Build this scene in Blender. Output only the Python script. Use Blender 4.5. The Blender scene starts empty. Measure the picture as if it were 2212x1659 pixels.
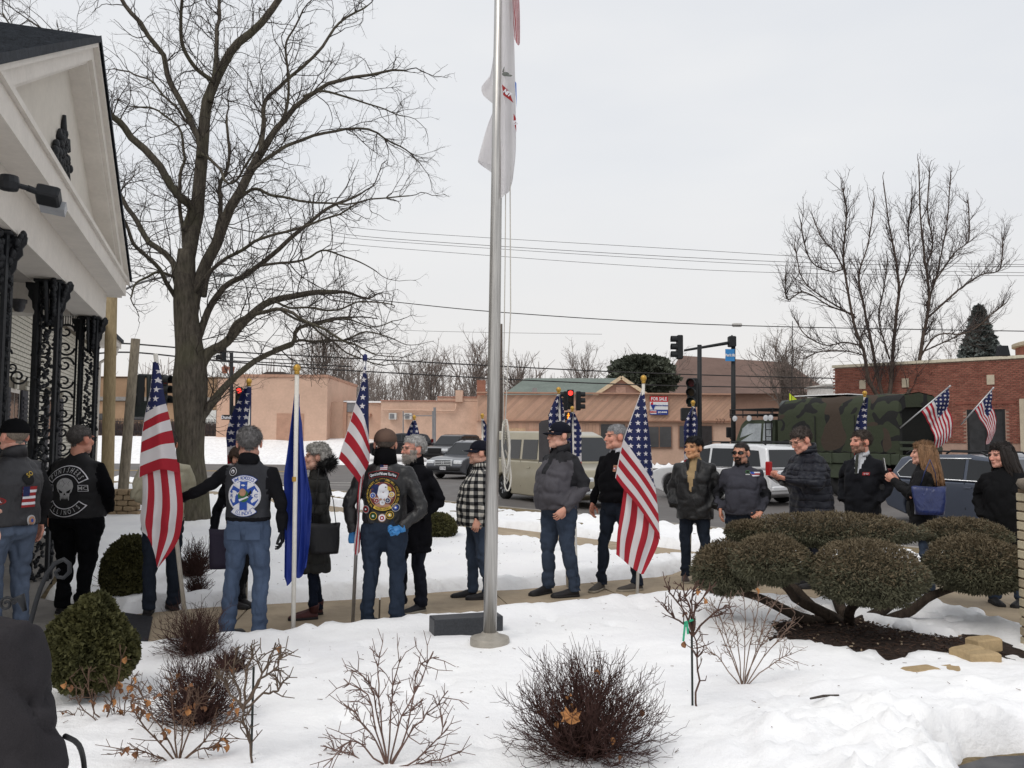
import bpy, bmesh, math, random
import numpy as np
from mathutils import Vector, Matrix, noise as mnoise
from mathutils.bvhtree import BVHTree
random.seed(7); RNG = np.random.default_rng(7)
sc = bpy.context.scene
C = sc.collection
R = math.radians
# ------------------------------------------------------------------ camera
F, CX, CY, EYE = 1840.0, 1106.0, 829.5, 1.70
PITCH, ROLL = R(3.59), R(0.40)
fw = np.array([0, math.cos(PITCH), math.sin(PITCH)]); up0 = np.array([0, -math.sin(PITCH), math.cos(PITCH)]); rt0 = np.array([1., 0, 0])
rt = rt0*math.cos(ROLL) + up0*math.sin(ROLL); up = up0*math.cos(ROLL) - rt0*math.sin(ROLL)
CAM = np.array([0, 0, EYE])
cd = bpy.data.cameras.new('camera'); cam = bpy.data.objects.new('camera', cd); C.objects.link(cam)
cd.sensor_width = 36; cd.lens = 36*F/2212; cd.clip_start = .05; cd.clip_end = 3000
cam.matrix_world = Matrix(((rt[0], up[0], -fw[0], 0), (rt[1], up[1], -fw[1], 0), (rt[2], up[2], -fw[2], EYE), (0, 0, 0, 1)))
sc.camera = cam
# ------------------------------------------------------------------ overcast sky, one weak wide sun
w = bpy.data.worlds.new('World'); sc.world = w; w.use_nodes = True
nt = w.node_tree; nt.nodes.clear()
out = nt.nodes.new('ShaderNodeOutputWorld'); bg = nt.nodes.new('ShaderNodeBackground'); nt.links.new(bg.outputs[0], out.inputs[0])
sky = nt.nodes.new('ShaderNodeTexSky'); sky.sky_type = 'NISHITA'; sky.sun_disc = False
SUN_EL, SUN_AZ = R(52), R(215)
sky.sun_elevation = SUN_EL; sky.sun_rotation = SUN_AZ; sky.dust_density = 4; sky.air_density = 1.5
tc = nt.nodes.new('ShaderNodeTexCoord'); nz = nt.nodes.new('ShaderNodeTexNoise'); nz.inputs['Scale'].default_value = 2.2; nz.inputs['Detail'].default_value = 4
mp = nt.nodes.new('ShaderNodeMapping'); mp.inputs['Scale'].default_value = (1, 1, 3)
nt.links.new(tc.outputs['Generated'], mp.inputs[0]); nt.links.new(mp.outputs[0], nz.inputs[0])
cr = nt.nodes.new('ShaderNodeValToRGB'); e = cr.color_ramp.elements
e[0].position = .3; e[0].color = (8.2, 8.45, 8.9, 1); e[1].position = .72; e[1].color = (9.3, 9.35, 9.45, 1)
nt.links.new(nz.outputs[0], cr.inputs[0])
sx = nt.nodes.new('ShaderNodeSeparateXYZ'); nt.links.new(tc.outputs['Generated'], sx.inputs[0])
mr = nt.nodes.new('ShaderNodeMapRange'); mr.inputs[1].default_value = 0; mr.inputs[2].default_value = .3; mr.inputs[3].default_value = 1; mr.inputs[4].default_value = 0
nt.links.new(sx.outputs[2], mr.inputs[0])
m1 = nt.nodes.new('ShaderNodeMixRGB'); m1.inputs[2].default_value = (9.3, 9.0, 8.75, 1)
nt.links.new(mr.outputs[0], m1.inputs[0]); nt.links.new(cr.outputs[0], m1.inputs[1])
m2 = nt.nodes.new('ShaderNodeMixRGB'); m2.inputs[0].default_value = .93      # cloud cover over the clear sky
nt.links.new(sky.outputs[0], m2.inputs[1]); nt.links.new(m1.outputs[0], m2.inputs[2]); nt.links.new(m2.outputs[0], bg.inputs[0])
bg.inputs[1].default_value = .097
sl = bpy.data.lights.new('sun', 'SUN'); sl.energy = 1.15; sl.angle = R(30); sl.color = (1, .96, .9)
so = bpy.data.objects.new('sun', sl); C.objects.link(so); so.rotation_euler = (math.pi/2 - SUN_EL, 0, math.pi - SUN_AZ)
sc.view_settings.view_transform = 'Standard'; sc.view_settings.look = 'None'; sc.view_settings.gamma = 1
sc.view_settings.exposure = 0.0; sc.view_settings.use_curve_mapping = False
sc.cycles.max_bounces = 5; sc.cycles.diffuse_bounces = 3; sc.cycles.transparent_max_bounces = 12
# ------------------------------------------------------------------ measuring: photograph pixels (2212 wide) to places
def ray(px, py): return fw + rt*(px-CX)/F + up*(CY-py)/F
def at(px, py, Y):
    r = ray(px, py); return CAM + r*(Y/r[1])
def gp(px, py, z=0.):
    r = ray(px, py); return CAM + r*((z-EYE)/r[2])
# ------------------------------------------------------------------ materials
def lin(c):
    c = c/255.; return c/12.92 if c <= .04045 else ((c+.055)/1.055)**2.4
def S(r, g, b): return (lin(r), lin(g), lin(b), 1)
MATS = {}
class NB:
    """small node builder"""
    def __init__(s, name):
        s.mat = bpy.data.materials.new(name); s.mat.use_nodes = True; s.t = s.mat.node_tree
        s.p = s.t.nodes['Principled BSDF']
    def n(s, typ, **kw):
        x = s.t.nodes.new('ShaderNode'+typ)
        for k, v in kw.items(): setattr(x, k, v)
        return x
    def l(s, a, b): s.t.links.new(a, b)
    def val(s, x, sock):
        if isinstance(x, (int, float)): sock.default_value = x
        else: s.l(x, sock)
    def m(s, op, a, b=0., c=0.):
        x = s.n('Math', operation=op); s.val(a, x.inputs[0]); s.val(b, x.inputs[1]); s.val(c, x.inputs[2]); return x.outputs[0]
    def mix(s, f, a, b, mode='MIX'):
        x = s.n('MixRGB', blend_type=mode)
        for v, i in ((f, 0), (a, 1), (b, 2)):
            if isinstance(v, (int, float)): x.inputs[i].default_value = v if i == 0 else (v, v, v, 1)
            elif isinstance(v, tuple): x.inputs[i].default_value = v
            else: s.l(v, x.inputs[i])
        return x.outputs[0]
    def noise(s, scale, detail=4, rough=.55, vec=None, dist=0.):
        x = s.n('TexNoise'); x.inputs['Scale'].default_value = scale; x.inputs['Detail'].default_value = detail
        x.inputs['Roughness'].default_value = rough; x.inputs['Distortion'].default_value = dist
        s.l(vec if vec is not None else s.co('Object'), x.inputs['Vector']); return x.outputs['Fac']
    def co(s, k):
        if not hasattr(s, '_tc'): s._tc = s.n('TexCoord')
        return s._tc.outputs[k]
    def scaled(s, vec, sc3):
        x = s.n('Mapping'); x.inputs['Scale'].default_value = sc3; s.l(vec, x.inputs[0]); return x.outputs[0]
    def ramp(s, f, stops):
        x = s.n('ValToRGB'); el = x.color_ramp.elements
        while len(el) < len(stops): el.new(.5)
        for e_, (p, c) in zip(el, stops): e_.position = p; e_.color = c if isinstance(c, tuple) else (c, c, c, 1)
        s.l(f, x.inputs[0]); return x.outputs[0]
    def bump(s, h, strength=.3, dist=.01):
        x = s.n('Bump'); x.inputs['Strength'].default_value = strength; x.inputs['Distance'].default_value = dist
        s.l(h, x.inputs['Height']); s.l(x.outputs[0], s.p.inputs['Normal'])
    def fin(s, col=None, rough=.7, metal=0., spec=.35, **kw):
        if col is not None:
            if isinstance(col, tuple): s.p.inputs['Base Color'].default_value = col
            else: s.l(col, s.p.inputs['Base Color'])
        s.val(rough, s.p.inputs['Roughness']); s.p.inputs['Metallic'].default_value = metal
        s.p.inputs['Specular IOR Level'].default_value = spec
        for k, v in kw.items(): s.p.inputs[k.replace('_', ' ')].default_value = v
        return s.mat
def mat(name, col, rough=.7, var=.18, scale=6., bump=0., bscale=60., bdist=.004, metal=0., spec=.3, stretch=None, **kw):
    """plain procedural material: base colour with two scales of noise variation and a fine bump"""
    if name in MATS: return MATS[name]
    b = NB(name); vec = b.co('Object')
    if stretch: vec = b.scaled(vec, stretch)
    n1 = b.noise(scale, 5, .6, vec); n2 = b.noise(scale*7, 3, .5, vec)
    f = b.m('ADD', b.m('MULTIPLY', n1, .65), b.m('MULTIPLY', n2, .35))
    lo = tuple(c*(1-var*1.6) for c in col[:3])+(1,); hi = tuple(min(1, c*(1+var*1.6)) for c in col[:3])+(1,)
    cc = b.ramp(f, [(.3, lo), (.7, hi)])
    if bump: b.bump(b.noise(bscale, 4, .6, vec), bump, bdist)
    MATS[name] = b.fin(cc, rough, metal, spec, **kw); return MATS[name]
# ------------------------------------------------------------------ mesh builder
def vsub(a, b): return (a[0]-b[0], a[1]-b[1], a[2]-b[2])
class MB:
    def __init__(s): s.v = []; s.f = []; s.mi = []; s.uv = None
    def add(s, vs, fs, mi=0):
        o = len(s.v); s.v.extend([tuple(map(float, p)) for p in vs]); s.f.extend([tuple(o+i for i in q) for q in fs]); s.mi.extend([mi]*len(fs)); return s
    def box(s, c, d, mi=0, M=None, taper=None, bev=0.):
        x, y, z = d[0]/2, d[1]/2, d[2]/2; t = taper or (1, 1)
        if bev:
            rings = []
            for zz, k in ((-z, bev), (-z+bev, 0), (z-bev, 0), (z, bev)):
                q = (t if zz > 0 else (1, 1)); xx, yy = x*q[0]-k, y*q[1]-k; b = bev*.7
                rings.append([(xx-b, -yy, zz), (xx, -yy+b, zz), (xx, yy-b, zz), (xx-b, yy, zz), (-xx+b, yy, zz), (-xx, yy-b, zz), (-xx, -yy+b, zz), (-xx+b, -yy, zz)])
            vs = [p for r_ in rings for p in r_]; fs = []
            for k in range(3):
                for i in range(8): fs.append((k*8+i, k*8+(i+1) % 8, k*8+8+(i+1) % 8, k*8+8+i))
            fs.append(tuple(range(7, -1, -1))); fs.append(tuple(range(24, 32)))
        else:
            vs = [(-x, -y, -z), (x, -y, -z), (x, y, -z), (-x, y, -z), (-x*t[0], -y*t[1], z), (x*t[0], -y*t[1], z), (x*t[0], y*t[1], z), (-x*t[0], y*t[1], z)]
            fs = [(3, 2, 1, 0), (4, 5, 6, 7), (0, 1, 5, 4), (1, 2, 6, 5), (2, 3, 7, 6), (3, 0, 4, 7)]
        if M is not None: vs = [tuple(M @ Vector(p)) for p in vs]
        return s.add([(p[0]+c[0], p[1]+c[1], p[2]+c[2]) for p in vs], fs, mi)
    def bar(s, a, b, wd, ht, mi=0, upv=(0, 0, 1)):
        a = np.array(a, float); b = np.array(b, float); d = b-a; L = np.linalg.norm(d); d = d/L
        u = np.cross(d, upv); n = np.linalg.norm(u)
        if n < 1e-6: u = np.array([1., 0, 0])
        else: u = u/n
        q = np.cross(u, d); vs = []
        for p in (a, b):
            for i, j in ((-1, -1), (1, -1), (1, 1), (-1, 1)): vs.append(p+u*wd/2*i+q*ht/2*j)
        return s.add(vs, [(3, 2, 1, 0), (4, 5, 6, 7), (0, 1, 5, 4), (1, 2, 6, 5), (2, 3, 7, 6), (3, 0, 4, 7)], mi)
    def rings(s, rs, mi=0, cap=True, closed=True):
        n = len(rs[0]); vs = [p for r_ in rs for p in r_]; fs = []
        for k in range(len(rs)-1):
            for i in range(n if closed else n-1):
                j = (i+1) % n; fs.append((k*n+i, k*n+j, k*n+n+j, k*n+n+i))
        if cap: fs.append(tuple(range(n-1, -1, -1))); fs.append(tuple((len(rs)-1)*n+i for i in range(n)))
        return s.add(vs, fs, mi)
    def tube(s, pts, rad, n=8, mi=0, cap=True, flat=None):
        P = [np.array(p, float) for p in pts]
        if isinstance(rad, (int, float, tuple)): rad = [rad]*len(P)
        rs = []; u = None
        for i, p in enumerate(P):
            d = P[min(i+1, len(P)-1)]-P[max(i-1, 0)]; L = np.linalg.norm(d); d = d/L if L > 1e-9 else np.array([0, 0, 1.])
            if u is None:
                a = np.array([0, 0, 1.]) if abs(d[2]) < .9 else np.array([1., 0, 0]); u = np.cross(d, a)
            else: u = u-d*np.dot(u, d)
            u = u/max(1e-9, np.linalg.norm(u)); q = np.cross(d, u)
            r_ = rad[i]; ra, rb = (r_ if isinstance(r_, tuple) else (r_, r_))
            rs.append([p+u*ra*math.cos(2*math.pi*k/n)+q*rb*math.sin(2*math.pi*k/n) for k in range(n)])
        return s.rings(rs, mi, cap)
    def lathe(s, prof, n=16, c=(0, 0, 0), mi=0, cap=True):
        return s.rings([[(c[0]+r_*math.cos(2*math.pi*k/n), c[1]+r_*math.sin(2*math.pi*k/n), c[2]+z) for k in range(n)] for r_, z in prof], mi, cap)
    def ell(s, c, r, n=12, m=8, mi=0, M=None):
        rs = []
        for j in range(1, m):
            t = math.pi*j/m; rs.append([(r[0]*math.sin(t)*math.cos(2*math.pi*k/n), r[1]*math.sin(t)*math.sin(2*math.pi*k/n), -r[2]*math.cos(t)) for k in range(n)])
        vs = [(0, 0, -r[2])]+[p for q in rs for p in q]+[(0, 0, r[2])]; fs = []
        for k in range(n):
            fs.append((0, 1+(k+1) % n, 1+k)); L = len(vs)-1; o = 1+(m-2)*n; fs.append((L, o+k, o+(k+1) % n))
        for j in range(m-2):
            for k in range(n): fs.append((1+j*n+k, 1+j*n+(k+1) % n, 1+(j+1)*n+(k+1) % n, 1+(j+1)*n+k))
        if M is not None: vs = [tuple(M @ Vector(p)) for p in vs]
        return s.add([(p[0]+c[0], p[1]+c[1], p[2]+c[2]) for p in vs], fs, mi)
    def prism(s, poly, fn, mi=0):
        """poly of 2d points, fn(a,b,t) maps to 3d with t 0 and 1 the two ends"""
        n = len(poly); vs = [fn(a, b, 0) for a, b in poly]+[fn(a, b, 1) for a, b in poly]
        return s.add(vs, [tuple(range(n-1, -1, -1)), tuple(range(n, 2*n))]+[(i, (i+1) % n, n+(i+1) % n, n+i) for i in range(n)], mi)
    def grid(s, fn, nu, nv, mi=0, uv=False):
        o = len(s.v); vs = [fn(i/nu, j/nv) for j in range(nv+1) for i in range(nu+1)]
        fs = [(j*(nu+1)+i, j*(nu+1)+i+1, (j+1)*(nu+1)+i+1, (j+1)*(nu+1)+i) for j in range(nv) for i in range(nu)]
        return s.add(vs, fs, mi)
    def mesh(s, name, mats, smooth=False):
        me = bpy.data.meshes.new(name); me.from_pydata(s.v, [], s.f)
        for m_ in (mats if isinstance(mats, (list, tuple)) else [mats]): me.materials.append(m_)
        if len(set(s.mi)) > 1 or (s.mi and s.mi[0]): me.polygons.foreach_set('material_index', s.mi)
        if smooth: me.polygons.foreach_set('use_smooth', [True]*len(s.f))
        me.update(); return me
    def build(s, name, mats, parent=None, smooth=False, loc=None, label=None, kind=None):
        return link(name, s.mesh(name, mats, smooth), parent, loc, label, kind)
def link(name, me, parent=None, loc=None, label=None, kind=None):
    o = bpy.data.objects.new(name, me); C.objects.link(o)
    if parent is not None: o.parent = parent
    if loc is not None: o.location = loc
    if label: o['label'] = label
    if kind: o['kind'] = kind
    return o
def thing(name, label, cat, loc=(0, 0, 0), rz=0., group=None):
    o = bpy.data.objects.new(name, None); C.objects.link(o); o.location = loc; o.rotation_euler = (0, 0, rz); o.empty_display_size = .2
    o['label'] = label; o['category'] = cat
    if group: o['group'] = group
    return o
def tag(o, label, cat, group=None):
    o['label'] = label; o['category'] = cat
    if group: o['group'] = group
    return o
def sharpen(o, angle=40):
    try: o.data.set_sharp_from_angle(angle=R(angle))
    except Exception: pass
    return o
def segs_mesh(name, P0, P1, R0, R1, mats, n=3):
    """many thin tapered twigs as one mesh"""
    P0, P1, R0, R1 = (np.asarray(a, float) for a in (P0, P1, R0, R1)); N = len(P0)
    d = P1-P0; L = np.linalg.norm(d, axis=1, keepdims=True); d = d/np.maximum(L, 1e-9)
    a = np.where(np.abs(d[:, 2:3]) < .9, np.array([[0, 0, 1.]]), np.array([[1., 0, 0]]))
    u = np.cross(d, a); u /= np.linalg.norm(u, axis=1, keepdims=True); q = np.cross(d, u)
    V = np.empty((N, 2*n, 3))
    for k in range(n):
        t = 2*math.pi*k/n; e_ = u*math.cos(t)+q*math.sin(t)
        V[:, k] = P0+e_*R0[:, None]; V[:, n+k] = P1+e_*R1[:, None]
    me = bpy.data.meshes.new(name); me.vertices.add(N*2*n); me.vertices.foreach_set('co', V.ravel())
    base = (np.arange(N)*2*n)[:, None]
    quad = np.array([[k, (k+1) % n, n+(k+1) % n, n+k] for k in range(n)]).ravel()[None, :]
    idx = (base+quad).ravel()
    me.loops.add(len(idx)); me.loops.foreach_set('vertex_index', idx.astype(np.int32))
    me.polygons.add(N*n); me.polygons.foreach_set('loop_start', np.arange(0, N*n*4, 4, dtype=np.int32))
    me.polygons.foreach_set('use_smooth', np.ones(N*n, bool))
    for m_ in (mats if isinstance(mats, (list, tuple)) else [mats]): me.materials.append(m_)
    me.update(calc_edges=True); me.validate(); return me
def quads_mesh(name, V, mats, mi=None):
    """V (N,4,3): many small separate quads (leaves, needles) as one mesh"""
    N = len(V); me = bpy.data.meshes.new(name); me.vertices.add(N*4); me.vertices.foreach_set('co', np.asarray(V, float).ravel())
    me.loops.add(N*4); me.loops.foreach_set('vertex_index', np.arange(N*4, dtype=np.int32))
    me.polygons.add(N); me.polygons.foreach_set('loop_start', np.arange(0, N*4, 4, dtype=np.int32))
    for m_ in (mats if isinstance(mats, (list, tuple)) else [mats]): me.materials.append(m_)
    if mi is not None: me.polygons.foreach_set('material_index', np.asarray(mi, np.int32))
    me.update(calc_edges=True); return me
WS = bpy.data.scenes.new('workshop')            # empty side scene, only for evaluating one object at a time; removed at the end
def evalmesh(o):
    WS.collection.objects.link(o)
    with bpy.context.temp_override(scene=WS, view_layer=WS.view_layers[0]): dg = bpy.context.evaluated_depsgraph_get(); dg.update()
    me = bpy.data.meshes.new_from_object(o.evaluated_get(dg)); WS.collection.objects.unlink(o); return me
def remesh(mb, vox, smooth_it=4, fac=.5):
    """one continuous skin round overlapping volumes"""
    o = bpy.data.objects.new('tmp', mb.mesh('tmp', [])); m_ = o.modifiers.new('r', 'REMESH'); m_.mode = 'VOXEL'; m_.voxel_size = vox
    if smooth_it:
        k = o.modifiers.new('s', 'SMOOTH'); k.iterations = smooth_it; k.factor = fac
    me = evalmesh(o); old = o.data; bpy.data.objects.remove(o); bpy.data.meshes.remove(old); return me
def co_of(me):
    a = np.empty(len(me.vertices)*3); me.vertices.foreach_get('co', a); return a.reshape(-1, 3)
def no_of(me):
    a = np.empty(len(me.vertices)*3); me.vertices.foreach_get('normal', a); return a.reshape(-1, 3)
def set_co(me, V): me.vertices.foreach_set('co', np.asarray(V, float).ravel()); me.update()
# cheap vectorised value noise
_perm = RNG.random((64, 64, 64))
def vnoise(P):
    P = np.asarray(P, float); i = np.floor(P).astype(int); f = P-i; f = f*f*(3-2*f); r_ = 0
    for dx in (0, 1):
        for dy in (0, 1):
            for dz in (0, 1):
                wgt = np.where(dx, f[..., 0], 1-f[..., 0])*np.where(dy, f[..., 1], 1-f[..., 1])*np.where(dz, f[..., 2], 1-f[..., 2])
                r_ = r_+wgt*_perm[(i[..., 0]+dx) % 64, (i[..., 1]+dy) % 64, (i[..., 2]+dz) % 64]
    return r_*2-1
def fbm(P, o=4):
    a = 1.; t = 0.; P = np.asarray(P, float)
    for k in range(o): t = t+a*vnoise(P*2**k+k*17.3); a *= .5
    return t/1.9
TXT = {}
def text_mesh(body, size=1., align='CENTER', ext=0., bold=0., font_shear=0.):
    key = (body, round(size, 4), round(bold, 5))
    if key in TXT: return TXT[key]
    cu = bpy.data.curves.new('t', 'FONT'); cu.body = body; cu.size = size; cu.align_x = align; cu.align_y = 'CENTER'; cu.extrude = ext; cu.resolution_u = 2; cu.offset = bold; cu.shear = font_shear
    o = bpy.data.objects.new('t', cu); me = evalmesh(o); bpy.data.objects.remove(o); bpy.data.curves.remove(cu)
    V = [tuple(v.co) for v in me.vertices]; Fs = [tuple(p.vertices) for p in me.polygons]; bpy.data.meshes.remove(me); TXT[key] = (V, Fs); return V, Fs
# ================================================================== ground, roads, snow
def m_snow():
    b = NB('snow'); P = b.co('Object'); n = b.noise(1.1, 5); n2 = b.noise(26, 5, .7)
    c = b.ramp(n, [(.3, S(243, 243, 245)), (.7, S(251, 251, 251))])
    sp = b.ramp(b.noise(55, 2, .5), [(.74, 0.), (.8, 1.)]); sp2 = b.ramp(b.noise(3.2, 3), [(.58, 0.), (.72, 1.)])
    c = b.mix(b.m('MULTIPLY', b.m('MULTIPLY', sp, sp2), .35), c, S(120, 105, 90))
    sp_ = b.n('SeparateXYZ'); b.l(P, sp_.inputs[0]); road_ = b.m('ADD', b.m('MULTIPLY', sp_.outputs[0], .743), b.m('MULTIPLY', sp_.outputs[1], .669)); gr = b.m('MULTIPLY', b.ramp(b.m('SUBTRACT', b.m('DIVIDE', road_, 40.), .30), [(.02, 0.), (.055, 1.)]), b.ramp(b.noise(5, 5, .7), [(.45, 0.), (.7, 1.)])); c = b.mix(b.m('MULTIPLY', gr, .3), c, S(140, 130, 120))
    h = b.m('ADD', b.m('MULTIPLY', b.noise(9, 5, .6), 1.), b.m('MULTIPLY', n2, .5)); b.bump(h, .5, .03)
    return b.fin(c, .75, 0, .25)
def m_asphalt(name, col):
    b = NB(name); n = b.noise(.35, 5); n2 = b.noise(140, 3, .7)
    f = b.m('ADD', b.m('MULTIPLY', n, .7), b.m('MULTIPLY', n2, .3))
    c = b.ramp(f, [(.3, tuple(x*.72 for x in col[:3])+(1,)), (.7, tuple(x*1.3 for x in col[:3])+(1,))])
    st = b.ramp(b.noise(1.3, 6, .7, b.scaled(b.co('Object'), (1, 1, 1))), [(.5, 0.), (.62, 1.)])
    c = b.mix(b.m('MULTIPLY', st, .35), c, S(122, 120, 117))
    b.bump(n2, .4, .004); return b.fin(c, b.m('ADD', .55, b.m('MULTIPLY', n, .35)), 0, .35)
def m_concrete(name='concrete', col=S(168, 152, 130)):
    b = NB(name); n = b.noise(1.6, 6, .65); n2 = b.noise(120, 3, .7); st = b.ramp(b.noise(3.1, 6, .7), [(.5, 0.), (.66, 1.)])
    c = b.ramp(b.m('ADD', b.m('MULTIPLY', n, .7), b.m('MULTIPLY', n2, .3)), [(.3, tuple(x*.72 for x in col[:3])+(1,)), (.72, tuple(x*1.2 for x in col[:3])+(1,))])
    c = b.mix(b.m('MULTIPLY', st, .4), c, tuple(x*.5 for x in col[:3])+(1,))
    b.bump(n2, .3, .003); return b.fin(c, .85, 0, .2)
SNOW = m_snow(); ASPH = m_asphalt('asphalt', S(98, 94, 92)); CONC = m_concrete()
def sheet(name, poly, z, m_, th=.0, kind='structure'):
    mb = MB(); n = len(poly)
    mb.add([(x, y, z) for x, y in poly], [tuple(range(n))])
    if th: mb.add([(x, y, z) for x, y in poly]+[(x, y, z-th) for x, y in poly], [(i, n+i, n+(i+1) % n, (i+1) % n) for i in range(n)])
    return mb.build(name, m_, None, kind=kind)
NR = np.array([.743, .669]); DR = np.array([-.669, .743])       # across and along the near street
sheet('ground', [(-900, -60), (900, -60), (900, 1500), (-900, 1500)], -.42, mat('far_ground', S(176, 172, 168), .9, .2, .02))
sheet('road', [(-160, 8), (160, 8), (160, 90), (-160, 90)], -.2, ASPH)
# paved front walk, cut in slabs with joints (each slab an own piece)
WALK_N = [(-3.7, 6.5), (-2.7, 6.9), (-1.86, 7.33), (-1.3, 7.6), (-.3, 8.02), (.67, 8.57), (1.32, 8.89), (2.15, 9.2), (2.83, 8.96), (4.2, 9.0), (4.42, 8.6), (4.6, 7.7), (4.75, 6.6), (9, 5.8)]
WALK_F = [(-3.75, 8.1), (-3.0, 8.57), (-1.87, 8.95), (-1.18, 9.2), (-.65, 9.57), (0., 9.62), (.79, 10.1), (1.38, 10.4), (1.93, 10.65), (2.3, 11.3), (3.2, 11.5), (5.4, 10.5), (9., 9.0)]
WALK = np.array(WALK_N+WALK_F[::-1])
SW_S, SW_H = 10.2, .62
BED = np.array([(2.5, 7.95), (2.4, 7.4), (2.55, 6.95), (2.95, 6.62), (3.4, 6.66), (3.68, 6.95), (3.72, 7.3), (3.45, 7.7), (3.0, 8.2)])
PORCH = np.array([(-9, 3.0), (-3.9, 5.4), (-3.55, 6.5), (-3.6, 8.1), (-4.9, 9.0), (-7.2, 14.4), (-14, 14.4)])
DRIVE = np.array([(2.35, 4.62), (2.62, 4.78), (9, 5.4), (9, 0.), (1.6, 0.), (2.1, 3.5)])
def sdist(P, poly):
    """signed distance, negative inside"""
    x, y = P[..., 0], P[..., 1]; d = np.full(x.shape, 1e9); ins = np.zeros(x.shape, bool); n = len(poly)
    for i in range(n):
        ax, ay = poly[i]; bx, by = poly[(i+1) % n]; ex, ey = bx-ax, by-ay
        t = np.clip(((x-ax)*ex+(y-ay)*ey)/(ex*ex+ey*ey), 0, 1); d = np.minimum(d, np.hypot(x-ax-t*ex, y-ay-t*ey))
        cnd = (ay > y) != (by > y); ins ^= cnd & (x < ex*(y-ay)/(ey+1e-12)+ax)
    return np.where(ins, -d, d)
def smooth(a, b, x): t = np.clip((x-a)/(b-a), 0, 1); return t*t*(3-2*t)
def snow_h(X, Y):
    P = np.stack([X, Y], -1); P3 = np.stack([X, Y, X*0], -1)
    s = X*NR[0]+Y*NR[1]
    edge = fbm(P3*3.1, 4)*.10+vnoise(P3*9)*.035
    base = .085+.05*fbm(P3*.7+5, 3)+.028*fbm(P3*2.3+9, 3)+.014*fbm(P3*7, 3)+.006*vnoise(P3*21)
    park = smooth(10.4, 14.3, s); base = base-.22*park
    # shovelled and ploughed rims
    dw = sdist(P, WALK); ds = np.abs(s-SW_S)-SW_H; ds = np.where((X > 2.2) & (Y < 12.2), 9., ds)
    dwalk = np.minimum(dw, ds)
    rim = np.exp(-((dwalk-.22)/.16)**2); base = base+rim*(.05+.05*fbm(P3*6, 3))
    bank = np.exp(-((s-13.6)/.55)**2); base = base+bank*(.10+.16*fbm(P3*2.6+31, 4))
    dd = sdist(P, DRIVE); drim = np.exp(-((dd-.45)/.55)**2)
    lump = np.abs(fbm(P3*3.4+70, 4)); base = base+drim*(.05+.13*lump)
    lumpy = smooth(5.6, 4.6, Y)*smooth(.6, 1.6, X)*smooth(3.4, 2.6, X); base = base+lumpy*(.08*np.abs(vnoise(P3*6.5))+.05*np.abs(vnoise(P3*13))+.03*np.abs(vnoise(P3*27)))
    # where the snow has been cleared or melted it sinks under the paving
    dp = sdist(P, PORCH); db = sdist(P, BED)
    cov = smooth(-.02, .16, dwalk+edge)*smooth(-.02, .14, dp+edge)*smooth(-.04, .12, db+edge*1.6)*smooth(-.02, .16, dd+edge)
    cov = cov*smooth(14.55, 14.2, s+edge*1.6)
    # thin melted spots round the bed
    melt = np.exp(-(((X-3.1)/1.1)**2+((Y-7.4)/1.0)**2)); hole = smooth(.42, .62, fbm(P3*2.2+3, 4)*.5+.5)*melt
    low = np.where(s > 13.9, -.5, np.where(dd < .2, -.3, -.16))
    z = low+(base-low)*cov; z = z-hole*.18*(db < .9)
    for fx, fy, r_ in FOOT: z = z-.045*np.exp(-((((X-fx)*1.3+.4*(Y-fy))**2+(Y-fy)**2)/r_**2*(1+.8*vnoise(P3*14+fx)))**2)*cov
    return z
FOOT = [(-.62, 5.55, .07), (-.42, 5.75, .06), (.45, 4.75, .07), (1.25, 8.25, .08), (1.5, 7.9, .07), (.9, 7.5, .06), (-1.5, 6.3, .07), (1.75, 5.5, .09), (-.1, 4.6, .09),
        (.35, 7.75, .07), (.1, 7.2, .05), (-1.1, 6.75, .06), (.62, 6.6, .05), (2.0, 6.1, .06), (-.95, 5.0, .08)]
def gz(x, y): return float(snow_h(np.array([x]), np.array([y]))[0])
xs = np.concatenate([np.linspace(-26, -7, 60, endpoint=False), np.arange(-7, 7, .05), np.linspace(7, 20, 40)])
ys = np.concatenate([np.linspace(.2, 2.6, 12, endpoint=False), 2.6*1.0088**np.arange(0, 300)])
ys = ys[ys < 34]
def grid_mesh(name, X, Y, Z, m_):
    ny, nx = X.shape; me = bpy.data.meshes.new(name); me.vertices.add(nx*ny)
    me.vertices.foreach_set('co', np.stack([X, Y, Z], -1).ravel())
    i = np.arange(ny*nx).reshape(ny, nx); q = np.stack([i[:-1, :-1], i[:-1, 1:], i[1:, 1:], i[1:, :-1]], -1).reshape(-1)
    me.loops.add(len(q)); me.loops.foreach_set('vertex_index', q.astype(np.int32)); me.polygons.add(len(q)//4)
    me.polygons.foreach_set('loop_start', np.arange(0, len(q), 4, dtype=np.int32)); me.polygons.foreach_set('use_smooth', np.ones(len(q)//4, bool))
    me.materials.append(m_); me.update(calc_edges=True); return me
Xg, Yg = np.meshgrid(xs, ys); link('snow_lawn', grid_mesh('snow_lawn', Xg, Yg, snow_h(Xg, Yg), SNOW), kind='structure')
# earth and dead grass under the snow
sheet('lawn_soil', [(-26, -1), (20.7, -1.5), (-9.4, 31.9), (-26, 34)], -.06, mat('dead_grass', S(118, 104, 78), .95, .35, 5, .5, 90, .02))
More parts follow.
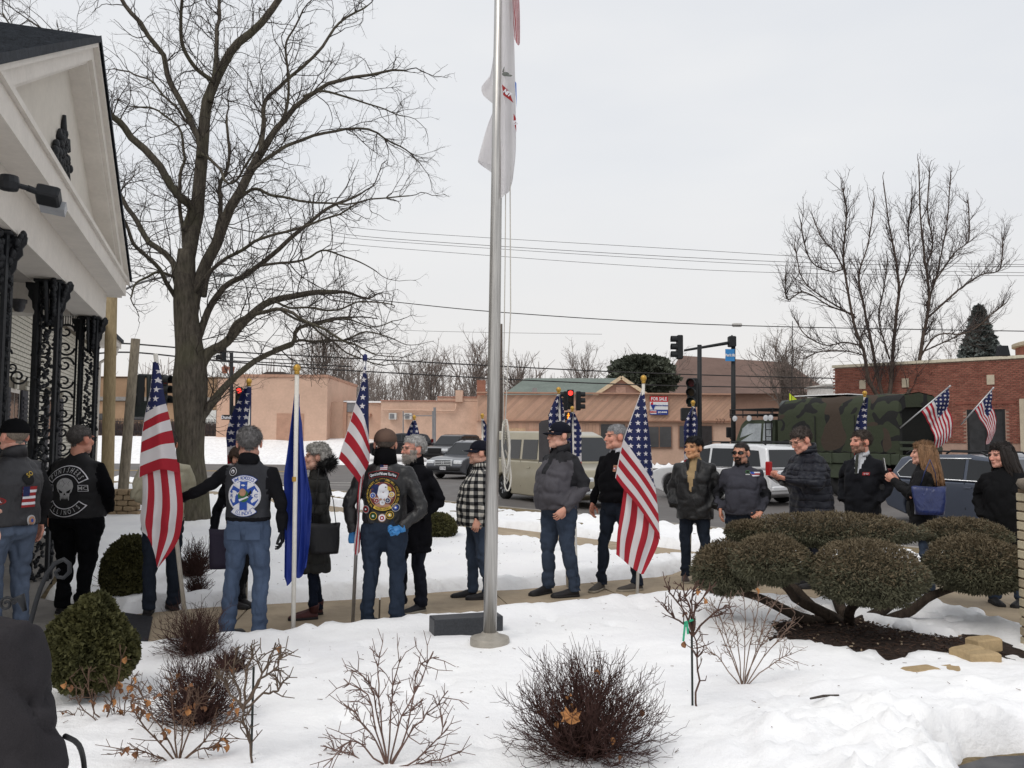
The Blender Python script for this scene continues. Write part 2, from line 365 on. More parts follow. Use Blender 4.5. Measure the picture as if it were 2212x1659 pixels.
# front walk: one slab sheet per bay between joints, standing on a common bed of dark joint sand
wk = sheet('front_walk', [tuple(p) for p in WALK], -.02, mat('joint_sand', S(84, 72, 58), .95, .3, 9))
def polyline_at(pl, t):
    pl = np.array(pl, float); L = np.concatenate([[0], np.cumsum(np.hypot(*np.diff(pl, axis=0).T))]); x = t*L[-1]
    return np.array([np.interp(x, L, pl[:, 0]), np.interp(x, L, pl[:, 1])])
NBAY = 11
for k in range(NBAY):
    t0, t1 = k/NBAY, (k+1)/NBAY; pts = []
    ee = .0006
    for j in range(5): pts.append(polyline_at(WALK_N, t0+ee+(t1-t0-2*ee)*j/4))
    for j in range(5): pts.append(polyline_at(WALK_F, t1-ee-(t1-t0-2*ee)*j/4))
    mb = MB(); n = len(pts); z = .004*random.uniform(-1, 1)
    mb.add([(p[0], p[1], z) for p in pts]+[(p[0], p[1], -.05) for p in pts], [tuple(range(n))]+[(i, n+i, n+(i+1) % n, (i+1) % n) for i in range(n)])
    mb.build('paving_slab', CONC, wk)
sw = sheet('street_sidewalk', [tuple(NR*(SW_S-SW_H-.1)+DR*-3.2), tuple(NR*(SW_S+SW_H+.1)+DR*-4.6), tuple(NR*(SW_S+SW_H+.1)+DR*26), tuple(NR*(SW_S-SW_H-.1)+DR*26)], -.035, mat('joint_sand', S(1, 1, 1)))
for k in range(18):
    a = -1.3+k*1.5; q = []
    for s_, t_ in ((-1, .012), (1, .012), (1, 1.488), (-1, 1.488)): q.append(NR*(SW_S+s_*SW_H)+DR*(a+t_))
    mb = MB(); mb.add([(p[0], p[1], -.012) for p in q]+[(p[0], p[1], -.05) for p in q], [(0, 1, 2, 3)]+[(i, 4+i, 4+(i+1) % 4, (i+1) % 4) for i in range(4)])
    mb.build('paving_slab', CONC, sw)
sheet('porch_floor', [tuple(p) for p in PORCH], -.004, m_concrete('porch_concrete', S(128, 124, 120)))
sheet('driveway', [tuple(p) for p in DRIVE], -.025, m_asphalt('driveway_asphalt', S(74, 74, 78)))
# mulch bed under the juniper, with wood chips and stone flecks
xb = np.linspace(1.7, 4.4, 90); yb_ = np.linspace(6.2, 8.7, 84); XB, YB = np.meshgrid(xb, yb_); PB = np.stack([XB, YB], -1); P3b = np.stack([XB, YB, XB*0], -1)
ZB = .015+.05*smooth(.1, -.5, sdist(PB, BED))+.012*fbm(P3b*9, 3); ZB = np.where(sdist(PB, BED) > .45, -.2, ZB)
mb_o = link('mulch_bed', grid_mesh('mulch_bed', XB, YB, ZB, mat('mulch', S(58, 47, 42), .95, .45, 16, .8, 60, .03)), kind='structure')
rn = np.random.default_rng(12); n = 2600; q = np.stack([rn.uniform(1.9, 4.2, n), rn.uniform(6.3, 8.5, n)], 1); q = q[sdist(q, BED) < .25]; n = len(q); a_ = rn.uniform(0, 6.28, n); L_ = rn.uniform(.008, .028, n)
zc = .03+.05*smooth(.1, -.5, sdist(q, BED)); P0 = np.stack([q[:, 0]-np.cos(a_)*L_, q[:, 1]-np.sin(a_)*L_, zc+rn.normal(size=n)*.006], 1); P1 = np.stack([q[:, 0]+np.cos(a_)*L_, q[:, 1]+np.sin(a_)*L_, zc+rn.normal(size=n)*.006], 1)
me = segs_mesh('wood_chips', P0, P1, np.full(n, .005), np.full(n, .003), [mat('wood_chip', S(74, 58, 50), .95, .4, 3)], 4); link('wood_chips', me, kind='stuff')
k_ = rn.random(n) < .09; link('pale_chips', segs_mesh('pale_chips', P0[k_]*.5+P1[k_]*.5+np.array([0, 0, .004]), P1[k_]+np.array([0, 0, .004]), np.full(k_.sum(), .008), np.full(k_.sum(), .006), [mat('pale_chip', S(168, 150, 128), .95, .2, 3)], 5), kind='stuff')
# blown twig bits and dead grass on the snow
q = np.stack([rn.uniform(-3.2, 3.2, 900), rn.uniform(4.3, 16, 900)], 1); zs = snow_h(q[:, 0], q[:, 1]); k_ = zs > .03; q = q[k_]; zs = zs[k_]; n = len(q); a_ = rn.uniform(0, 6.28, n); L_ = rn.uniform(.004, .03, n)*(rn.random(n) < .6)+.004
P0 = np.stack([q[:, 0], q[:, 1], zs+.003], 1); link('snow_debris', segs_mesh('snow_debris', P0, P0+np.stack([np.cos(a_)*L_, np.sin(a_)*L_, L_*.15], 1), np.full(n, .0022), np.full(n, .0015), mat('debris', S(104, 84, 66), .95, .4, 3)), kind='stuff')
# kerb along the near street
mb = MB(); a = NR*14.5+DR*-14; b = NR*14.5+DR*26; mb.bar((a[0], a[1], -.14), (b[0], b[1], -.14), .16, .16); mb.build('kerb', m_concrete('kerb_concrete', S(150, 144, 136)), kind='structure')
# painted lane lines
YEL = mat('road_paint_yellow', S(196, 160, 70), .8, .25, 9); WHT = mat('road_paint_white', S(196, 194, 188), .8, .25, 9)
def lane(s0, t0, t1, wd, m_, name):
    mb = MB(); n = 12
    for i in range(n):
        q = [NR*(s0-wd/2)+DR*(t0+(t1-t0)*i/n), NR*(s0+wd/2)+DR*(t0+(t1-t0)*i/n), NR*(s0+wd/2)+DR*(t0+(t1-t0)*(i+1)/n), NR*(s0-wd/2)+DR*(t0+(t1-t0)*(i+1)/n)]
        mb.add([(p[0], p[1], -.195) for p in q], [(0, 1, 2, 3)])
    mb.build(name, m_, kind='structure')
lane(22.0, -12, 3, .11, YEL, 'lane_line'); lane(22.28, -12, 3, .11, YEL, 'lane_line')
for x0, y0, x1, y1, m_ in ((-40, 45.5, -11, 45.5, YEL), (-40, 46, -11, 46, YEL), (-16, 38, -9.5, 44, WHT), (-10, 33.5, -3, 33.2, WHT), (-10, 35.2, -3, 34.9, WHT), (3, 28.5, 7, 28, WHT)):
    mb = MB(); mb.bar((x0, y0, -.195), (x1, y1, -.195), .14, .003); mb.build('lane_line', m_, kind='structure')
# far side of the crossing: snow rising to the buildings
def far_h(X, Y):
    P3 = np.stack([X, Y, X*0], -1)
    e = fbm(P3*.35, 4)*.8
    left = smooth(-3, -12, X+e)
    z = -.12+smooth(56.5, 66, Y)*(1.55*left+.12)+.12*fbm(P3*.5, 3)*smooth(57, 60, Y)+.25*np.exp(-((Y-57.3-e*.4)/.6)**2)*(.6+.6*fbm(P3*1.4, 3))
    cov = smooth(56.3, 57.1, Y+e)*smooth(6, 2, X+e)
    return -.6+(z+.6)*cov
xs2 = np.linspace(-75, 8, 220); ys2 = np.concatenate([np.linspace(55.5, 70, 50), np.linspace(70.5, 130, 30)])
X2, Y2 = np.meshgrid(xs2, ys2); link('far_lot', grid_mesh('far_lot', X2, Y2, far_h(X2, Y2), SNOW), kind='structure')
# snow left along the far kerb and the traffic island
def ridge(name, pts, wd, ht, seed):
    mb = MB(); rs = []; pts = np.array(pts, float); L = np.concatenate([[0], np.cumsum(np.hypot(*np.diff(pts, axis=0).T))]); n = max(12, int(L[-1]*5)); rn = np.random.default_rng(seed)
    ring = []
    for i in range(n+1):
        t = L[-1]*i/n; p = np.array([np.interp(t, L, pts[:, 0]), np.interp(t, L, pts[:, 1])]); q = np.array([np.interp(min(t+.1, L[-1]), L, pts[:, 0]), np.interp(min(t+.1, L[-1]), L, pts[:, 1])])-np.array([np.interp(max(0, t-.1), L, pts[:, 0]), np.interp(max(0, t-.1), L, pts[:, 1])])
        q = q/np.linalg.norm(q); nn = np.array([-q[1], q[0]]); e = math.sin(math.pi*i/n)**.3*(.45+.85*rn.random()); w_ = wd*(.7+.5*rn.random())
        rs.append([(p[0]+nn[0]*w_*a, p[1]+nn[1]*w_*a, -.21+ht*e*b*(.8+.4*rn.random())) for a, b in ((-1, 0), (-.6, .55), (-.2, .95), (.25, 1), (.65, .6), (1, 0))])
    mb.rings(rs, 0, False, False); return mb.build(name, SNOW, smooth=True, kind='structure')
ridge('snow_ridge', [(5.0, 34.5), (8.5, 32.5)], .55, .3, 1); ridge('snow_ridge', [(3.5, 54), (14, 56), (30, 60)], .5, .35, 2)
ridge('snow_ridge', [(8.6, 33.2), (14, 36.2), (24, 34)], .7, .4, 3); ridge('snow_ridge', [(13, 29.5), (18.5, 24.5), (24, 20)], .6, .4, 4)
# ================================================================== white house with gabled porch at the left
HD = np.array([-.322, .947, 0]); HN_ = np.array([.947, .322, 0]); UPV = np.array([0, 0, 1.])      # along the front, out of the front, up
HE = np.array([-6.40, 13.95, 0]); HK, HZ = 1.5, -.85      # house drawn in units of 1.5 m, its foundation .85 m below the walk
def hp(t, o=0., z=0.): return HE-HD*t*HK+HN_*o*HK+UPV*(z*HK+HZ)          # t units back from the far corner along the front
WP = mat('white_trim_paint', S(214, 208, 200), .6, .06, 3, .15, 40); WP2 = mat('cream_stucco', S(206, 200, 190), .8, .05, 2, .2, 120); SHI = mat('dark_shingle', S(50, 54, 60), .9, .35, 14, .5, 60, .01)
IRON = mat('black_iron', S(30, 32, 36), .5, .2, 20, .3, 60); SHUT = mat('charcoal_shutter', S(58, 58, 64), .7); GLS = mat('dark_window_glass', S(38, 42, 48), .12, .1, 3, spec=.6)
house = thing('house', 'white painted brick house with gabled iron-columned porch', 'house', tuple(HE-HD*2.9*HK))
def hb_(name, mb, m_, parent=house, **kw):
    o = mb.build(name, m_, None, **kw); o.parent = parent; o.matrix_parent_inverse = Matrix.Translation(-house.location) if parent is house else Matrix.Identity(4); return o
W_H, EZ, SL = 2.9, 3.42, .483
def rake_z(t): return EZ+SL*min(t, 2*W_H-t)
def slab(mb, pts_tz, o0, o1, mi=0): mb.prism(pts_tz, lambda a, b, t: hp(a, o0+(o1-o0)*t, b), mi)
# gable: shingle roof (two slopes running back into the house), rake boards, tympanum
for s_ in (0, 1):
    mb = MB(); n = 26; tl = -.06 if s_ == 0 else 2*W_H+.7; zl = EZ+SL*(-.06) if s_ == 0 else EZ-SL*.7
    for j in range(n):       # overlapping courses
        f0, f1 = j/n, (j+1)/n; t0, t1 = tl+(W_H-tl)*f0, tl+(W_H-tl)*f1; z0, z1 = zl+(EZ+SL*W_H-zl)*f0, zl+(EZ+SL*W_H-zl)*f1
        mb.add([hp(t0, .06, z0+.04), hp(t1, .06, z1+.028), hp(t1, -5, z1+.028), hp(t0, -5, z0+.04), hp(t0, .06, z0+.01), hp(t0, -5, z0+.01)], [(0, 1, 2, 3), (0, 3, 5, 4)])
    mb.add([hp(tl, .06, zl-.015), hp(W_H, .06, EZ+SL*W_H-.015), hp(W_H, .06, EZ+SL*W_H+.04), hp(tl, .06, zl+.04)], [(0, 1, 2, 3)])
    hb_('roof_slope', mb, SHI)
def rake(o0, o1, d0, d1, name, m_):
    for s_ in (0, 1):
        x0 = -.03 if s_ == 0 else -.7; f = (lambda t: t) if s_ == 0 else (lambda t: 2*W_H-t)
        mb = MB(); slab(mb, [(f(x0), EZ-d0+SL*x0), (f(W_H), EZ+SL*W_H-d0), (f(W_H), EZ+SL*W_H-d1), (f(x0), EZ-d1+SL*x0)], o0, o1); hb_(name, mb, m_)
rake(-.2, .04, .01, .055, 'rake_board', WP); rake(-.2, .0, .056, .165, 'rake_board', WP); rake(-.2, -.035, .166, .2, 'rake_moulding', WP)
mb = MB(); slab(mb, [(.2, EZ-.1), (2*W_H-.2, EZ-.1), (W_H, EZ+SL*W_H-.1)], -.26, -.18); hb_('tympanum', mb, WP2)
# cornice below the gable and the beam on the columns
for z0, z1, o0, o1, nm in ((EZ-.05, EZ-.012, -.2, .035, 'cornice_moulding'), (EZ-.2, EZ-.051, -.36, .01, 'cornice'), (EZ-.50, EZ-.201, -.42, -.17, 'porch_beam')):
    mb = MB(); slab(mb, [(.02+max(0, -.06-o1), z0), (2*W_H+1, z0), (2*W_H+1, z1), (.02+max(0, -.06-o1), z1)], o0, o1); hb_(nm, mb, WP)
mb = MB(); slab(mb, [(.25, EZ-.5), (.55, EZ-.5), (.55, EZ-.2), (.25, EZ-.2)], -1.6, -.451); hb_('porch_beam', mb, WP)
mb = MB(); slab(mb, [(.2, EZ-.2), (2*W_H, EZ-.2), (2*W_H, EZ-.17), (.2, EZ-.17)], -1.7, -.43); hb_('porch_ceiling', mb, mat('porch_ceiling_paint', S(168, 162, 156), .8, .08, 3))
# iron ornament on the gable: layered cast plume
orn = MB(); rn = np.random.default_rng(4)
for j in range(60):
    f = rn.random(); zz = 3.60+.42*f; half = .13*math.sin(math.pi*min(1, f*1.1+.08))**.8*(1 if f < .6 else .55)+.015; tt = W_H+.12+rn.uniform(-1, 1)*half*2.6
    orn.ell(hp(tt, -.17+rn.uniform(0, .02), zz), (.04, .04, .055), 8, 6)
for pts in ([(0, 3.98), (0, 4.14)], [(0, 3.52), (0, 3.66)], [(-.12, 3.62), (-.1, 3.78), (0, 3.85)], [(.12, 3.62), (.1, 3.78), (0, 3.85)], [(-.07, 3.92), (-.09, 4.02)], [(.07, 3.9), (.06, 3.98)]):
    orn.tube([hp(W_H+.12+a*2.4, -.16, z) for a, z in pts], [.045]+[.022]*(len(pts)-1), 8)
hb_('gable_ornament', orn, IRON, smooth=True)
# floodlight under the cornice
fl = MB(); c = hp(5.6, .05, 2.9); fl.lathe([(.0, -.06), (.06, -.05), (.07, 0), (.06, .05), (0, .06)], 12, tuple(c), cap=False); fl.tube([c, c-HD*-.12+UPV*.0+HN_*.12], .02, 8); c2 = c+HD*.2+HN_*.22-UPV*.02
fl.box(tuple(c2), (.16, .16, .10), M=Matrix.Rotation(R(-25), 3, 'X') @ Matrix.Rotation(R(20), 3, 'Z'), bev=.015); fl.tube([c+HN_*.1+HD*.1, c2], .025, 8); L = hb_('floodlight', fl, IRON)
mb = MB(); mb.box(tuple(c2+HD*.09-UPV*.06+HN_*.02), (.17, .09, .075), M=Matrix.Rotation(R(-25), 3, 'X') @ Matrix.Rotation(R(20), 3, 'Z')); q = hb_('lamp_lens', mb, mat('lamp_lens', S(150, 152, 156), .2, .1, 10), house)
# cast iron columns with leafy capitals
def spiral(c, u, v, r, turns, n=18, s_=1, r0=.18): return [np.array(c)+u*(r*(1-(1-r0)*i/n))*math.cos(s_*turns*2*math.pi*i/n)+v*(r*(1-(1-r0)*i/n))*math.sin(s_*turns*2*math.pi*i/n) for i in range(n+1)]
def column(t, o):
    top = EZ-.5; mb = MB(); h = .072
    for a, b in ((-h, -h), (h, -h), (h, h), (-h, h)): p = hp(t+a, o+b); mb.bar(p, hp(t+a, o+b, top), .04, .04)
    rn = np.random.default_rng(int(t*100))
    for z in np.arange(.05, top, .03):
        for a, b in ((-h, 0), (h, 0), (0, -h), (0, h)):
            p = hp(t+a+rn.normal()*.008, o+b+rn.normal()*.008, z)+(HD*(a == 0)+HN_*(b == 0))*rn.uniform(-.05, .05); mb.ell(p, (.04 if a == 0 else .014, .04 if b == 0 else .014, .028), 6, 4, M=Matrix.Rotation(rn.uniform(-.8, .8), 3, 'Y'))
            if rn.random() < .6: mb.ell(p+UPV*.026+HD*rn.normal()*.02*(a == 0)+HN_*rn.normal()*.02*(b == 0), (.022, .022, .022), 5, 4)
    col = hb_('porch_column', mb, IRON)
    mb = MB()
    for s_ in (-1, 1):
        pts = [(h, top-.02), (h+.13, top-.02), (h+.125, top-.06), (h+.10, top-.09), (h+.105, top-.13), (h+.07, top-.17), (h+.065, top-.22), (h+.035, top-.27), (h+.02, top-.33), (h, top-.38)]
        mb.prism([(s_*a, z) for a, z in pts], lambda a, b, q: hp(t+a, o-.012+.024*q, b)); mb.prism([(s_*a*.85, z) for a, z in pts], lambda a, b, q: hp(t-.012+.024*q, o+a, b))
    for j in range(110):
        f = rn.random(); z = top-.36*(1-f); e_ = h+.0+.11*f**1.4; sx_ = rn.choice((-1, 1)); q = rn.uniform(-.05, .05)
        mb.ell(hp(t+sx_*e_*rn.uniform(.6, 1), o+.05+q*.2, z) if rn.random() < .6 else hp(t+q, o+e_*.8, z), (.03, .03, .04), 6, 5)
    mb.box(tuple(hp(t, o, top-.012)), (.3, .3, .03), M=Matrix.Rotation(math.atan2(HD[0], HD[1])*-1, 3, 'Z')); hb_('capital', mb, IRON, smooth=True)
    return col
for t in (.42, 2.62, 4.35): column(t, -.28)
# wrought scroll lattice at the porch's far side and its arched bracket
lat = MB(); top = EZ-.5
def scroll(c, s_, r=.128): lat.tube(spiral(c, HN_*s_, UPV, r, 1.35, 20), .016, 6); lat.tube(spiral(c-UPV*r*2.0, HN_*s_, -UPV, r, 1.35, 20), .016, 6)
for o in (-.40, -.60, -.80): lat.bar(hp(.42, o), hp(.42, o, top), .02, .03)
z = top-.16
while z > .2:
    for o in (-.50, -.70): scroll(hp(.42, o, z), 1 if o > -.6 else -1)
    z -= .345
for o in np.arange(-.42, -.8, -.022): lat.bar(hp(.42, o, top-.1), hp(.42, o, top), .01, .01)
lat.bar(hp(.42, -.4, top-.1), hp(.42, -.82, top-.1), .014, .014); hb_('scroll_lattice', lat, IRON, smooth=True)
lat = MB()
for i in range(5):
    f = i/4; o = -.92-.58*f; z = top-.12-.52*(1-f)**2; lat.tube(spiral(hp(.42, o, z), HN_, UPV*(1 if i % 2 else -1), .128, 1.4, 20), .016, 6); lat.tube(spiral(hp(.42, o-.06, z+.09), -HN_, UPV*(1 if i % 2 else -1), .09, 1.3, 16), .015, 6)
hb_('arch_bracket', lat, IRON, smooth=True)
# painted brick front wall, course by course
WSET = -1.35
BRK = mat('white_painted_brick', S(206, 202, 190), .75, .07, 5, .25, 70, .003); MORT = mat('dark_brick_joint', S(120, 114, 102), .95, .15, 9)  # joints in a darker tone than the painted bricks
mb = MB(); slab(mb, [(-8.2, 0), (6, 0), (6, 3.45), (-8.2, 3.45)], WSET-.25, WSET-.012); wall = hb_('wall', mb, MORT)
mb = MB(); mb.prism([(0, 0), (6, 0), (6, 3.45), (0, 3.45)], lambda a, b, t: hp(-8.2-.02*t, WSET-.26-a, b)); hb_('side_wall', mb, BRK)
WIN = [(-1.9, -1.3), (-4.5, -3.7), (1.2, 2.0)]; wz0, wz1 = .35, 2.25
BL, BH = .215, .058; bm = MB(); bm.box((0, 0, 0), (BL*HK-.016, .03, BH*HK-.018)); bme = bm.mesh('brick', BRK)
ang = math.atan2(-HD[0], HD[1])      # bricks lie along HD
vis = []
for j in range(int(3.42/BH)):
    z = (j+.5)*BH
    for i in range(int(14.0/BL)):
        t = -8.1+(i+.5+(.5 if j % 2 else 0))*BL
        if any(a-.36 < t < b+.36 and wz0 < z < wz1+.1 for a, b in WIN) or t > 5.8: continue
        vis.append((t, z))
rotm = Matrix.Rotation(math.atan2(HD[1], HD[0]), 3, 'Z')
vis.sort(key=lambda q: abs(q[0]+1.5)*.6+abs(q[1]-2.1)*1.0)
for t, z in vis[:300]:
    o = link('brick', bme, wall); o.matrix_parent_inverse = Matrix.Identity(4); o.location = tuple(hp(t, WSET, z)); o.rotation_euler = (0, 0, math.atan2(HD[1], HD[0]))
mb = MB()
for t, z in vis[300:]: mb.box(tuple(hp(t, WSET, z)), (BL*HK-.016, .03, BH*HK-.018), M=rotm)
hb_('brickwork', mb, BRK, wall, kind='stuff')
for a, b in WIN:
    mb = MB(); slab(mb, [(a, wz0), (b, wz0), (b, wz1), (a, wz1)], WSET-.05, WSET-.008); w_ = hb_('window', mb, WP)
    mb = MB(); m_ = (a+b)/2
    for x0, x1 in ((a+.05, m_-.02), (m_+.02, b-.05)):
        for z0, z1 in ((wz0+.05, 1.27), (1.33, wz1-.05)): slab(mb, [(x0, z0), (x1, z0), (x1, z1), (x0, z1)], WSET-.012, WSET-.002)
    q = hb_('pane', mb, GLS, w_)
    mb = MB(); slab(mb, [((a+b)/2-.05, wz1), ((a+b)/2+.05, wz1), ((a+b)/2+.07, wz1+.2), ((a+b)/2-.07, wz1+.2)], WSET, WSET+.03); hb_('keystone', mb, BRK, w_)
    for x0, x1 in ((a-.34, a-.02), (b+.02, b+.34)):
        sh = MB(); slab(sh, [(x0, wz0), (x1, wz0), (x1, wz1), (x0, wz1)], WSET, WSET+.02); s_ = hb_('shutter', sh, SHUT)
        mb = MB()
        for z in np.arange(wz0+.08, wz1-.06, .055): slab(mb, [(x0+.03, z), (x1-.03, z), (x1-.03, z+.032), (x0+.03, z+.032)], WSET+.021, WSET+.034)
        hb_('shutter_louvres', mb, SHUT, s_, kind='stuff')
# eave, gutter and downspout of the main roof
mb = MB(); slab(mb, [(-8.7, 3.44), (6, 3.44), (6, 3.58), (-8.7, 3.58)], WSET-.3, WSET+.42); hb_('eave', mb, WP)
mb = MB(); mb.prism([(WSET+.46, 3.55), (WSET-3.2, 4.9), (WSET-3.2, 4.96), (WSET+.46, 3.62)], lambda a, b, t: hp(-8.75+14.7*t, a, b)); hb_('main_roof', mb, SHI)
mb = MB(); mb.tube([hp(-8.3, WSET+.40, 3.46), hp(-8.3, WSET+.36, 3.3), hp(-8.25, WSET+.08, 3.1), hp(-8.25, WSET+.06, .1)], .06, 10); hb_('downspout', mb, WP, smooth=True)
mb = MB(); c = hp(1.6, -.7, 2.86); mb.lathe([(.0, -.11), (.05, -.1), (.075, -.05), (.08, 0), (.1, .02), (.1, .06)], 14, tuple(c), cap=False); hb_('porch_camera', mb, mat('dome_grey', S(60, 60, 64), .3), smooth=True)
# scroll handrail and mat by the porch
hr = thing('handrail', 'black wrought iron handrail with scrolled end by the porch steps', 'railing', tuple(gp(60, 1460)))
def rel(o, mb, name, m_, **kw):
    q = mb.build(name, m_, None, **kw); q.parent = o; q.matrix_parent_inverse = Matrix.Translation(-o.location); return q
Y0 = 5.0; P_ = lambda x, y, dy=0.: at(x, y, Y0+dy)
rail = [P_(95, 1440), P_(98, 1395), P_(105, 1340), P_(118, 1290), P_(133, 1250), P_(146, 1225)]
sc_ = [(146, 1225), (151, 1212), (149, 1200), (140, 1208)]
arc_ = [P_(70, 1330, .0), P_(78, 1300), P_(88, 1270), P_(102, 1238), P_(120, 1216), P_(138, 1208), P_(150, 1218), P_(150, 1236), P_(138, 1248), P_(124, 1246), P_(120, 1236), P_(128, 1230)]
mb = MB(); mb.tube([P_(48, 1450), P_(56, 1400), P_(62, 1360)]+arc_, [.014]*8+[.013]*3+[.011]*4, 8); rel(hr, mb, 'rail', IRON, smooth=True)
mb = MB(); mb.tube([P_(62, 1360), gp(60, 1475)], .014, 8); rel(hr, mb, 'post', IRON, smooth=True)
mb = MB(); c = P_(14, 1305); mb.tube(spiral(c, np.array([1., 0, 0]), UPV, .045, 1.5, 18), .008, 6); mb.tube([P_(28, 1300), P_(45, 1290), P_(54, 1320)], [.02, .028, .012], 8); rel(hr, mb, 'scroll', IRON, smooth=True)
mb = MB(); q = [gp(262, 1325), gp(330, 1335), gp(318, 1395), gp(270, 1400)]; mb.add([(p[0], p[1], .014) for p in q]+[(p[0], p[1], .0) for p in q], [(3, 2, 1, 0)]+[(i, (i+1) % 4, 4+(i+1) % 4, 4+i) for i in range(4)]); tag(mb.build('door_mat', mat('ribbed_rubber', S(42, 42, 46), .9, .3, 30, .6, 40, .01)), 'dark ribbed rubber mat at the end of the walk', 'mat')
# ================================================================== trees and shrubs
def m_bark(name, c1, c2, moss=None):
    b = NB(name); v = b.scaled(b.co('Object'), (1, 1, .22)); n = b.noise(22, 5, .65, v); n2 = b.noise(1.4, 4); c = b.ramp(n, [(.3, c1), (.7, c2)])
    if moss: c = b.mix(b.m('MULTIPLY', b.ramp(n2, [(.45, 0.), (.65, 1.)]), .4), c, moss)
    b.bump(n, .9, .03); return b.fin(c, .95, 0, .1)
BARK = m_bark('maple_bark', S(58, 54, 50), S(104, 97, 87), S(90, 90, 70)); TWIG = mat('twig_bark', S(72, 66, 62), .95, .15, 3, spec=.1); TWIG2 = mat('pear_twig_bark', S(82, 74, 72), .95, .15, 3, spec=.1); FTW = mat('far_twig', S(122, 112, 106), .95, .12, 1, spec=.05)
class Segs:
    def __init__(s): s.a = []; s.b = []; s.ra = []; s.rb = []
    def path(s, pts, r0, r1):
        n = len(pts)-1
        for i in range(n): s.a.append(pts[i]); s.b.append(pts[i+1]); s.ra.append(r0+(r1-r0)*i/n); s.rb.append(r0+(r1-r0)*(i+1)/n)
    def build(s, name, m_, parent, n=3):
        o = link(name, segs_mesh(name, s.a, s.b, s.ra, s.rb, m_, n)); o.parent = parent; o.matrix_parent_inverse = Matrix.Translation(-parent.location); return o
def unit(v): return v/max(1e-9, np.linalg.norm(v))
def grow(S_, rn, p, d, L, r, lev, cfg):
    n = cfg['n'][lev]; wig = cfg['wig'][lev]; pts = [p]; dirs = [d]; st = L/n
    for i in range(n):
        d = unit(d+rn.normal(size=3)*wig+np.array([0, 0, cfg['up'][lev]])); p = p+d*st; pts.append(p); dirs.append(d)
    S_.path(pts, r, r*cfg['tap'])
    if lev+1 < len(cfg['n']):
        m_ = max(1, int(L*cfg['den'][lev]*rn.uniform(.7, 1.3)))
        for _ in range(m_):
            t = rn.uniform(cfg.get('t0', .2), 1.); i = min(n-1, int(t*n)); q = pts[i]+(pts[i+1]-pts[i])*(t*n-i); dd = dirs[i+1]; s_ = rn.normal(size=3); s_ = unit(s_-dd*np.dot(s_, dd)); a = R(rn.uniform(*cfg['ang']))
            grow(S_, rn, q, unit(dd*math.cos(a)+s_*math.sin(a)), L*rn.uniform(*cfg['len'][lev])*(1.15-.5*t), r*cfg['rr'][lev]*(1-.35*t), lev+1, cfg)
def curve3(pts, n=18): return [np.array([bez3(t, [p[d] for p in pts]) for d in range(3)]) for t in np.linspace(0, 1, n)]
def bez3(t, a):
    n = len(a)-1; x = min(max(t*n, 0), n-1e-6); i = int(x); f = x-i; p0, p1, p2, p3 = a[max(i-1, 0)], a[i], a[i+1], a[min(i+2, n)]
    return .5*((2*p1)+(-p0+p2)*f+(2*p0-5*p1+4*p2-p3)*f*f+(-p0+3*p1-3*p2+p3)*f**3)
def big_tree(label, base, D, trunk, limbs, cfg, bark, twig, seed, dep, l1, name='bare_tree', wmul=1.):
    rn = np.random.default_rng(seed); t = thing(name, label, 'tree', tuple(base)); k = D/F
    tr = [at(x, y, D) for x, y, w_ in trunk]; tr[0][2] = base[2]-.3; mb = MB(); C_ = curve3(tr, 26); ws = [bez3(i/25, [w_*k/2 for *_, w_ in trunk]) for i in range(26)]
    C_ = [p+np.array([vnoise(p*1.5)*.05, vnoise(p*1.5+9)*.05, 0]) for p in C_]; mb.tube(C_, ws, 16)
    rel(t, mb, 'trunk', bark, smooth=True); sg = Segs()
    for pts, w0, w1, dd in limbs:
        dd = dd*dep; P3 = [at(x, y, D+dd*(i/(len(pts)-1))**1.2) for i, (x, y) in enumerate(pts)]; n = 22; cv = curve3(P3, n); cv = [p+np.array([vnoise(p*2.3), vnoise(p*2.3+5), vnoise(p*2.3+11)])*.06*min(1, i/4)*min(1, 17/D) for i, p in enumerate(cv)]
        rad = [max(.012*(D/17), (w0+(w1-w0)*(i/(n-1)))*k/2*wmul) for i in range(n)]; mb = MB(); mb.tube(cv, rad, 9); rel(t, mb, 'limb', bark, smooth=True)
        Ls = sum(np.linalg.norm(cv[i+1]-cv[i]) for i in range(n-1))
        for _ in range(int(Ls*l1['den'])):
            f = rn.uniform(.12, 1.); i = min(n-2, int(f*(n-1))); dr = unit(cv[i+1]-cv[i]); s_ = rn.normal(size=3); s_ = unit(s_-dr*np.dot(s_, dr)); a = R(rn.uniform(*l1['ang']))
            grow(sg, rn, cv[i], unit(dr*math.cos(a)+s_*math.sin(a)+np.array([0, 0, l1['up']])), rn.uniform(*l1['len'])*(1.1-.45*f), min(rad[i]*.6, l1['r']*rn.uniform(.7, 1.2)), 0, cfg)
        grow(sg, rn, cv[-1], unit(cv[-1]-cv[-2]), l1['len'][1]*(.6 if D < 20 else .25), rad[-1]*.9, 0, cfg)
    sg.build('crown', twig, t); return t
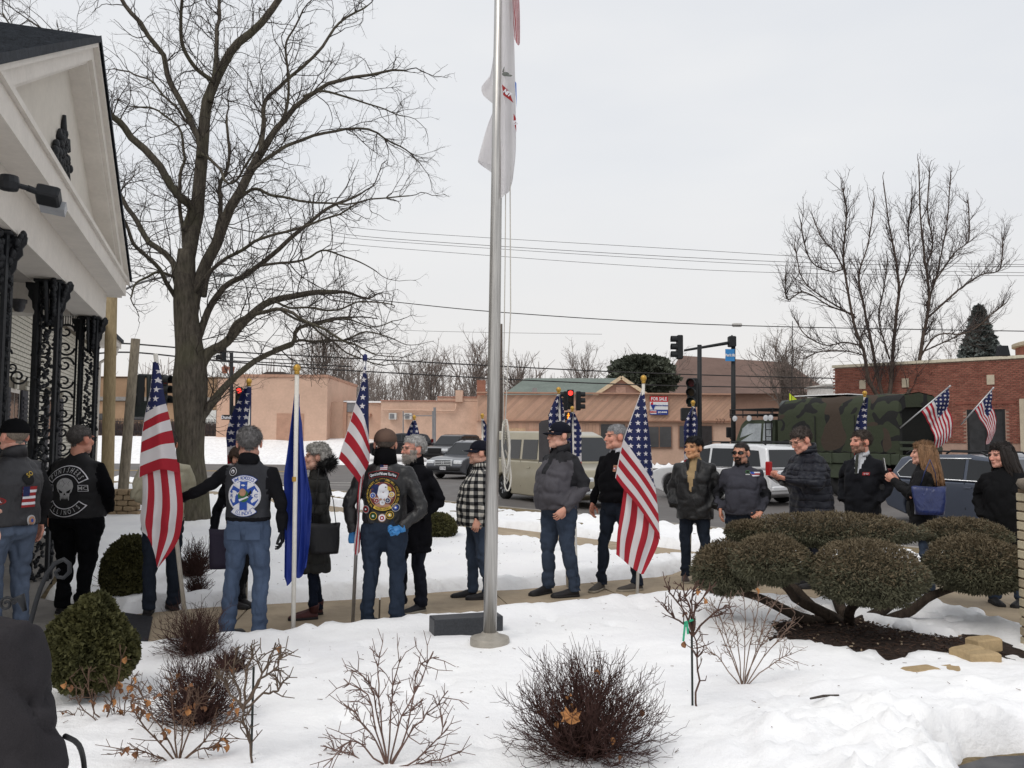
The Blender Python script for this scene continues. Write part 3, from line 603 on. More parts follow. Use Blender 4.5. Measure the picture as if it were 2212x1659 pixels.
LM = [([(405, 560), (425, 450), (437, 296), (461, 176), (516, 93), (595, 9), (640, -60)], 40, 14, .2), ([(402, 500), (410, 445), (377, 407), (275, 278), (238, 241), (190, 170)], 28, 12, -.5), ([(385, 620), (368, 565), (308, 500), (262, 426), (200, 330)], 20, 10, .6), ([(378, 640), (340, 580), (290, 520), (240, 440)], 13, 7, -.8),
      ([(432, 340), (424, 296), (377, 195), (340, 107), (275, 19), (240, -30)], 20, 9, -.3), ([(408, 720), (425, 620), (470, 519), (516, 417), (562, 333), (600, 278), (655, 208), (771, 162), (878, 153)], 38, 5, .3), ([(562, 333), (570, 270), (576, 222), (618, 176), (697, 102), (739, 42), (790, 10)], 15, 5, .8),
      ([(516, 430), (553, 408), (600, 421), (678, 440), (766, 436), (887, 417)], 10, 3, -.7), ([(545, 370), (600, 324), (687, 292), (785, 278), (863, 315), (910, 352)], 12, 3, .9), ([(415, 640), (461, 579), (530, 537), (590, 509), (683, 482), (766, 440)], 12, 4, -.9), ([(415, 800), (442, 685), (488, 616), (562, 574), (655, 491), (715, 449), (780, 420)], 22, 6, .5),
      ([(412, 840), (450, 765), (493, 735), (541, 681), (586, 649), (678, 634), (734, 628)], 32, 12, .1), ([(493, 730), (525, 686), (609, 671), (678, 704), (748, 736), (810, 765)], 14, 3, -.8), ([(412, 925), (440, 893), (466, 858), (496, 824), (549, 780), (625, 742), (650, 705), (720, 690)], 26, 8, .2), ([(590, 755), (650, 735), (720, 740), (790, 715), (850, 730)], 9, 3, -.5),
      ([(440, 640), (452, 560), (470, 480), (478, 400), (495, 340), (490, 250)], 17, 7, .8), ([(455, 220), (463, 120), (470, 40), (480, -40)], 15, 8, .5), ([(430, 330), (470, 360), (500, 400), (530, 360), (560, 300)], 9, 4, -.7), ([(400, 560), (395, 480), (392, 380), (400, 330), (380, 270), (330, 240), (280, 225)], 12, 4, .9), ([(461, 176), (420, 140), (390, 70), (395, 0), (385, -40)], 13, 6, -.6),
      ([(600, 278), (618, 230), (620, 150), (625, 80), (660, 20)], 9, 4, -.4), ([(655, 208), (700, 195), (760, 210), (820, 230), (870, 250)], 8, 3, .5), ([(562, 574), (640, 560), (700, 545), (760, 560), (815, 590)], 8, 3, .7), ([(586, 649), (640, 665), (720, 670), (790, 650), (845, 655)], 7, 3, -.6), ([(437, 296), (400, 260), (330, 180), (250, 150)], 9, 4, .8), ([(240, 440), (180, 300), (60, 110), (10, 30)], 9, 4, .5), ([(190, 170), (130, 100), (60, 40)], 9, 4, -.3),
      ([(678, 704), (740, 690), (800, 705), (850, 690)], 6, 2.5, .4), ([(609, 671), (690, 720), (760, 770), (830, 790)], 7, 2.5, -.3), ([(380, 600), (340, 592), (300, 610), (280, 640)], 9, 4, -.4)]
CFG = {'n': [7, 5, 4, 3], 'wig': [.22, .30, .36, .4], 'up': [.03, .03, .02, 0.], 'tap': .4, 'den': [5.0, 6.0, 7.0], 'len': [(.35, .62), (.35, .6), (.3, .6)], 'rr': [.55, .6, .65], 'ang': (28, 75)}
base = gp(418, 1120)
big_tree('tall bare maple with a forked dark trunk beside the street', base, 16.6, [(420, 1125, 76), (415, 1040, 60), (414, 960, 58), (414, 880, 68), (414, 820, 72), (406, 740, 56), (400, 640, 48), (405, 540, 36)], LM, CFG, BARK, TWIG, 11, 2.2, {'den': 6.4, 'ang': (30, 75), 'up': .12, 'len': (.55, 1.6), 'r': .013}, wmul=.8)
z7 = lambda *q: [((2900+x/1.659)/1.8228, (600+y/1.659)/1.8228) for x, y in q]
PM_ = [(z7((960, 1640), (870, 1500), (830, 1300), (760, 1080), (700, 700), (720, 400), (690, 230)), 22, 4, -.6), (z7((970, 1640), (930, 1500), (880, 1250), (830, 1000), (800, 800), (860, 600), (900, 300)), 20, 4, .6), (z7((990, 1640), (1010, 1500), (1030, 1200), (1060, 900), (1040, 700), (1000, 500), (960, 200)), 24, 4, .2), (z7((1060, 1640), (1165, 1500), (1220, 1200), (1260, 950), (1230, 700), (1200, 400), (1190, 80)), 24, 4, -.3),
       (z7((1240, 1000), (1310, 800), (1350, 600), (1380, 420), (1400, 150)), 11, 3, .8), (z7((1250, 1080), (1450, 900), (1600, 800), (1720, 760), (1740, 560)), 11, 3, .5), (z7((780, 1080), (650, 1000), (500, 900), (420, 800), (380, 600)), 10, 3, .7), (z7((770, 1060), (600, 1000), (440, 910), (330, 960), (320, 800)), 9, 3, -.8), (z7((1180, 1380), (1300, 1200), (1500, 1180), (1640, 1080), (1760, 980)), 10, 3, -.5),
       (z7((810, 1260), (700, 1240), (580, 1260), (450, 1190), (390, 1100)), 9, 3, .9), (z7((720, 800), (640, 650), (560, 560), (500, 420)), 9, 3, .2), (z7((700, 760), (620, 780), (480, 700), (420, 460)), 8, 3, -.6), (z7((1235, 760), (1280, 600), (1250, 400), (1260, 110)), 10, 3, .2), (z7((1290, 850), (1430, 650), (1520, 560), (1510, 310)), 8, 3, .9), (z7((1060, 920), (1130, 700), (1120, 500), (1150, 300)), 9, 3, -.9), (z7((1000, 1350), (930, 1100), (960, 900), (990, 700)), 9, 3, -.9), (z7((1220, 1300), (1400, 1220), (1560, 1130), (1660, 1120)), 8, 3, .4), (z7((850, 1330), (720, 1300), (560, 1300), (440, 1350)), 7, 3, .3)]
CFG2 = {'n': [6, 4, 3], 'wig': [.16, .25, .3], 'up': [.12, .12, .06], 'tap': .4, 'den': [3.0, 3.6], 'len': [(.4, .7), (.3, .55)], 'rr': [.6, .65], 'ang': (25, 60)}
big_tree('bare many-stemmed pear tree rising behind the camouflage truck', at(1900, 990, 42), 42, [(1905, 1010, 40), (1905, 960, 38), (1898, 930, 34), (1893, 905, 26)], PM_, CFG2, m_bark('pear_bark', S(60, 52, 48), S(104, 92, 84)), TWIG2, 5, 3.2, {'den': 5.6, 'ang': (22, 55), 'up': .35, 'len': (.8, 2.2), 'r': .024}, wmul=.42)
# bare trees beyond the buildings
CFG3 = {'n': [6, 5, 4, 3], 'wig': [.12, .2, .26, .3], 'up': [.10, .10, .06, .02], 'tap': .45, 'den': [1.0, .9, 1.1], 'len': [(.45, .8), (.35, .62), (.35, .6)], 'rr': [.55, .6, .65], 'ang': (18, 50), 't0': .15}
def far_tree(px, ytop, D, label, seed, wd=1., stems=3, m_=None, yb=945):
    b = at(px, yb, D); b[2] = 0; H = at(px, ytop, D)[2]; t = thing('bare_tree', label, 'tree', tuple(b), group='bare trees beyond the far buildings'); rn = np.random.default_rng(seed); sg = Segs(); mb = MB()
    trp = [b+np.array([0, 0, -.2]), b+np.array([.1, 0, H*.2]), b+np.array([0, .1, H*.42])]; mb.tube(trp, [H*.018, H*.014, H*.01], 7); rel(t, mb, 'trunk', m_ or FTW, smooth=True)
    for i in range(stems):
        a = rn.uniform(0, 6.28); tl = rn.uniform(.08, .42)*wd; p = trp[1]*(1-i/max(1, stems))+trp[2]*(i/max(1, stems)); cfg = dict(CFG3); sc_ = 17/H; cfg['den'] = [x*sc_*1.35 for x in CFG3['den']]
        grow(sg, rn, p, unit(np.array([math.cos(a)*tl, math.sin(a)*tl, 1.])), H*.5*rn.uniform(.85, 1.05), H*.008, 0, cfg)
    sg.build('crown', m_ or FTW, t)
FT = [(690, 690, 92, 'wide bare tree behind the gap in the pink building', 1.3, 7), (755, 740, 96, 'bare tree just right of the tall pink block', 1., 4), (880, 745, 98, 'upright bare tree behind the pink brick wall', .9, 6), (930, 735, 95, 'broom-shaped bare tree behind the brick chimney stub', .7, 6), (1012, 705, 90, 'tallest bare tree left of the flagpole', 1., 5), (1112, 745, 94, 'bare tree just right of the flagpole', 1., 6), (1160, 785, 110, 'small bare tree left of the green roof', .8, 4), (1265, 738, 100, 'rounded bare tree above the green roof', 1., 6), (1340, 752, 112, 'bare tree behind the dark evergreen', 1.1, 5), (1420, 755, 116, 'bare tree above the left end of the brown roof', 1.1, 5), (1560, 772, 120, 'bare tree above the middle of the brown roof', 1.1, 4), (1690, 700, 100, 'tall bare tree behind the right end of the brown roof', .8, 7), (1740, 745, 98, 'bare tree between brown roof and brick building', .9, 5), (820, 790, 104, 'low bare tree left of the air conditioners', 1., 5), (240, 800, 110, 'thin bare tree above the tan brick building', .6, 3), (2100, 720, 85, 'bare tree beside the spruce', .8, 4)]
for i, (x, y, D, lb, wd, st) in enumerate(FT): far_tree(x, y, D, lb, 40+i, wd, st)
# hazy wood on the horizon: a mass nobody could count
rn = np.random.default_rng(3); n = 1900; px_ = rn.uniform(-200, 2400, n); Dd = rn.uniform(120, 210, n); P0 = np.array([at(x, 945, d_) for x, d_ in zip(px_, Dd)]); P0[:, 2] = 0; hh = (5.5+6*np.abs(vnoise(np.stack([px_*.008, px_*0, px_*0], 1)))+4*rn.random(n)); P1 = P0+np.stack([rn.normal(size=n)*.8, rn.normal(size=n), hh], 1); A_, B_2, RA, RB = [P0], [P1], [np.full(n, .16)], [np.full(n, .05)]
for q in range(9): f = rn.uniform(.25, .95, (n, 1)); a_ = P0+(P1-P0)*f; A_.append(a_); B_2.append(a_+np.stack([rn.normal(size=n)*1.3, rn.normal(size=n), np.abs(rn.normal(size=n))*1.6+.5], 1)); RA.append(np.full(n, .07)); RB.append(np.full(n, .025))
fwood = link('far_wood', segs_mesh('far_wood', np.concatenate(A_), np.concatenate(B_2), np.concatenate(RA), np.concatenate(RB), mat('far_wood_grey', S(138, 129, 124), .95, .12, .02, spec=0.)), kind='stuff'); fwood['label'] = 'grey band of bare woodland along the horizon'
# evergreens beyond the roofs
def leaf_quads(rn, C_, N_, size, asp=.45, jit=.7):
    n = len(C_); d = rn.normal(size=(n, 3))*jit+N_; d /= np.linalg.norm(d, axis=1, keepdims=True); a = rn.normal(size=(n, 3)); u = np.cross(d, a); u /= np.linalg.norm(u, axis=1, keepdims=True); sz = size*rn.uniform(.6, 1.3, (n, 1)); h = u*sz*asp; f = d*sz
    return np.stack([C_-h*.7, C_+f*.5-h, C_+f+h*.2, C_+h*.9], 1)
def m_leaf(name, c1, c2, sc=9.):
    b = NB(name); n = b.noise(sc, 3); n2 = b.noise(sc*9, 2); c = b.ramp(b.m('ADD', b.m('MULTIPLY', n, .5), b.m('MULTIPLY', n2, .5)), [(.32, c1), (.68, c2)]); return b.fin(c, .7, 0, .25)
EVG = m_leaf('dark_evergreen', S(62, 68, 60), S(94, 98, 84), .6)
def lump_tree(name, label, px, D, y0, y1, wpx, seed, conical, m_, n=9000, size=.5):
    rn = np.random.default_rng(seed); b = at(px, 945, D); b[2] = 0; z0, z1 = at(px, y0, D)[2], at(px, y1, D)[2]; w_ = wpx*D/F/2; t = thing(name, label, 'tree', tuple(b)); mb = MB(); mb.tube([b, b+np.array([0, 0, z0+(z1-z0)*.8])], [.3, .06], 8); rel(t, mb, 'trunk', BARK)
    f = rn.random(n); a = rn.uniform(0, 6.283, n)
    if conical:
        tier = np.floor(f*11)/11; k = f*11-np.floor(f*11); rad = w_*(1-f)**.85*(.55+.45*(1-k))*rn.uniform(.35, 1, n)**.5*(1+.22*np.sin(a*5+tier*40)); z = z0+(z1-z0)*f-.25*rad
        N_ = np.stack([np.cos(a), np.sin(a), np.full(n, -.25)], 1)
    else:
        rad = w_*np.sqrt(np.maximum(0, 1-(2*f-1)**2*.9))*rn.uniform(.6, 1, n)*(1+.18*np.sin(a*4+f*9)+.12*np.sin(a*9-f*17)); z = z0+(z1-z0)*f; N_ = np.stack([np.cos(a), np.sin(a), 2*f-1], 1)
    C_ = np.stack([b[0]+rad*np.cos(a), b[1]+rad*np.sin(a), z], 1); o = link('crown', quads_mesh('crown', leaf_quads(rn, C_, N_, size), m_)); o.parent = t; o.matrix_parent_inverse = Matrix.Translation(-t.location)
lump_tree('evergreen_tree', 'dark rounded evergreen behind the green roof', 1388, 92, 856, 772, 132, 1, False, EVG, 15000, .42); lump_tree('spruce_tree', 'blue-grey spruce behind the red brick building', 2122, 62, 800, 664, 105, 2, True, m_leaf('spruce_needles', S(78, 86, 86), S(110, 116, 112), .8), 15000, .34)
# ------------------------------------------------------------------ garden shrubs
BOX = m_leaf('boxwood_leaves', S(54, 56, 33), S(94, 91, 54), 7.); JUN = m_leaf('juniper_sprays', S(68, 69, 55), S(104, 102, 81), 6.); JUNT = m_leaf('juniper_tips', S(86, 77, 61), S(116, 103, 81), 6.)
def leafy(parent, name, c, r, n, size, m_, seed, m2=None, bumps=.1, asp=.45, conic=0.):
    rn = np.random.default_rng(seed); v = rn.normal(size=(n, 3)); v /= np.linalg.norm(v, axis=1, keepdims=True); rr = 1-.22*rn.random(n)**1.6+bumps*fbm(v*2.4+seed, 3)+.06*vnoise(v*7+seed)
    vv = v.copy()
    if m2: vv[:, 2] = np.where(v[:, 2] < 0, v[:, 2]*.72, v[:, 2])
    q = vv*rr[:, None]*np.array(r); q[:, :2] *= (1-conic*np.clip(v[:, 2:3], -1, 1)); C_ = q+np.array(c); mi = None
    if m2: mi = (v[:, 2]+.25*rn.normal(size=n) > .25).astype(int)
    V = leaf_quads(rn, C_, v, size, asp, .75); o = link(name, quads_mesh(name, V, [m_]+([m2] if m2 else []), mi)); o.parent = parent; o.matrix_parent_inverse = Matrix.Translation(-parent.location)
    mb = MB(); mb.ell(tuple(c), tuple(np.array(r)*.8), 18, 12); return o
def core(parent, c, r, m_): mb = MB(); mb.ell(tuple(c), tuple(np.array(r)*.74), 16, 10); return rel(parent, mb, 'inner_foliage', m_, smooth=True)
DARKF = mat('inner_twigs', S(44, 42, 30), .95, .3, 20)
def boxwood(px, yb, D, wpx, hpx, label, seed, conic=0., n=15000):
    k = D/F; b = at(px, yb, D); g = gz(b[0], b[1]); c = at(px, yb-hpx/2, D); t = thing('boxwood', label, 'shrub', (b[0], b[1], g)); r = (wpx*k/2, wpx*k/2, hpx*k/2)
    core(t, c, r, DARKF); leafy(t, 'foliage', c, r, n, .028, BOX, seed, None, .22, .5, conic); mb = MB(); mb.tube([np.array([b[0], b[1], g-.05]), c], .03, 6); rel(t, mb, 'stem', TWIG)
boxwood(193, 1486, 5.35, 172, 196, 'large yellowish boxwood in the near left bed', 1, .42, 20000); boxwood(272, 1298, 8.85, 100, 134, 'dark round boxwood beside the man in black', 2, 0.05)
t0 = boxwood(946, 1165, 14.2, 78, 56, 'low green shrub in the snow behind the eagle jacket man', 3, 0, 6000)
def twiggy(name, px, yb, D, wpx, hpx, label, seed, n=700, m_=None, r=.0028, spread=1.2, leaves=0, zz=None, wig=.16, side=4.):
    b = gp(px, yb, .09) if D is None else at(px, yb, D); b = np.array([b[0], b[1], gz(b[0], b[1])-.02 if zz is None else zz]); rn = np.random.default_rng(seed); t = thing(name, label, 'shrub', tuple(b)); sg = Segs(); D = b[1]; k = D/F; w_, h_ = wpx*k/2, hpx*k; tips = []
    for i in range(n):
        a = rn.uniform(0, 6.283); e = rn.random()**.6*spread; d = unit(np.array([math.cos(a)*math.sin(e), math.sin(a)*math.sin(e)*.9, math.cos(e)])); sc_ = 1/math.sqrt((d[0]**2+d[1]**2)/w_**2+(d[2]/h_)**2); L = sc_*rn.uniform(.72, 1.06); p = b+np.array([rn.normal()*.03, rn.normal()*.03, 0]); pts = [p]; m__ = 7
        for j in range(m__):
            d = unit(d+rn.normal(size=3)*wig+np.array([0, 0, .07])); p = p+d*L/m__; pts.append(p)
            if j > 1:
                for _ in range(rn.poisson(side/m__)):
                    dd = unit(d+rn.normal(size=3)*.6); l2 = L*rn.uniform(.06, .2); q = p+dd*l2; sg.path([p, p+dd*l2*.5+rn.normal(size=3)*.004, q+np.array([0, 0, l2*.25])], r*.7, r*.45)
        sg.path(pts, r*1.25, r*.6); tips.append(pts[rn.integers(2, 7)])
    sg.build('twigs', m_ or MATS['barberry_twigs'], t)
    if leaves:
        idx = rn.integers(0, len(tips), leaves)
        for i in idx: dead_leaf(t, tips[i], rn)
    return t
mat('barberry_twigs', S(70, 50, 46), .9, .25, 14, spec=.15); mat('rose_canes', S(98, 78, 66), .9, .25, 9, spec=.2); DLF = mat('dead_leaf', S(126, 88, 62), .85, .3, 25); DLF2 = mat('tan_dead_leaf', S(176, 124, 78), .8, .2, 25)
def dead_leaf(parent, p, rn, size=.035, m_=None):
    mb = MB(); n = 5; M_ = Matrix.Rotation(rn.uniform(0, 6), 3, 'Z') @ Matrix.Rotation(rn.uniform(.3, 1.6), 3, 'X'); g = []
    for j in range(n):
        f = j/(n-1); w_ = size*.42*math.sin(math.pi*(.08+.88*f))**.8
        for s_ in (-1, -.5, 0, .5, 1): g.append(tuple(np.array(p)+np.array(M_ @ Vector((s_*w_, size*(f-.3), size*.3*abs(s_)+size*.25*math.sin(3*f+s_))))))
    mb.add(g, [(j*5+i, j*5+i+1, j*5+i+6, j*5+i+5) for j in range(n-1) for i in range(4)]); rel(parent, mb, 'leaf', m_ or (DLF if rn.random() < .7 else DLF2), smooth=True)
tb = twiggy('barberry_shrub', 1262, 1625, None, 385, 228, 'large dark twiggy shrub at bottom centre with a tan leaf', 5, 560, leaves=18, spread=1.4, r=.0020, side=11, wig=.24)
# the big maple leaf caught in it
c = at(1233, 1548, tb.location[1]-.22); pts = [(0, -.05), (.028, -.038), (.06, -.03), (.048, -.005), (.068, .03), (.04, .028), (.034, .06), (.012, .03), (0, .022), (-.012, .03), (-.034, .06), (-.04, .028), (-.068, .03), (-.048, -.005), (-.06, -.03), (-.028, -.038)]
mb = MB(); mb.add([c]+[c+np.array([a*.78, -.012*math.sin(a*60), b*.78]) for a, b in pts], [(0, 1+i, 1+(i+1) % 16) for i in range(16)]); rel(tb, mb, 'leaf', DLF2, label='big tan maple leaf caught in the twigs')
twiggy('barberry_shrub', 425, 1560, None, 240, 165, 'dark twiggy shrub in the near left bed', 6, 420, leaves=8, spread=1.35, r=.0020, side=9, wig=.24); twiggy('barberry_shrub', 420, 1405, None, 160, 120, 'twiggy brown shrub at the foot of the leaning flag', 7, 320, leaves=4, spread=1.25, r=.0021, side=8, wig=.24); twiggy('barberry_shrub', 500, 1440, None, 90, 60, 'small dark twiggy shrub by the pale jeans', 17, 240, spread=1.3)
twiggy('barberry_shrub', 420, 1240, 9.9, 90, 90, 'twiggy dark shrub in the snow behind the leaning flag', 8, 420, spread=1.2); twiggy('barberry_shrub', 425, 1290, 8.9, 60, 50, 'small twiggy shrub behind the leaning flag pole', 9, 160, spread=1.2); twiggy('dry_stalks', 245, 1170, 9.4, 90, 70, 'pale dry stalks beside the man in black', 19, 60, MATS['rose_canes'], .0022, 1.2, 0)
def canes(name, px, yb, label, stems, m_=None, leaves=0, seed=1, r=.006, twigs=8, tl=(.08, .2), yD=None, graft=None):
    b = gp(px, yb, .08) if yD is None else at(px, yb, yD); b[2] = gz(b[0], b[1])-.03; rn = np.random.default_rng(seed); t = thing(name, label, 'shrub', tuple(b)); sg = Segs(); D = b[1]; tips = []
    for pts in stems:
        dd = 0. if graft and pts is stems[0] else rn.uniform(-.18, .18); P3 = [b if i == 0 and graft is None else at(x, y, D+dd*i/(len(pts)-1)) for i, (x, y) in enumerate(pts)]; cv = curve3(P3, 10); cv = [p+rn.normal(size=3)*.004 for p in cv]; sg.path(cv, r, r*.55)
        for _ in range(twigs):
            i = rn.integers(3, 9); d = unit(cv[i+1]-cv[i]); s_ = unit(rn.normal(size=3)); d = unit(d+s_*.9); L = rn.uniform(*tl); q = cv[i]+d*L*.5+rn.normal(size=3)*.01; q2 = q+unit(d+rn.normal(size=3)*.5)*L*.5; sg.path([cv[i], q, q2], r*.55, r*.3); sg.path([q, q+unit(d+rn.normal(size=3)*.8)*L*.35], r*.4, r*.3); tips += [q, q2]
    sg.build('canes', m_ or MATS['rose_canes'], t, 5)
    for i in range(leaves): dead_leaf(t, tips[rn.integers(0, len(tips))]+np.array([0, -.01, -.015]), rn, .04)
    return t
canes('bare_shrub', 838, 1655, 'open bare shrub with thick pruned canes at bottom centre left', [[(838, 1655), (812, 1580), (795, 1500), (742, 1470)], [(838, 1655), (820, 1560), (800, 1480), (762, 1440)], [(838, 1655), (822, 1540), (816, 1460), (820, 1410)], [(838, 1655), (845, 1560), (850, 1480), (868, 1415)], [(838, 1655), (870, 1600), (890, 1520), (905, 1440), (950, 1420)], [(838, 1655), (880, 1590), (925, 1540), (968, 1495)], [(838, 1655), (860, 1570), (895, 1500), (935, 1410)], [(838, 1655), (900, 1640), (940, 1600), (965, 1560)], [(838, 1655), (780, 1640), (740, 1625), (695, 1610)], [(838, 1655), (790, 1620), (760, 1600), (700, 1655)], [(838, 1655), (900, 1650), (950, 1640), (985, 1625)], [(838, 1655), (810, 1600), (780, 1560), (765, 1530)]], mat('grey_canes', S(104, 82, 74), .85, .25, 9), 0, 1, .0048, 15, (.05, .17))
st = canes('bare_shrub', 1605, 1480, 'fan-shaped bare shrub behind the staked standard rose', [[(1605, 1480), (1580, 1420), (1550, 1350), (1535, 1290)], [(1605, 1480), (1595, 1400), (1580, 1330), (1570, 1290)], [(1605, 1480), (1610, 1400), (1610, 1340), (1605, 1280)], [(1605, 1480), (1630, 1410), (1650, 1350), (1670, 1300)], [(1605, 1480), (1650, 1420), (1690, 1370), (1715, 1345)], [(1605, 1480), (1560, 1430), (1530, 1400), (1515, 1380)], [(1605, 1480), (1640, 1400), (1680, 1330), (1690, 1310)], [(1605, 1480), (1575, 1400), (1555, 1330), (1545, 1310)], [(1605, 1480), (1660, 1440), (1690, 1420), (1710, 1410)], [(1605, 1480), (1620, 1390), (1635, 1330), (1640, 1290)]], mat('tan_canes', S(120, 100, 88), .85, .2, 9), 2, 2, .0042, 14, (.05, .16))
rs = canes('standard_rose', 1502, 1535, 'slim standard rose with green tie on a dark stake', [[(1502, 1535), (1507, 1470), (1505, 1400), (1497, 1370)], [(1497, 1372), (1480, 1330), (1455, 1290), (1435, 1265)], [(1497, 1372), (1490, 1320), (1480, 1290), (1470, 1260)], [(1497, 1372), (1500, 1320), (1520, 1290), (1535, 1265)], [(1497, 1372), (1520, 1345), (1550, 1320), (1575, 1305)], [(1497, 1372), (1475, 1345), (1450, 1330), (1430, 1300)], [(1497, 1372), (1500, 1340), (1495, 1300), (1500, 1270)]], mat('rose_bark', S(84, 62, 54), .85, .2, 9), 3, 3, .0068, 10, (.04, .14), None, True)
b = gp(1496, 1530, .08); mb = MB(); mb.tube([(b[0], b[1], .02), at(1494, 1330, b[1]-.02)], .007, 6); rel(rs, mb, 'stake', mat('dark_stake', S(44, 50, 48), .7))
mb = MB(); D_ = b[1]-.05
for q in (((1480, 1345), (1476, 1385)), ((1484, 1345), (1486, 1370)), ((1478, 1345), (1503, 1337))): mb.bar(at(*q[0], D_), at(*q[1], D_), .012, .003, 0, (0, 1, 0))
rel(rs, mb, 'green_tie', mat('green_ribbon', S(58, 170, 130), .5))
rs = canes('standard_rose', 545, 1655, 'taller standard rose beside a thin dark stake at bottom left', [[(545, 1659), (540, 1610), (525, 1560), (527, 1530)], [(527, 1532), (530, 1470), (545, 1420), (545, 1400)], [(527, 1532), (550, 1490), (575, 1440), (595, 1390)], [(527, 1532), (510, 1480), (505, 1440), (515, 1400)], [(527, 1532), (570, 1500), (600, 1490), (615, 1470)], [(527, 1532), (500, 1500), (480, 1470), (470, 1450)], [(527, 1532), (560, 1470), (600, 1440), (605, 1400)]], mat('olive_rose_bark', S(92, 78, 66), .85, .2, 9), 2, 4, .0068, 12, (.04, .15), None, True)
mb = MB(); b = gp(542, 1655, .05); mb.tube([(b[0], b[1], -.02), at(548, 1440, b[1])], .006, 6); rel(rs, mb, 'stake', MATS['dark_stake'])
canes('rose_bush', 385, 1640, 'thorny rose bush with curled brown leaves at bottom left', [[(385, 1650), (360, 1590), (320, 1530), (300, 1480)], [(385, 1650), (375, 1570), (370, 1500), (368, 1470)], [(385, 1650), (410, 1580), (425, 1520), (430, 1480)], [(385, 1650), (440, 1600), (470, 1570), (510, 1550)], [(385, 1650), (340, 1600), (290, 1540), (285, 1510)], [(385, 1650), (350, 1640), (300, 1620), (270, 1620)], [(385, 1650), (430, 1620), (460, 1610), (490, 1590)], [(385, 1650), (395, 1580), (400, 1540), (405, 1500)]], None, 30, 5, .0048, 16, (.04, .15))
canes('rose_bush', 225, 1560, 'sparse rose canes with dry leaves in front of the boxwood', [[(225, 1600), (205, 1540), (190, 1490), (195, 1440)], [(225, 1600), (235, 1530), (250, 1490), (270, 1400)], [(225, 1600), (215, 1560), (170, 1520), (165, 1480)], [(225, 1600), (260, 1560), (275, 1500), (300, 1450)], [(225, 1600), (240, 1560), (245, 1520), (225, 1460)], [(225, 1600), (190, 1590), (165, 1570), (160, 1540)]], None, 20, 6, .0045, 11, (.04, .13))
# cloud-pruned juniper
jb = gp(1835, 1348); jt = thing('cloud_pruned_juniper', 'wide cloud-pruned juniper with twisted trunks in the mulch bed', 'shrub', tuple(jb)); JD = jb[1]; JB = m_bark('juniper_bark', S(42, 37, 33), S(76, 66, 58))
PADS = [(1566, 1236, 136, 128, -.25), (1664, 1216, 168, 118, -.6), (1871, 1248, 244, 160, -.85), (1796, 1150, 400, 80, .5), (2106, 1228, 204, 140, -.4), (2082, 1156, 176, 70, .6), (1610, 1150, 80, 48, .4)]
for i, (x, y, w_, h_, dd) in enumerate(PADS):
    D = JD+dd; k = D/F; c = at(x, y, D); r = (w_*k/2, min(w_*k/2, .42), h_*k/2); mb = MB(); cv = curve3([jb+np.array([.06*math.cos(i*1.7), .05*math.sin(i*1.7), -.05]), jb*.62+c*.38+np.array([.05*math.sin(i*2), -.1*math.cos(i), -.12]), jb*.3+c*.7+np.array([-.04, .03, -.1]), c+np.array([0, 0, -r[2]*.4])], 14); cv = [p+np.array([vnoise(p*5+i), vnoise(p*5+9), vnoise(p*5+20)])*.03 for p in cv]
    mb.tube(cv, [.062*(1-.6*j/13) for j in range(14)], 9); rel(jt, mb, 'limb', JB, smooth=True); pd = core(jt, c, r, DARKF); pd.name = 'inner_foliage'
    leafy(jt, 'foliage_pad', c, r, int(9000+15000*r[0]*r[2]/.2), .030, JUN, 20+i, JUNT, .13, .17)
# ================================================================== buildings beyond the crossing
PINK = mat('pink_stucco', S(202, 170, 150), .9, .08, .9, .25, 30, .01); PINK2 = mat('pink_brick_paint', S(204, 172, 152), .9, .10, 1.6, .5, 24, .012); PBRD = mat('pink_board', S(192, 154, 132), .85, .09, 1.5); PTRM = mat('pink_trim', S(178, 140, 120), .85, .1, 2)
DGL = mat('far_dark_glass', S(58, 58, 60), .15, .25, .6, spec=.6); SNW = SNOW; GREENR = mat('green_shingle', S(112, 121, 115), .9, .14, .6, .3, 8, .02); BROWNR = mat('brown_shingle', S(112, 92, 84), .9, .12, .5); GREYM = mat('grey_metal', S(132, 132, 134), .5, .1, 5)
def wbox(px0, px1, y0, y1, D, dep, m_, name, parent, zb=None, mi=None):
    """box whose front face covers pixels px0..px1, y0(top)..y1(bottom) at depth D"""
    a = at(px0, y0, D); b = at(px1, y1, D); z1, z0 = a[2], (b[2] if zb is None else zb); mb = MB(); mb.box(((a[0]+b[0])/2, D+dep/2, (z0+z1)/2), (b[0]-a[0], dep, z1-z0)); return rel(parent, mb, name, m_)
def bld(label, px, D, name='building'): p = at(px, 945, D); return thing(name, label, 'building', (p[0], p[1], 0))
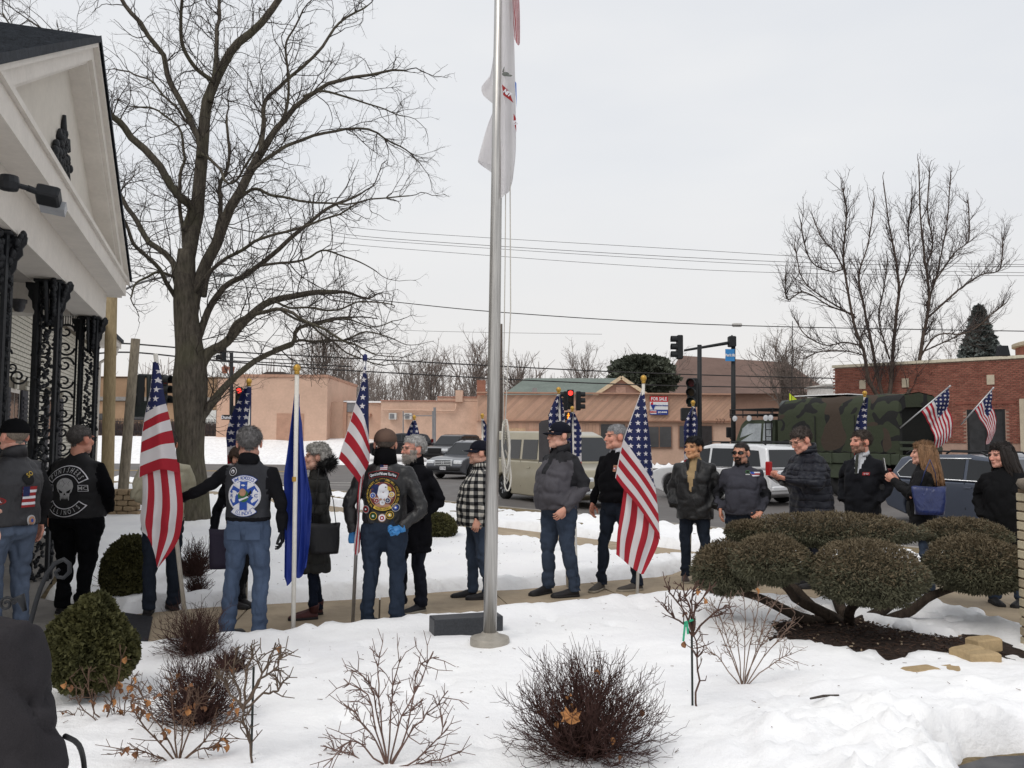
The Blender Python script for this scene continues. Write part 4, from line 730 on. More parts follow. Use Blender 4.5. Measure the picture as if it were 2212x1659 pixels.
# tall pink block
b1 = bld('tall plain pink block with bricked-up door at the far left of the pink buildings', 605, 64)
wbox(504, 705, 812, 955, 64, 12, PINK, 'wall', b1, -.2); wbox(598, 655, 893, 950, 63.96, .05, PTRM, 'bricked_door', b1); wbox(500, 709, 808, 815, 63.9, 12.3, PTRM, 'coping', b1)
mb = MB(); q = [at(558, 812, 66), at(625, 812, 66), at(612, 803, 66), at(575, 803, 66)]; mb.add([*q, *[p+np.array([0, 5, 0]) for p in q]], [(0, 1, 2, 3), (4, 5, 6, 7), (0, 3, 7, 4), (1, 2, 6, 5), (2, 3, 7, 6)]); rel(b1, mb, 'roof_hatch', mat('dark_roof', S(70, 64, 62), .8))
wbox(470, 505, 818, 955, 66, 10, PINK, 'side_wing', b1, -.2)
b2 = bld('low pink link building with snow on its roof', 765, 65.5)
wbox(705, 830, 868, 962, 65.5, 9, PINK, 'wall', b2, -.2); wbox(742, 826, 866, 870, 65.3, 8, SNW, 'roof_snow', b2); wbox(742, 790, 865, 890, 65.4, .1, GREYM, 'metal_panel', b2); wbox(752, 800, 893, 900, 65.0, .8, PTRM, 'canopy', b2); wbox(760, 790, 900, 960, 65.42, .1, PTRM, 'door', b2)
for px in (742, 824): wbox(px, px+5, 868, 962, 65.3, .3, PTRM, 'pilaster', b2, -.1)
b3 = bld('long pink painted brick wall with two air conditioners', 925, 64)
wbox(823, 1031, 866, 975, 64, 11, PINK2, 'wall', b3, -.2); wbox(945, 1031, 857, 867, 63.98, 11, PINK2, 'parapet_step', b3)
for x0, x1, y in ((821, 985, 864), (945, 1033, 856)): wbox(x0, x1, y, y+3, 63.9, 11.3, mat('clay_coping', S(170, 124, 108), .8, .2, 2), 'coping', b3)
wbox(984, 999, 843, 868, 63.7, 1.0, PINK2, 'chimney', b3); wbox(1030, 1048, 821, 857, 66, 1.2, mat('red_brown_brick', S(146, 104, 88), .9, .2, 2), 'chimney', b3)
for px in (840, 873): u = wbox(px, px+16, 892, 906, 63.5, .6, mat('white_appliance', S(206, 204, 200), .5), 'air_conditioner', b3); wbox(px+2, px+11, 894, 904, 63.46, .04, mat('vent_grey', S(120, 120, 122), .6), 'vent', u)
mb = MB(); mb.tube([at(826, 885, 63.8), at(980, 888, 63.8), at(984, 884, 63.8), at(985, 873, 63.8)], .06, 8); rel(b3, mb, 'pipe', PINK2, smooth=True)
# chain fence in front
fe = thing('fence', 'thin grey pipe fence before the pink brick wall', 'fence', tuple(at(893, 960, 62))); mb = MB()
for px, y0, r_ in ((871, 888, .05), (935, 888, .06), (939, 880, .11)): mb = MB(); mb.tube([at(px, y0, 62), at(px, 985, 62)], r_, 6); rel(fe, mb, 'post', GREYM)
mb = MB(); mb.tube([at(871, 898, 62), at(937, 898, 62)], .04, 6); rel(fe, mb, 'rail', GREYM)
# storefront
b4 = bld('long pink storefront with slanted board fascia and for-sale sign', 1300, 63); Ds = 63
wbox(1031, 1585, 853, 990, Ds, 14, PINK, 'wall', b4, -.2)
def board(poly, D, parent, m_, nm='board', th=.05):
    q = [at(x, y, D) for x, y in poly]; n = len(q); mb = MB(); mb.add([p-np.array([0, th, 0]) for p in q]+q, [tuple(range(n))]+[(i, (i+1) % n, n+(i+1) % n, n+i) for i in range(n)]); return rel(parent, mb, nm, m_)
def clip(poly, x0, x1):
    for sgn, lim in ((1, x0), (-1, x1)):
        o_ = []; n = len(poly)
        for i in range(n):
            a, b = poly[i], poly[(i+1) % n]; ia, ib = sgn*(a[0]-lim) >= 0, sgn*(b[0]-lim) >= 0
            if ia: o_.append(a)
            if ia != ib: t = (lim-a[0])/(b[0]-a[0]); o_.append((lim, a[1]+t*(b[1]-a[1])))
        poly = o_
        if not poly: return poly
    return poly
rn = random.Random(3); PB = [mat('fascia_board_%s' % c, S(*v), .85, .08, 1.2) for c, v in (('warm', (198, 160, 138)), ('mid', (190, 154, 132)), ('dull', (182, 148, 128)))]
for k in range(-6, 62):
    x = 1031+k*9.2; pl = clip([(x, 909), (x+8.6, 909), (x+8.6+58, 853), (x+58, 853)], 1033, 1583)
    if len(pl) > 2: board(pl, Ds-.05, b4, rn.choice(PB), th=.06)
wbox(1029, 1587, 846, 853, Ds-.4, .8, PTRM, 'roof_edge', b4); wbox(1029, 1587, 909, 913, Ds-.3, .4, PTRM, 'ledge', b4)
for k in range(27): x = 1090+k*7.6; board([(x, 914), (x+7.1, 914), (x+7.1, 985), (x, 985)], Ds-.02, b4, rn.choice(PB), th=.04)
def shopwin(x0, x1, y0, y1, parts=2):
    w_ = wbox(x0, x1, y0, y1, Ds-.12, .1, mat('shop_frame', S(150, 116, 98), .7), 'window', b4); n = parts
    for i in range(n): wbox(x0+2+(x1-x0-2)*i/n, x0+(x1-x0-2)*(i+1)/n, y0+2, y1-2, Ds-.16, .03, DGL, 'pane', w_)
wbox(1298, 1350, 916, 985, Ds-.14, .1, DGL, 'entry', b4); shopwin(1396, 1452, 920, 968, 2); shopwin(1352, 1394, 920, 968, 1); shopwin(1466, 1540, 918, 968, 3); wbox(1100, 1135, 925, 975, Ds-.12, .1, mat('plywood', S(190, 160, 130), .9), 'boarded_window', b4); wbox(1140, 1190, 928, 975, Ds-.1, .06, PTRM, 'boarded_window', b4)
V, Fs = text_mesh('222', .5); c = at(1556, 910, Ds-.4); mb = MB(); mb.add([c+np.array([v[0], 0, v[1]]) for v in V], Fs); rel(b4, mb, 'house_number', mat('number_brown', S(96, 70, 60), .8))
# sign board
sg_ = thing('for_sale_sign', 'red, white and blue for-sale board on the pink fascia', 'sign', tuple(at(1424, 897, Ds-.3))); Dg = Ds-.3
WSG = mat('sign_white', S(222, 222, 224), .6, .03, 2); RSG = mat('sign_red', S(196, 40, 48), .6, .03, 2); BSG = mat('sign_blue', S(40, 62, 140), .6, .03, 2)
wbox(1404, 1443, 856, 868, Dg, .06, RSG, 'red_band', sg_); wbox(1404, 1443, 868, 885, Dg, .06, WSG, 'white_band', sg_); wbox(1404, 1443, 885, 896, Dg, .06, BSG, 'blue_band', sg_)
def wtext(tx, x, y, h, D, m_, parent, sx=1.): V, Fs = text_mesh(tx, h, bold=.01); c = at(x, y, D); mb = MB(); mb.add([c+np.array([v[0]*sx, 0, v[1]]) for v in V], Fs); return rel(parent, mb, 'lettering', m_)
wtext('FOR SALE', 1423.5, 862, .34, Dg-.02, WSG, sg_, .8); wtext('RE/MAX', 1411, 890, .17, Dg-.02, RSG, sg_, .8).location; wtext('(847) 695-8348', 1431, 890.5, .15, Dg-.02, WSG, sg_, .7); wtext('Best & Lino Altamirano', 1430, 876, .12, Dg-.02, BSG, sg_, .8)
wbox(1405, 1418, 886.5, 894, Dg-.005, .02, WSG, 'white_label', sg_)
mb = MB(); c = at(1411, 874, Dg-.03); r_ = .19
for i, (m_, a0, a1) in enumerate(((0, 90, 180), (1, 0, 90), (2, 180, 360))): mb.add([c]+[c+np.array([r_*math.cos(R(a)), 0, r_*math.sin(R(a))]) for a in np.linspace(a0, a1, 9)], [(0, j+1, j+2) for j in range(8)], i)
mb.add([c+np.array(q) for q in ((-.12, 0, -.16), (.12, 0, -.16), (.03, 0, -.36), (-.03, 0, -.36))], [(0, 1, 2, 3)], 2); rel(sg_, mb, 'balloon_logo', [RSG, WSG, BSG])
# green roof, brown roof, tan brick
b5 = bld('house with green shingled gable roof behind the storefront', 1250, 80)
def gable(parent, x0, x1, ye, yr, D, xr0, m_, dep=10, name='roof'):
    e0, e1, r0, r1 = at(x0, ye, D), at(x1, ye, D), at(xr0, yr, D+dep/2), at((x1 if xr0 < x1 else x1), yr, D+dep/2); mb = MB(); mb.add([e0, e1, r1, r0, e0+np.array([0, dep, 0]), e1+np.array([0, dep, 0])], [(0, 1, 2, 3), (4, 3, 2, 5)]); return rel(parent, mb, name, m_)
gable(b5, 1086, 1340, 853, 817, 76, 1135, GREENR); gy = MB(); q = [at(1285, 853, 75.8), at(1402, 856, 75.8), at(1341, 817, 75.8)]; gy.add(q+[p+np.array([0, .3, 0]) for p in q], [(0, 1, 2)]); rel(b5, gy, 'gable_end', mat('mauve_siding', S(150, 124, 114), .9, .08, 2))
for a, b in (((1283, 855), (1342, 815)), ((1342, 815), (1404, 857))): mb = MB(); mb.bar(at(*a, 75.6), at(*b, 75.6), .3, .28, 0, (0, 1, 0)); rel(b5, mb, 'barge_board', mat('cream_trim', S(200, 186, 160), .8))
mb = MB(); q = [at(1341, 816, 75.9), at(1404, 857, 75.9), at(1404, 857, 86), at(1341, 816, 86), at(1285, 854, 75.9), at(1285, 854, 86)]; mb.add(q, [(0, 1, 2, 3), (0, 3, 5, 4)]); rel(b5, mb, 'cross_roof', GREENR); wbox(1150, 1160, 838, 850, 75, .4, GREYM, 'roof_vent', b5); wbox(1330, 1352, 836, 852, 75.7, .1, mat('gable_panel', S(162, 134, 122), .9), 'gable_panel', b5); wbox(1095, 1400, 850, 960, 77, 9, PTRM, 'wall', b5)
b6 = bld('large building with a brown hipped roof far behind', 1585, 118); mb = MB(); q = [at(1418, 850, 110), at(1800, 850, 110), at(1700, 783, 122), at(1470, 768, 122), at(1418, 850, 134), at(1800, 850, 134)]; mb.add(q, [(0, 1, 2, 3), (1, 5, 2), (0, 3, 4), (3, 2, 5, 4)]); rel(b6, mb, 'roof', BROWNR)
wbox(1425, 1795, 848, 960, 111, 20, mat('brown_brick_far', S(140, 112, 98), .9, .1, .6), 'wall', b6)
b7 = bld('long tan brick building across the left lawn', 340, 92); TB = mat('tan_brick', S(158, 130, 104), .9, .1, .8, .4, 10, .02); wbox(120, 480, 866, 938, 92, 12, TB, 'wall', b7, 0); wbox(120, 480, 815, 862, 95, 9, TB, 'upper_wall', b7); wbox(118, 482, 856, 867, 91.6, 4, mat('grey_roof_edge', S(130, 126, 122), .8), 'roof_edge', b7); wbox(118, 482, 812, 816, 94.8, 9, mat('coping_tan', S(140, 118, 100), .8), 'coping', b7)
for x0, x1, y0, y1 in ((284, 328, 891, 908), (205, 240, 893, 908), (450, 470, 886, 905)): w_ = wbox(x0, x1, y0, y1, 91.9, .2, mat('dark_frame', S(70, 64, 60), .7), 'window', b7); wbox(x0+2, x1-2, y0+1.5, y1-1.5, 91.86, .1, DGL, 'pane', w_)
for x0, x1 in ((284, 292), (296, 303), (306, 312)): wbox(x0, x1, 836, 846, 94.9, .1, DGL, 'window', b7)
wbox(440, 466, 886, 920, 91.85, .3, mat('white_door', S(204, 204, 200), .7), 'garage_door', b7)
hg = thing('hedge', 'bare brown hedge behind the iron fence on the far lawn', 'hedge', tuple(at(340, 940, 84))); mb = MB(); rn_ = np.random.default_rng(2); n = 4200; xx = rn_.uniform(at(120, 940, 84)[0], at(482, 940, 84)[0], n); zz = at(340, 936, 84)[2]; P0 = np.stack([xx, 84+rn_.uniform(-.6, .6, n), np.full(n, zz-.3)+rn_.uniform(0, .6, n)], 1); P1 = P0+np.stack([rn_.normal(size=n)*.25, rn_.normal(size=n)*.2, rn_.uniform(.4, 1.1, n)], 1); o = link('twigs', segs_mesh('twigs', P0, P1, np.full(n, .035), np.full(n, .015), mat('hedge_twigs', S(98, 80, 74), .95))); o.parent = hg; o.matrix_parent_inverse = Matrix.Translation(-hg.location)
fn = thing('fence', 'black iron picket fence along the far left lawn', 'fence', tuple(at(340, 938, 82)))
pk = MB(); pk.box((0, 0, .65), (.035, .035, 1.5)); pk.box((0, 0, 1.45), (.07, .035, .12), taper=(.1, 1)); pkm = pk.mesh('picket', IRON); x0, x1 = at(120, 940, 82)[0], at(482, 940, 82)[0]; zf = at(340, 938, 82)[2]
for i in range(110): o = link('picket', pkm, fn); o.location = (x0+(x1-x0)*i/109-fn.location[0], 0, zf-fn.location[2])
for dz in (.25, 1.2): mb = MB(); mb.bar((x0, 82, zf+dz), (x1, 82, zf+dz), .05, .05); rel(fn, mb, 'rail', IRON)
# ------------------------------------------------------------------ red brick building at the right
rb = thing('brick_building', 'red brick building with cream coping and dark doors at the right', 'building', (19.5, 41, 0))
A0 = np.array([16.9, 44.5, 0]); A1 = np.array([25.4, 36.3, 0]); RD = unit(A1-A0); RN = np.array([RD[1], -RD[0], 0]); RL = np.linalg.norm(A1-A0); RT = 5.45
if RN[1] > 0: RN = -RN
rp = lambda a, o, z: A0+RD*a+RN*o+np.array([0, 0, z])
RBK = mat('red_brick', S(146, 94, 80), .9, .2, 3, .3, 40, .004); RBK2 = mat('red_brick_dark', S(130, 80, 68), .9, .2, 3, .3, 40, .004); RMO = mat('brick_mortar', S(168, 140, 126), .95, .1, 6); CST = mat('cast_stone', S(190, 178, 158), .85, .1, 3)
mb = MB(); mb.prism([(0, 0), (RL, 0), (RL, RT), (0, RT)], lambda a, b, t: rp(a, -.02-6*t, b)); rw = rel(rb, mb, 'wall', RMO)
mb = MB(); mb.prism([(-.1, RT), (RL, RT), (RL, RT+.14), (-.1, RT+.14)], lambda a, b, t: rp(a, .1-6.2*t, b)); rel(rb, mb, 'coping', mat('cream_coping', S(206, 198, 178), .7))
OPN = [(6.3, 7.9, -.3, 3.15), (10.0, 11.4, -.3, 3.1), (2.6, 3.9, .6, 3.0)]; BW, BHh = .24, .083
me0 = MB(); me0.box((0, 0, 0), (BW-.022, .03, BHh-.022)); bmA = me0.mesh('brick', RBK); bmB = bmA.copy(); bmB.materials.clear(); bmB.materials.append(RBK2); rot = math.atan2(RD[1], RD[0]); rm = Matrix.Rotation(rot, 3, 'Z'); bricks = []; rr_ = random.Random(9)
for j in range(int(RT/BHh)):
    for i in range(int(RL/BW)+1):
        a = (i+.5+(.5 if j % 2 else 0))*BW-.1; z = (j+.5)*BHh
        if a > RL-.1 or any(x0-.1 < a < x1+.1 and z0 < z < z1 for x0, x1, z0, z1 in OPN): continue
        bricks.append((a, z))
bricks.sort(key=lambda q: (q[0]-9.2)**2*.35+(q[1]-4.5)**2)
for a, z in bricks[:300]: o = link('brick', bmA if rr_.random() < .65 else bmB, rw); o.location = tuple(rp(a, .004, z)-np.array(rb.location)*0); o.rotation_euler = (0, 0, rot); o.matrix_parent_inverse = Matrix.Identity(4)
mb = MB()
for a, z in bricks[300:]:
    if z > 1.6: mb.box(tuple(rp(a, .004, z)), (BW-.022, .03, BHh-.022), 0 if rr_.random() < .65 else 1, M=rm)
o = mb.build('brickwork', [RBK, RBK2], rw, kind='stuff')
for x0, x1, z0, z1 in OPN:
    mb = MB(); mb.prism([(x0, 0), (x1, 0), (x1, z1), (x0, z1)], lambda a, b, t: rp(a, -.02+.03*t, b)); d_ = rel(rb, mb, 'door', mat('black_frame_metal', S(34, 34, 36), .5)); n = 2
    for i in range(n): mb = MB(); u0 = x0+.1+(x1-x0-.1)*i/n; u1 = x0+(x1-x0-.1)*(i+1)/n; mb.prism([(u0, .2), (u1, .2), (u1, z1-.12), (u0, z1-.12)], lambda a, b, t: rp(a, .012+.01*t, b)); q = mb.build('pane', DGL); q.parent = d_; q.matrix_parent_inverse = Matrix.Identity(4)
    mb = MB(); mb.prism([(x0-.5, z1+.25), (x1+.5, z1+.25), (x1+.5, z1+.36), (x0-.5, z1+.36)], lambda a, b, t: rp(a, .02+.03*t, b)); rel(rb, mb, 'lintel_band', RBK2)
for a in (1.3, 3.4, 7.2, 10.6): mb = MB(); mb.prism([(a, 4.3), (a+.32, 4.3), (a+.32, 4.75), (a, 4.75)], lambda a_, b, t: rp(a_, .02+.04*t, b)); rel(rb, mb, 'stone_block', CST)
mb = MB(); mb.prism([(8.55, -.3), (9.15, -.3), (9.15, 3.6), (8.55, 3.6)], lambda a, b, t: rp(a, .02+.22*t, b)); rel(rb, mb, 'stone_pilaster', CST); mb = MB(); mb.tube([rp(8.9, .3, 2.2), rp(8.9, .3, 4.6)], .06, 8); rel(rb, mb, 'grey_post', GREYM)
mb = MB(); cc = rp(10.6, -2.6, 0); mb.lathe([(2.75, RT), (2.75, RT+.62)], 40, (cc[0], cc[1], 0)); rel(rb, mb, 'drum_parapet', RBK); mb = MB(); mb.lathe([(2.75, RT+.62), (2.9, RT+.66), (2.9, RT+.8), (2.75, RT+.86), (2.6, RT+.86)], 40, (cc[0], cc[1], 0)); rel(rb, mb, 'drum_coping', CST)
mb = MB(); cq = at(2166, 758, 37.2); mb.box(tuple(cq), (.5, .3, .45), taper=(.7, .8)); rel(rb, mb, 'wall_lamp', IRON)
wh = bld('small white walled building beside the brick one', 1795, 60); wbox(1786, 1812, 832, 960, 60, 4, mat('white_wall_far', S(214, 212, 208), .8), 'wall', wh); wbox(1784, 1814, 829, 833, 59.8, 4.4, mat('white_wall_trim', S(196, 194, 190), .8), 'coping', wh)
# ------------------------------------------------------------------ vehicles
TYRE = mat('tyre', S(30, 30, 31), .9); RIM = mat('alloy', S(150, 152, 156), .35, .1, 5, metal=.7); CGL = mat('car_glass', S(24, 27, 31), .05, .12, 2, spec=.45); CHR = mat('chrome', S(226, 228, 230), .22, .08, 6, metal=.6); RLT = mat('tail_light_red', S(84, 22, 24), .25, .1, 6); BLKP = mat('black_plastic', S(32, 32, 34), .6, .1, 6); HLT = mat('headlight_clear', S(222, 225, 228), .12, .15, 12, spec=.7)
def emis(name, col, st):
    b = NB(name); b.p.inputs['Emission Color'].default_value = col; b.p.inputs['Emission Strength'].default_value = st; return b.fin(col, .4)
BRK_L = emis('brake_light_lit', S(158, 24, 26), .08)
def paint(name, col, metal=.35): return mat(name, col, .28, .05, 2, metal=metal, spec=.5, Coat_Weight=.5, Coat_Roughness=.08)
def vehicle(name, label, org, fwd, W, lower, cab, wheels, wr, m_, panes, belt, roofz, wroof=.80, rails=False, front='suv', grille=None, lights=True, trim=None, handles=(), seams=(), plate=None, brake=False):
    """org: ground point under the near rear or front reference; local x forward from the rear bumper, y across (0 centre)"""
    fwd = unit(np.array([fwd[0], fwd[1], 0.])); rz = math.atan2(fwd[1], fwd[0]); t = thing(name, label, 'car' if name != 'van' else 'van', tuple(org), rz, 'vehicles in the street'); h = W/2
    def wy(z): return h*(.93+.07*min(1, max(0, (z-.3)/.35))) if z < .7 else h*(1-.035*max(0, (z-.8)/(belt-.8+1e-6)))
    def extr(poly, nm, fw_, parent=t, bev=.05, mi=m_):
        n = len(poly); mb = MB(); mb.add([(x, fw_(z), z) for x, z in poly]+[(x, -fw_(z), z) for x, z in poly], [tuple(range(n)), tuple(range(2*n-1, n-1, -1))]+[(i, n+i, n+(i+1) % n, (i+1) % n) for i in range(n)]); o = mb.build(nm, mi, parent, True)
        b = o.modifiers.new('b', 'BEVEL'); b.width = bev; b.segments = 3; b.limit_method = 'ANGLE'; b.angle_limit = R(25); o.modifiers.new('w', 'WEIGHTED_NORMAL'); return o
    pl = list(lower)
    for wx in wheels: pl += [(wx+wr*1.16*math.cos(a), wr+wr*1.16*math.sin(a)*1.0) for a in np.linspace(-.45, math.pi+.45, 13)]
    L = max(x for x, z in lower); body = extr(pl, 'body', wy)
    cw = lambda z: h*.955-(h*.955-h*wroof)*min(1, max(0, (z-belt)/(roofz-belt))); cabin = extr(cab, 'cabin', cw, bev=.07)
    for s_ in (-1, 1):
        for p_ in panes: mb = MB(); mb.add([(x, s_*(cw(z)+.006), z) for x, z in p_], [tuple(range(len(p_)))]); mb.build('window', CGL, t)
    def cross(i, j, ins=.12, m__=CGL, nm='windscreen', off=.012, mar=(.08, .06)):
        (x0, z0), (x1, z1) = cab[i], cab[j]; d = np.array([x1-x0, z1-z0]); Ld = np.linalg.norm(d); d /= Ld; nn = np.array([d[1], -d[0]]); nn = nn*(1 if nn[0]*(x0+x1-L) > 0 else -1); q = []
        for f, sg in ((mar[0], -1), (mar[0], 1), (1-mar[1], 1), (1-mar[1], -1)): x, z = x0+d[0]*Ld*f+nn[0]*off, z0+d[1]*Ld*f+nn[1]*off; q.append((x, sg*(cw(z)-ins*.6), z))
        mb = MB(); mb.add(q, [(0, 1, 2, 3)]); mb.build(nm, m__, t)
    cross(0, 1); cross(len(cab)-1, len(cab)-2, nm='rear_window', mar=(.12, .1))
    for wx in wheels:
        for s_ in (-1, 1):
            mb = MB(); prof = [(wr*.60, -.11), (wr*.93, -.11), (wr, -.08), (wr, .08), (wr*.93, .11), (wr*.60, .11)]; n = 22; rs_ = [[(wx+r_*math.cos(a), s_*(h-.13)+y*1., wr+r_*math.sin(a)) for a in np.linspace(0, 2*math.pi, n, endpoint=False)] for r_, y in prof]; mb.rings(rs_, 0, False); ty = mb.build('wheel', TYRE, t, True); mb = MB(); yo = s_*(h-.13+.095)
            mb.rings([[(wx+r_*math.cos(a), yo+dy*s_, wr+r_*math.sin(a)) for a in np.linspace(0, 2*math.pi, n, endpoint=False)] for r_, dy in ((wr*.62, .0), (wr*.56, .012), (wr*.52, -.05), (.02, -.06))], 1, True)
            for q in range(6): a = q*math.pi/3+.3; mb.bar((wx+.03*math.cos(a), yo-.02*s_, wr+.03*math.sin(a)), (wx+wr*.55*math.cos(a), yo-.005*s_, wr+wr*.55*math.sin(a)), .05, .03, 0, (0, 1, 0))
            mb.build('rim', [RIM, BLKP], ty)
    if rails:
        for s_ in (-1, 1): mb = MB(); xs_ = [x for x, z in cab if z > roofz-.12]; x0, x1 = min(xs_)+.1, max(xs_)-.15; mb.tube([(x0, s_*h*wroof*.9, roofz-.02), (x0+.15, s_*h*wroof*.9, roofz+.06), (x1-.15, s_*h*wroof*.9, roofz+.05), (x1, s_*h*wroof*.9, roofz-.03)], .022, 6); mb.build('roof_rail', BLKP, t, True)
    for s_ in (-1, 1):
        mx = max(x for x, z in panes[0])-.12; mb = MB(); mb.box((mx, s_*(h+.10), belt+.09), (.12, .18, .15), bev=.03); mb.build('mirror', m_ if front != 'van' else BLKP, t, True)
        for hx, hz in handles: mb = MB(); mb.box((hx, s_*(wy(hz)+.012), hz), (.18, .02, .035), bev=.005); mb.build('door_handle', trim or m_, t)
        for sx0, z0, z1 in seams: mb = MB(); mb.bar((sx0, s_*(wy(z0)+.001), z0), (sx0, s_*(wy(z1)+.001), z1), .012, .004, 0, (0, 1, 0)); mb.build('door_seam', BLKP, t)
    # lights, grille, plates
    fz = .74; rzz = belt-.02
    for s_ in (-1, 1):
        mb = MB(); mb.box((L-.14, s_*(h-.24), fz+.03), (.26, .42, .17), bev=.03); mb.build('headlight', HLT, t)
        tl = (.16, .12, .40) if front != 'van' else (.08, .14, .4); mb = MB(); mb.box((.02+tl[0]/2, s_*(h-.085), rzz+.04), tl, bev=.02); mb.build('tail_light', BRK_L if brake else RLT, t)
    mb = MB(); mb.box((L-.035, 0, fz), (.12, W*.48, .30), bev=.02); gr = mb.build('grille', CHR if front != 'plain' else BLKP, t); mb = MB()
    for q in range(4): mb.box((L+.03, 0, fz-.105+q*.07), (.012, W*.43, .04))
    mb.build('grille_slots', BLKP, gr)
    if grille == 'H':
        mb = MB(); 
        for y in (-.045, .045): mb.box((L+.045, y, fz+.01), (.02, .022, .13))
        mb.box((L+.045, 0, fz+.01), (.02, .09, .022)); mb.build('badge', CHR, gr)
    mb = MB(); mb.box((L-.05, 0, .47), (.14, W*.9, .16), bev=.04); mb.build('front_bumper', BLKP if front != 'van' else CHR, t)
    mb = MB(); mb.box((.03, 0, .50), (.12, W*.9, .14), bev=.03); mb.build('rear_bumper', m_ if front != 'van' else CHR, t)
    if plate: mb = MB(); mb.box((L+.03, 0, .50), (.01, .32, .15)); pp = mb.build('number_plate', mat('plate_white', S(200, 200, 204), .6), t); V, Fs = text_mesh(plate, .11); mb = MB(); mb.add([(L+.037, v[0]*.8, .5+v[1]) for v in V], Fs); mb.build('lettering', BLKP, pp)
    return t
SUVL = [(.06, .34), (0, .58), (.07, 1.02), (3.42, 1.06), (4.35, .97), (4.72, .84), (4.85, .62), (4.8, .33)]; SUVC = [(3.50, 1.04), (2.72, 1.66), (2.25, 1.76), (.6, 1.745), (.24, 1.66), (.08, 1.03)]
SUVP = [[(3.3, 1.10), (2.72, 1.58), (2.32, 1.62), (2.32, 1.08)], [(2.24, 1.08), (2.24, 1.62), (1.38, 1.62), (1.38, 1.08)], [(1.26, 1.10), (1.26, 1.61), (.5, 1.57), (.36, 1.12)]]; HND = ((2.42, .93), (1.5, .94)); SEM = ((2.28, .42, 1.05), (3.3, .5, 1.0), (1.32, .62, 1.05))
def rear_ref(px, D, fwd, W, side):   # near rear corner seen at px -> centre of the rear
    p = at(px, 945, D); f = unit(np.array([fwd[0], fwd[1], 0.])); ac = np.array([-f[1], f[0], 0]); ac = ac if ac[1] < 0 else -ac; return np.array([p[0], p[1], -.2])-ac*W/2
f_ = (-.57, .82); vehicle('suv', 'silver white SUV with lit tail light driving away', rear_ref(1662, 24, f_, 1.96, 1), f_, 1.96, SUVL, SUVC, (3.85, 1.0), .37, paint('silver_white_paint', S(226, 227, 229), .15), SUVP, 1.05, 1.76, rails=True, handles=HND, seams=SEM, brake=True)
f_ = (.407, -.914); WGL = [(.08, .34), (0, .55), (.1, 1.0), (3.35, 1.0), (4.2, .92), (4.62, .80), (4.8, .6), (4.74, .32)]; WGC = [(3.6, .98), (2.75, 1.52), (2.2, 1.60), (.8, 1.57), (.42, 1.50), (.1, .98)]; WGP = [[(3.35, 1.04), (2.7, 1.46), (2.24, 1.49), (2.24, 1.02)], [(2.16, 1.02), (2.16, 1.49), (1.3, 1.47), (1.22, 1.03)], [(1.12, 1.04), (1.18, 1.46), (.7, 1.42), (.42, 1.14), (.5, 1.06)]]
wg = vehicle('station_wagon', 'slate blue station wagon with roof rails and chrome window line', rear_ref(1903, 20.6, f_, 1.84, 1), f_, 1.84, WGL, WGC, (3.75, .98), .34, paint('slate_blue_paint', S(70, 77, 92)), WGP, 1.0, 1.60, rails=True, handles=((2.3, .88), (1.35, .89)), seams=((2.2, .4, 1.0), (3.2, .5, .98), (1.2, .6, 1.0)))
for s_ in (-1, 1):
    mb = MB(); y = lambda z: s_*(.92*.955-(.92*.955-.92*.8)*max(0, (z-1.0)/.6)+.012); mb.tube([(3.4, y(1.02), 1.02), (.5, y(1.045), 1.045), (.40, y(1.14), 1.14), (.72, y(1.44), 1.44), (1.2, y(1.49), 1.49), (2.3, y(1.51), 1.51)], .013, 6); mb.build('chrome_strip', CHR, wg, True)
f_ = (.46, -.888); VNL = [(.04, .42), (0, .62), (.0, 1.22), (4.35, 1.22), (4.9, 1.18), (5.42, 1.04), (5.5, .7), (5.46, .36)]; VNC = [(4.62, 1.19), (3.75, 1.95), (3.3, 2.08), (.3, 2.10), (.05, 1.98), (.02, 1.2)]; VNP = [[(4.3, 1.26), (3.78, 1.82), (3.3, 1.84), (3.3, 1.24)], [(3.05, 1.26), (3.05, 1.84), (2.15, 1.84), (2.15, 1.26)], [(2.0, 1.26), (2.0, 1.84), (1.3, 1.84), (1.3, 1.26)], [(1.15, 1.26), (1.15, 1.84), (.35, 1.82), (.35, 1.28)]]
pv = at(1250, 945, 22.6); fv = unit(np.array([f_[0], f_[1], 0])); acv = np.array([-fv[1], fv[0], 0]); acv = acv if acv[1] < 0 else -acv
vehicle('van', 'beige passenger van facing right behind the men', np.array([pv[0], pv[1], -.2])-fv*5.42-acv*1.0, f_, 2.0, VNL, VNC, (4.45, .95), .37, paint('beige_metallic_paint', S(166, 158, 136)), VNP, 1.22, 2.10, wroof=.86, front='van', handles=((3.4, 1.02), (2.6, 1.02)), seams=((3.18, .45, 1.22), (4.25, .5, 1.2), (2.08, .45, 1.22), (1.22, .6, 1.22)))
f_ = (-.50, -.866); pf = at(958, 945, 38.5); fv = unit(np.array([f_[0], f_[1], 0])); vehicle('suv', 'dark grey SUV facing the camera with chrome bar grille', np.array([pf[0], pf[1], -.2])-fv*4.85, f_, 1.96, SUVL, SUVC, (3.85, 1.0), .37, paint('graphite_paint', S(84, 86, 92)), SUVP, 1.05, 1.76, rails=True, grille='H', plate='JR 1706', handles=HND, seams=SEM)
f_ = (-.42, -.907); pf = at(938, 945, 53); fv = unit(np.array([f_[0], f_[1], 0])); vehicle('suv', 'black SUV waiting behind the dark grey one', np.array([pf[0], pf[1], .12])-fv*4.85, f_, 1.9, SUVL, SUVC, (3.85, 1.0), .37, paint('black_paint', S(44, 44, 48)), SUVP, 1.05, 1.76, front='plain')
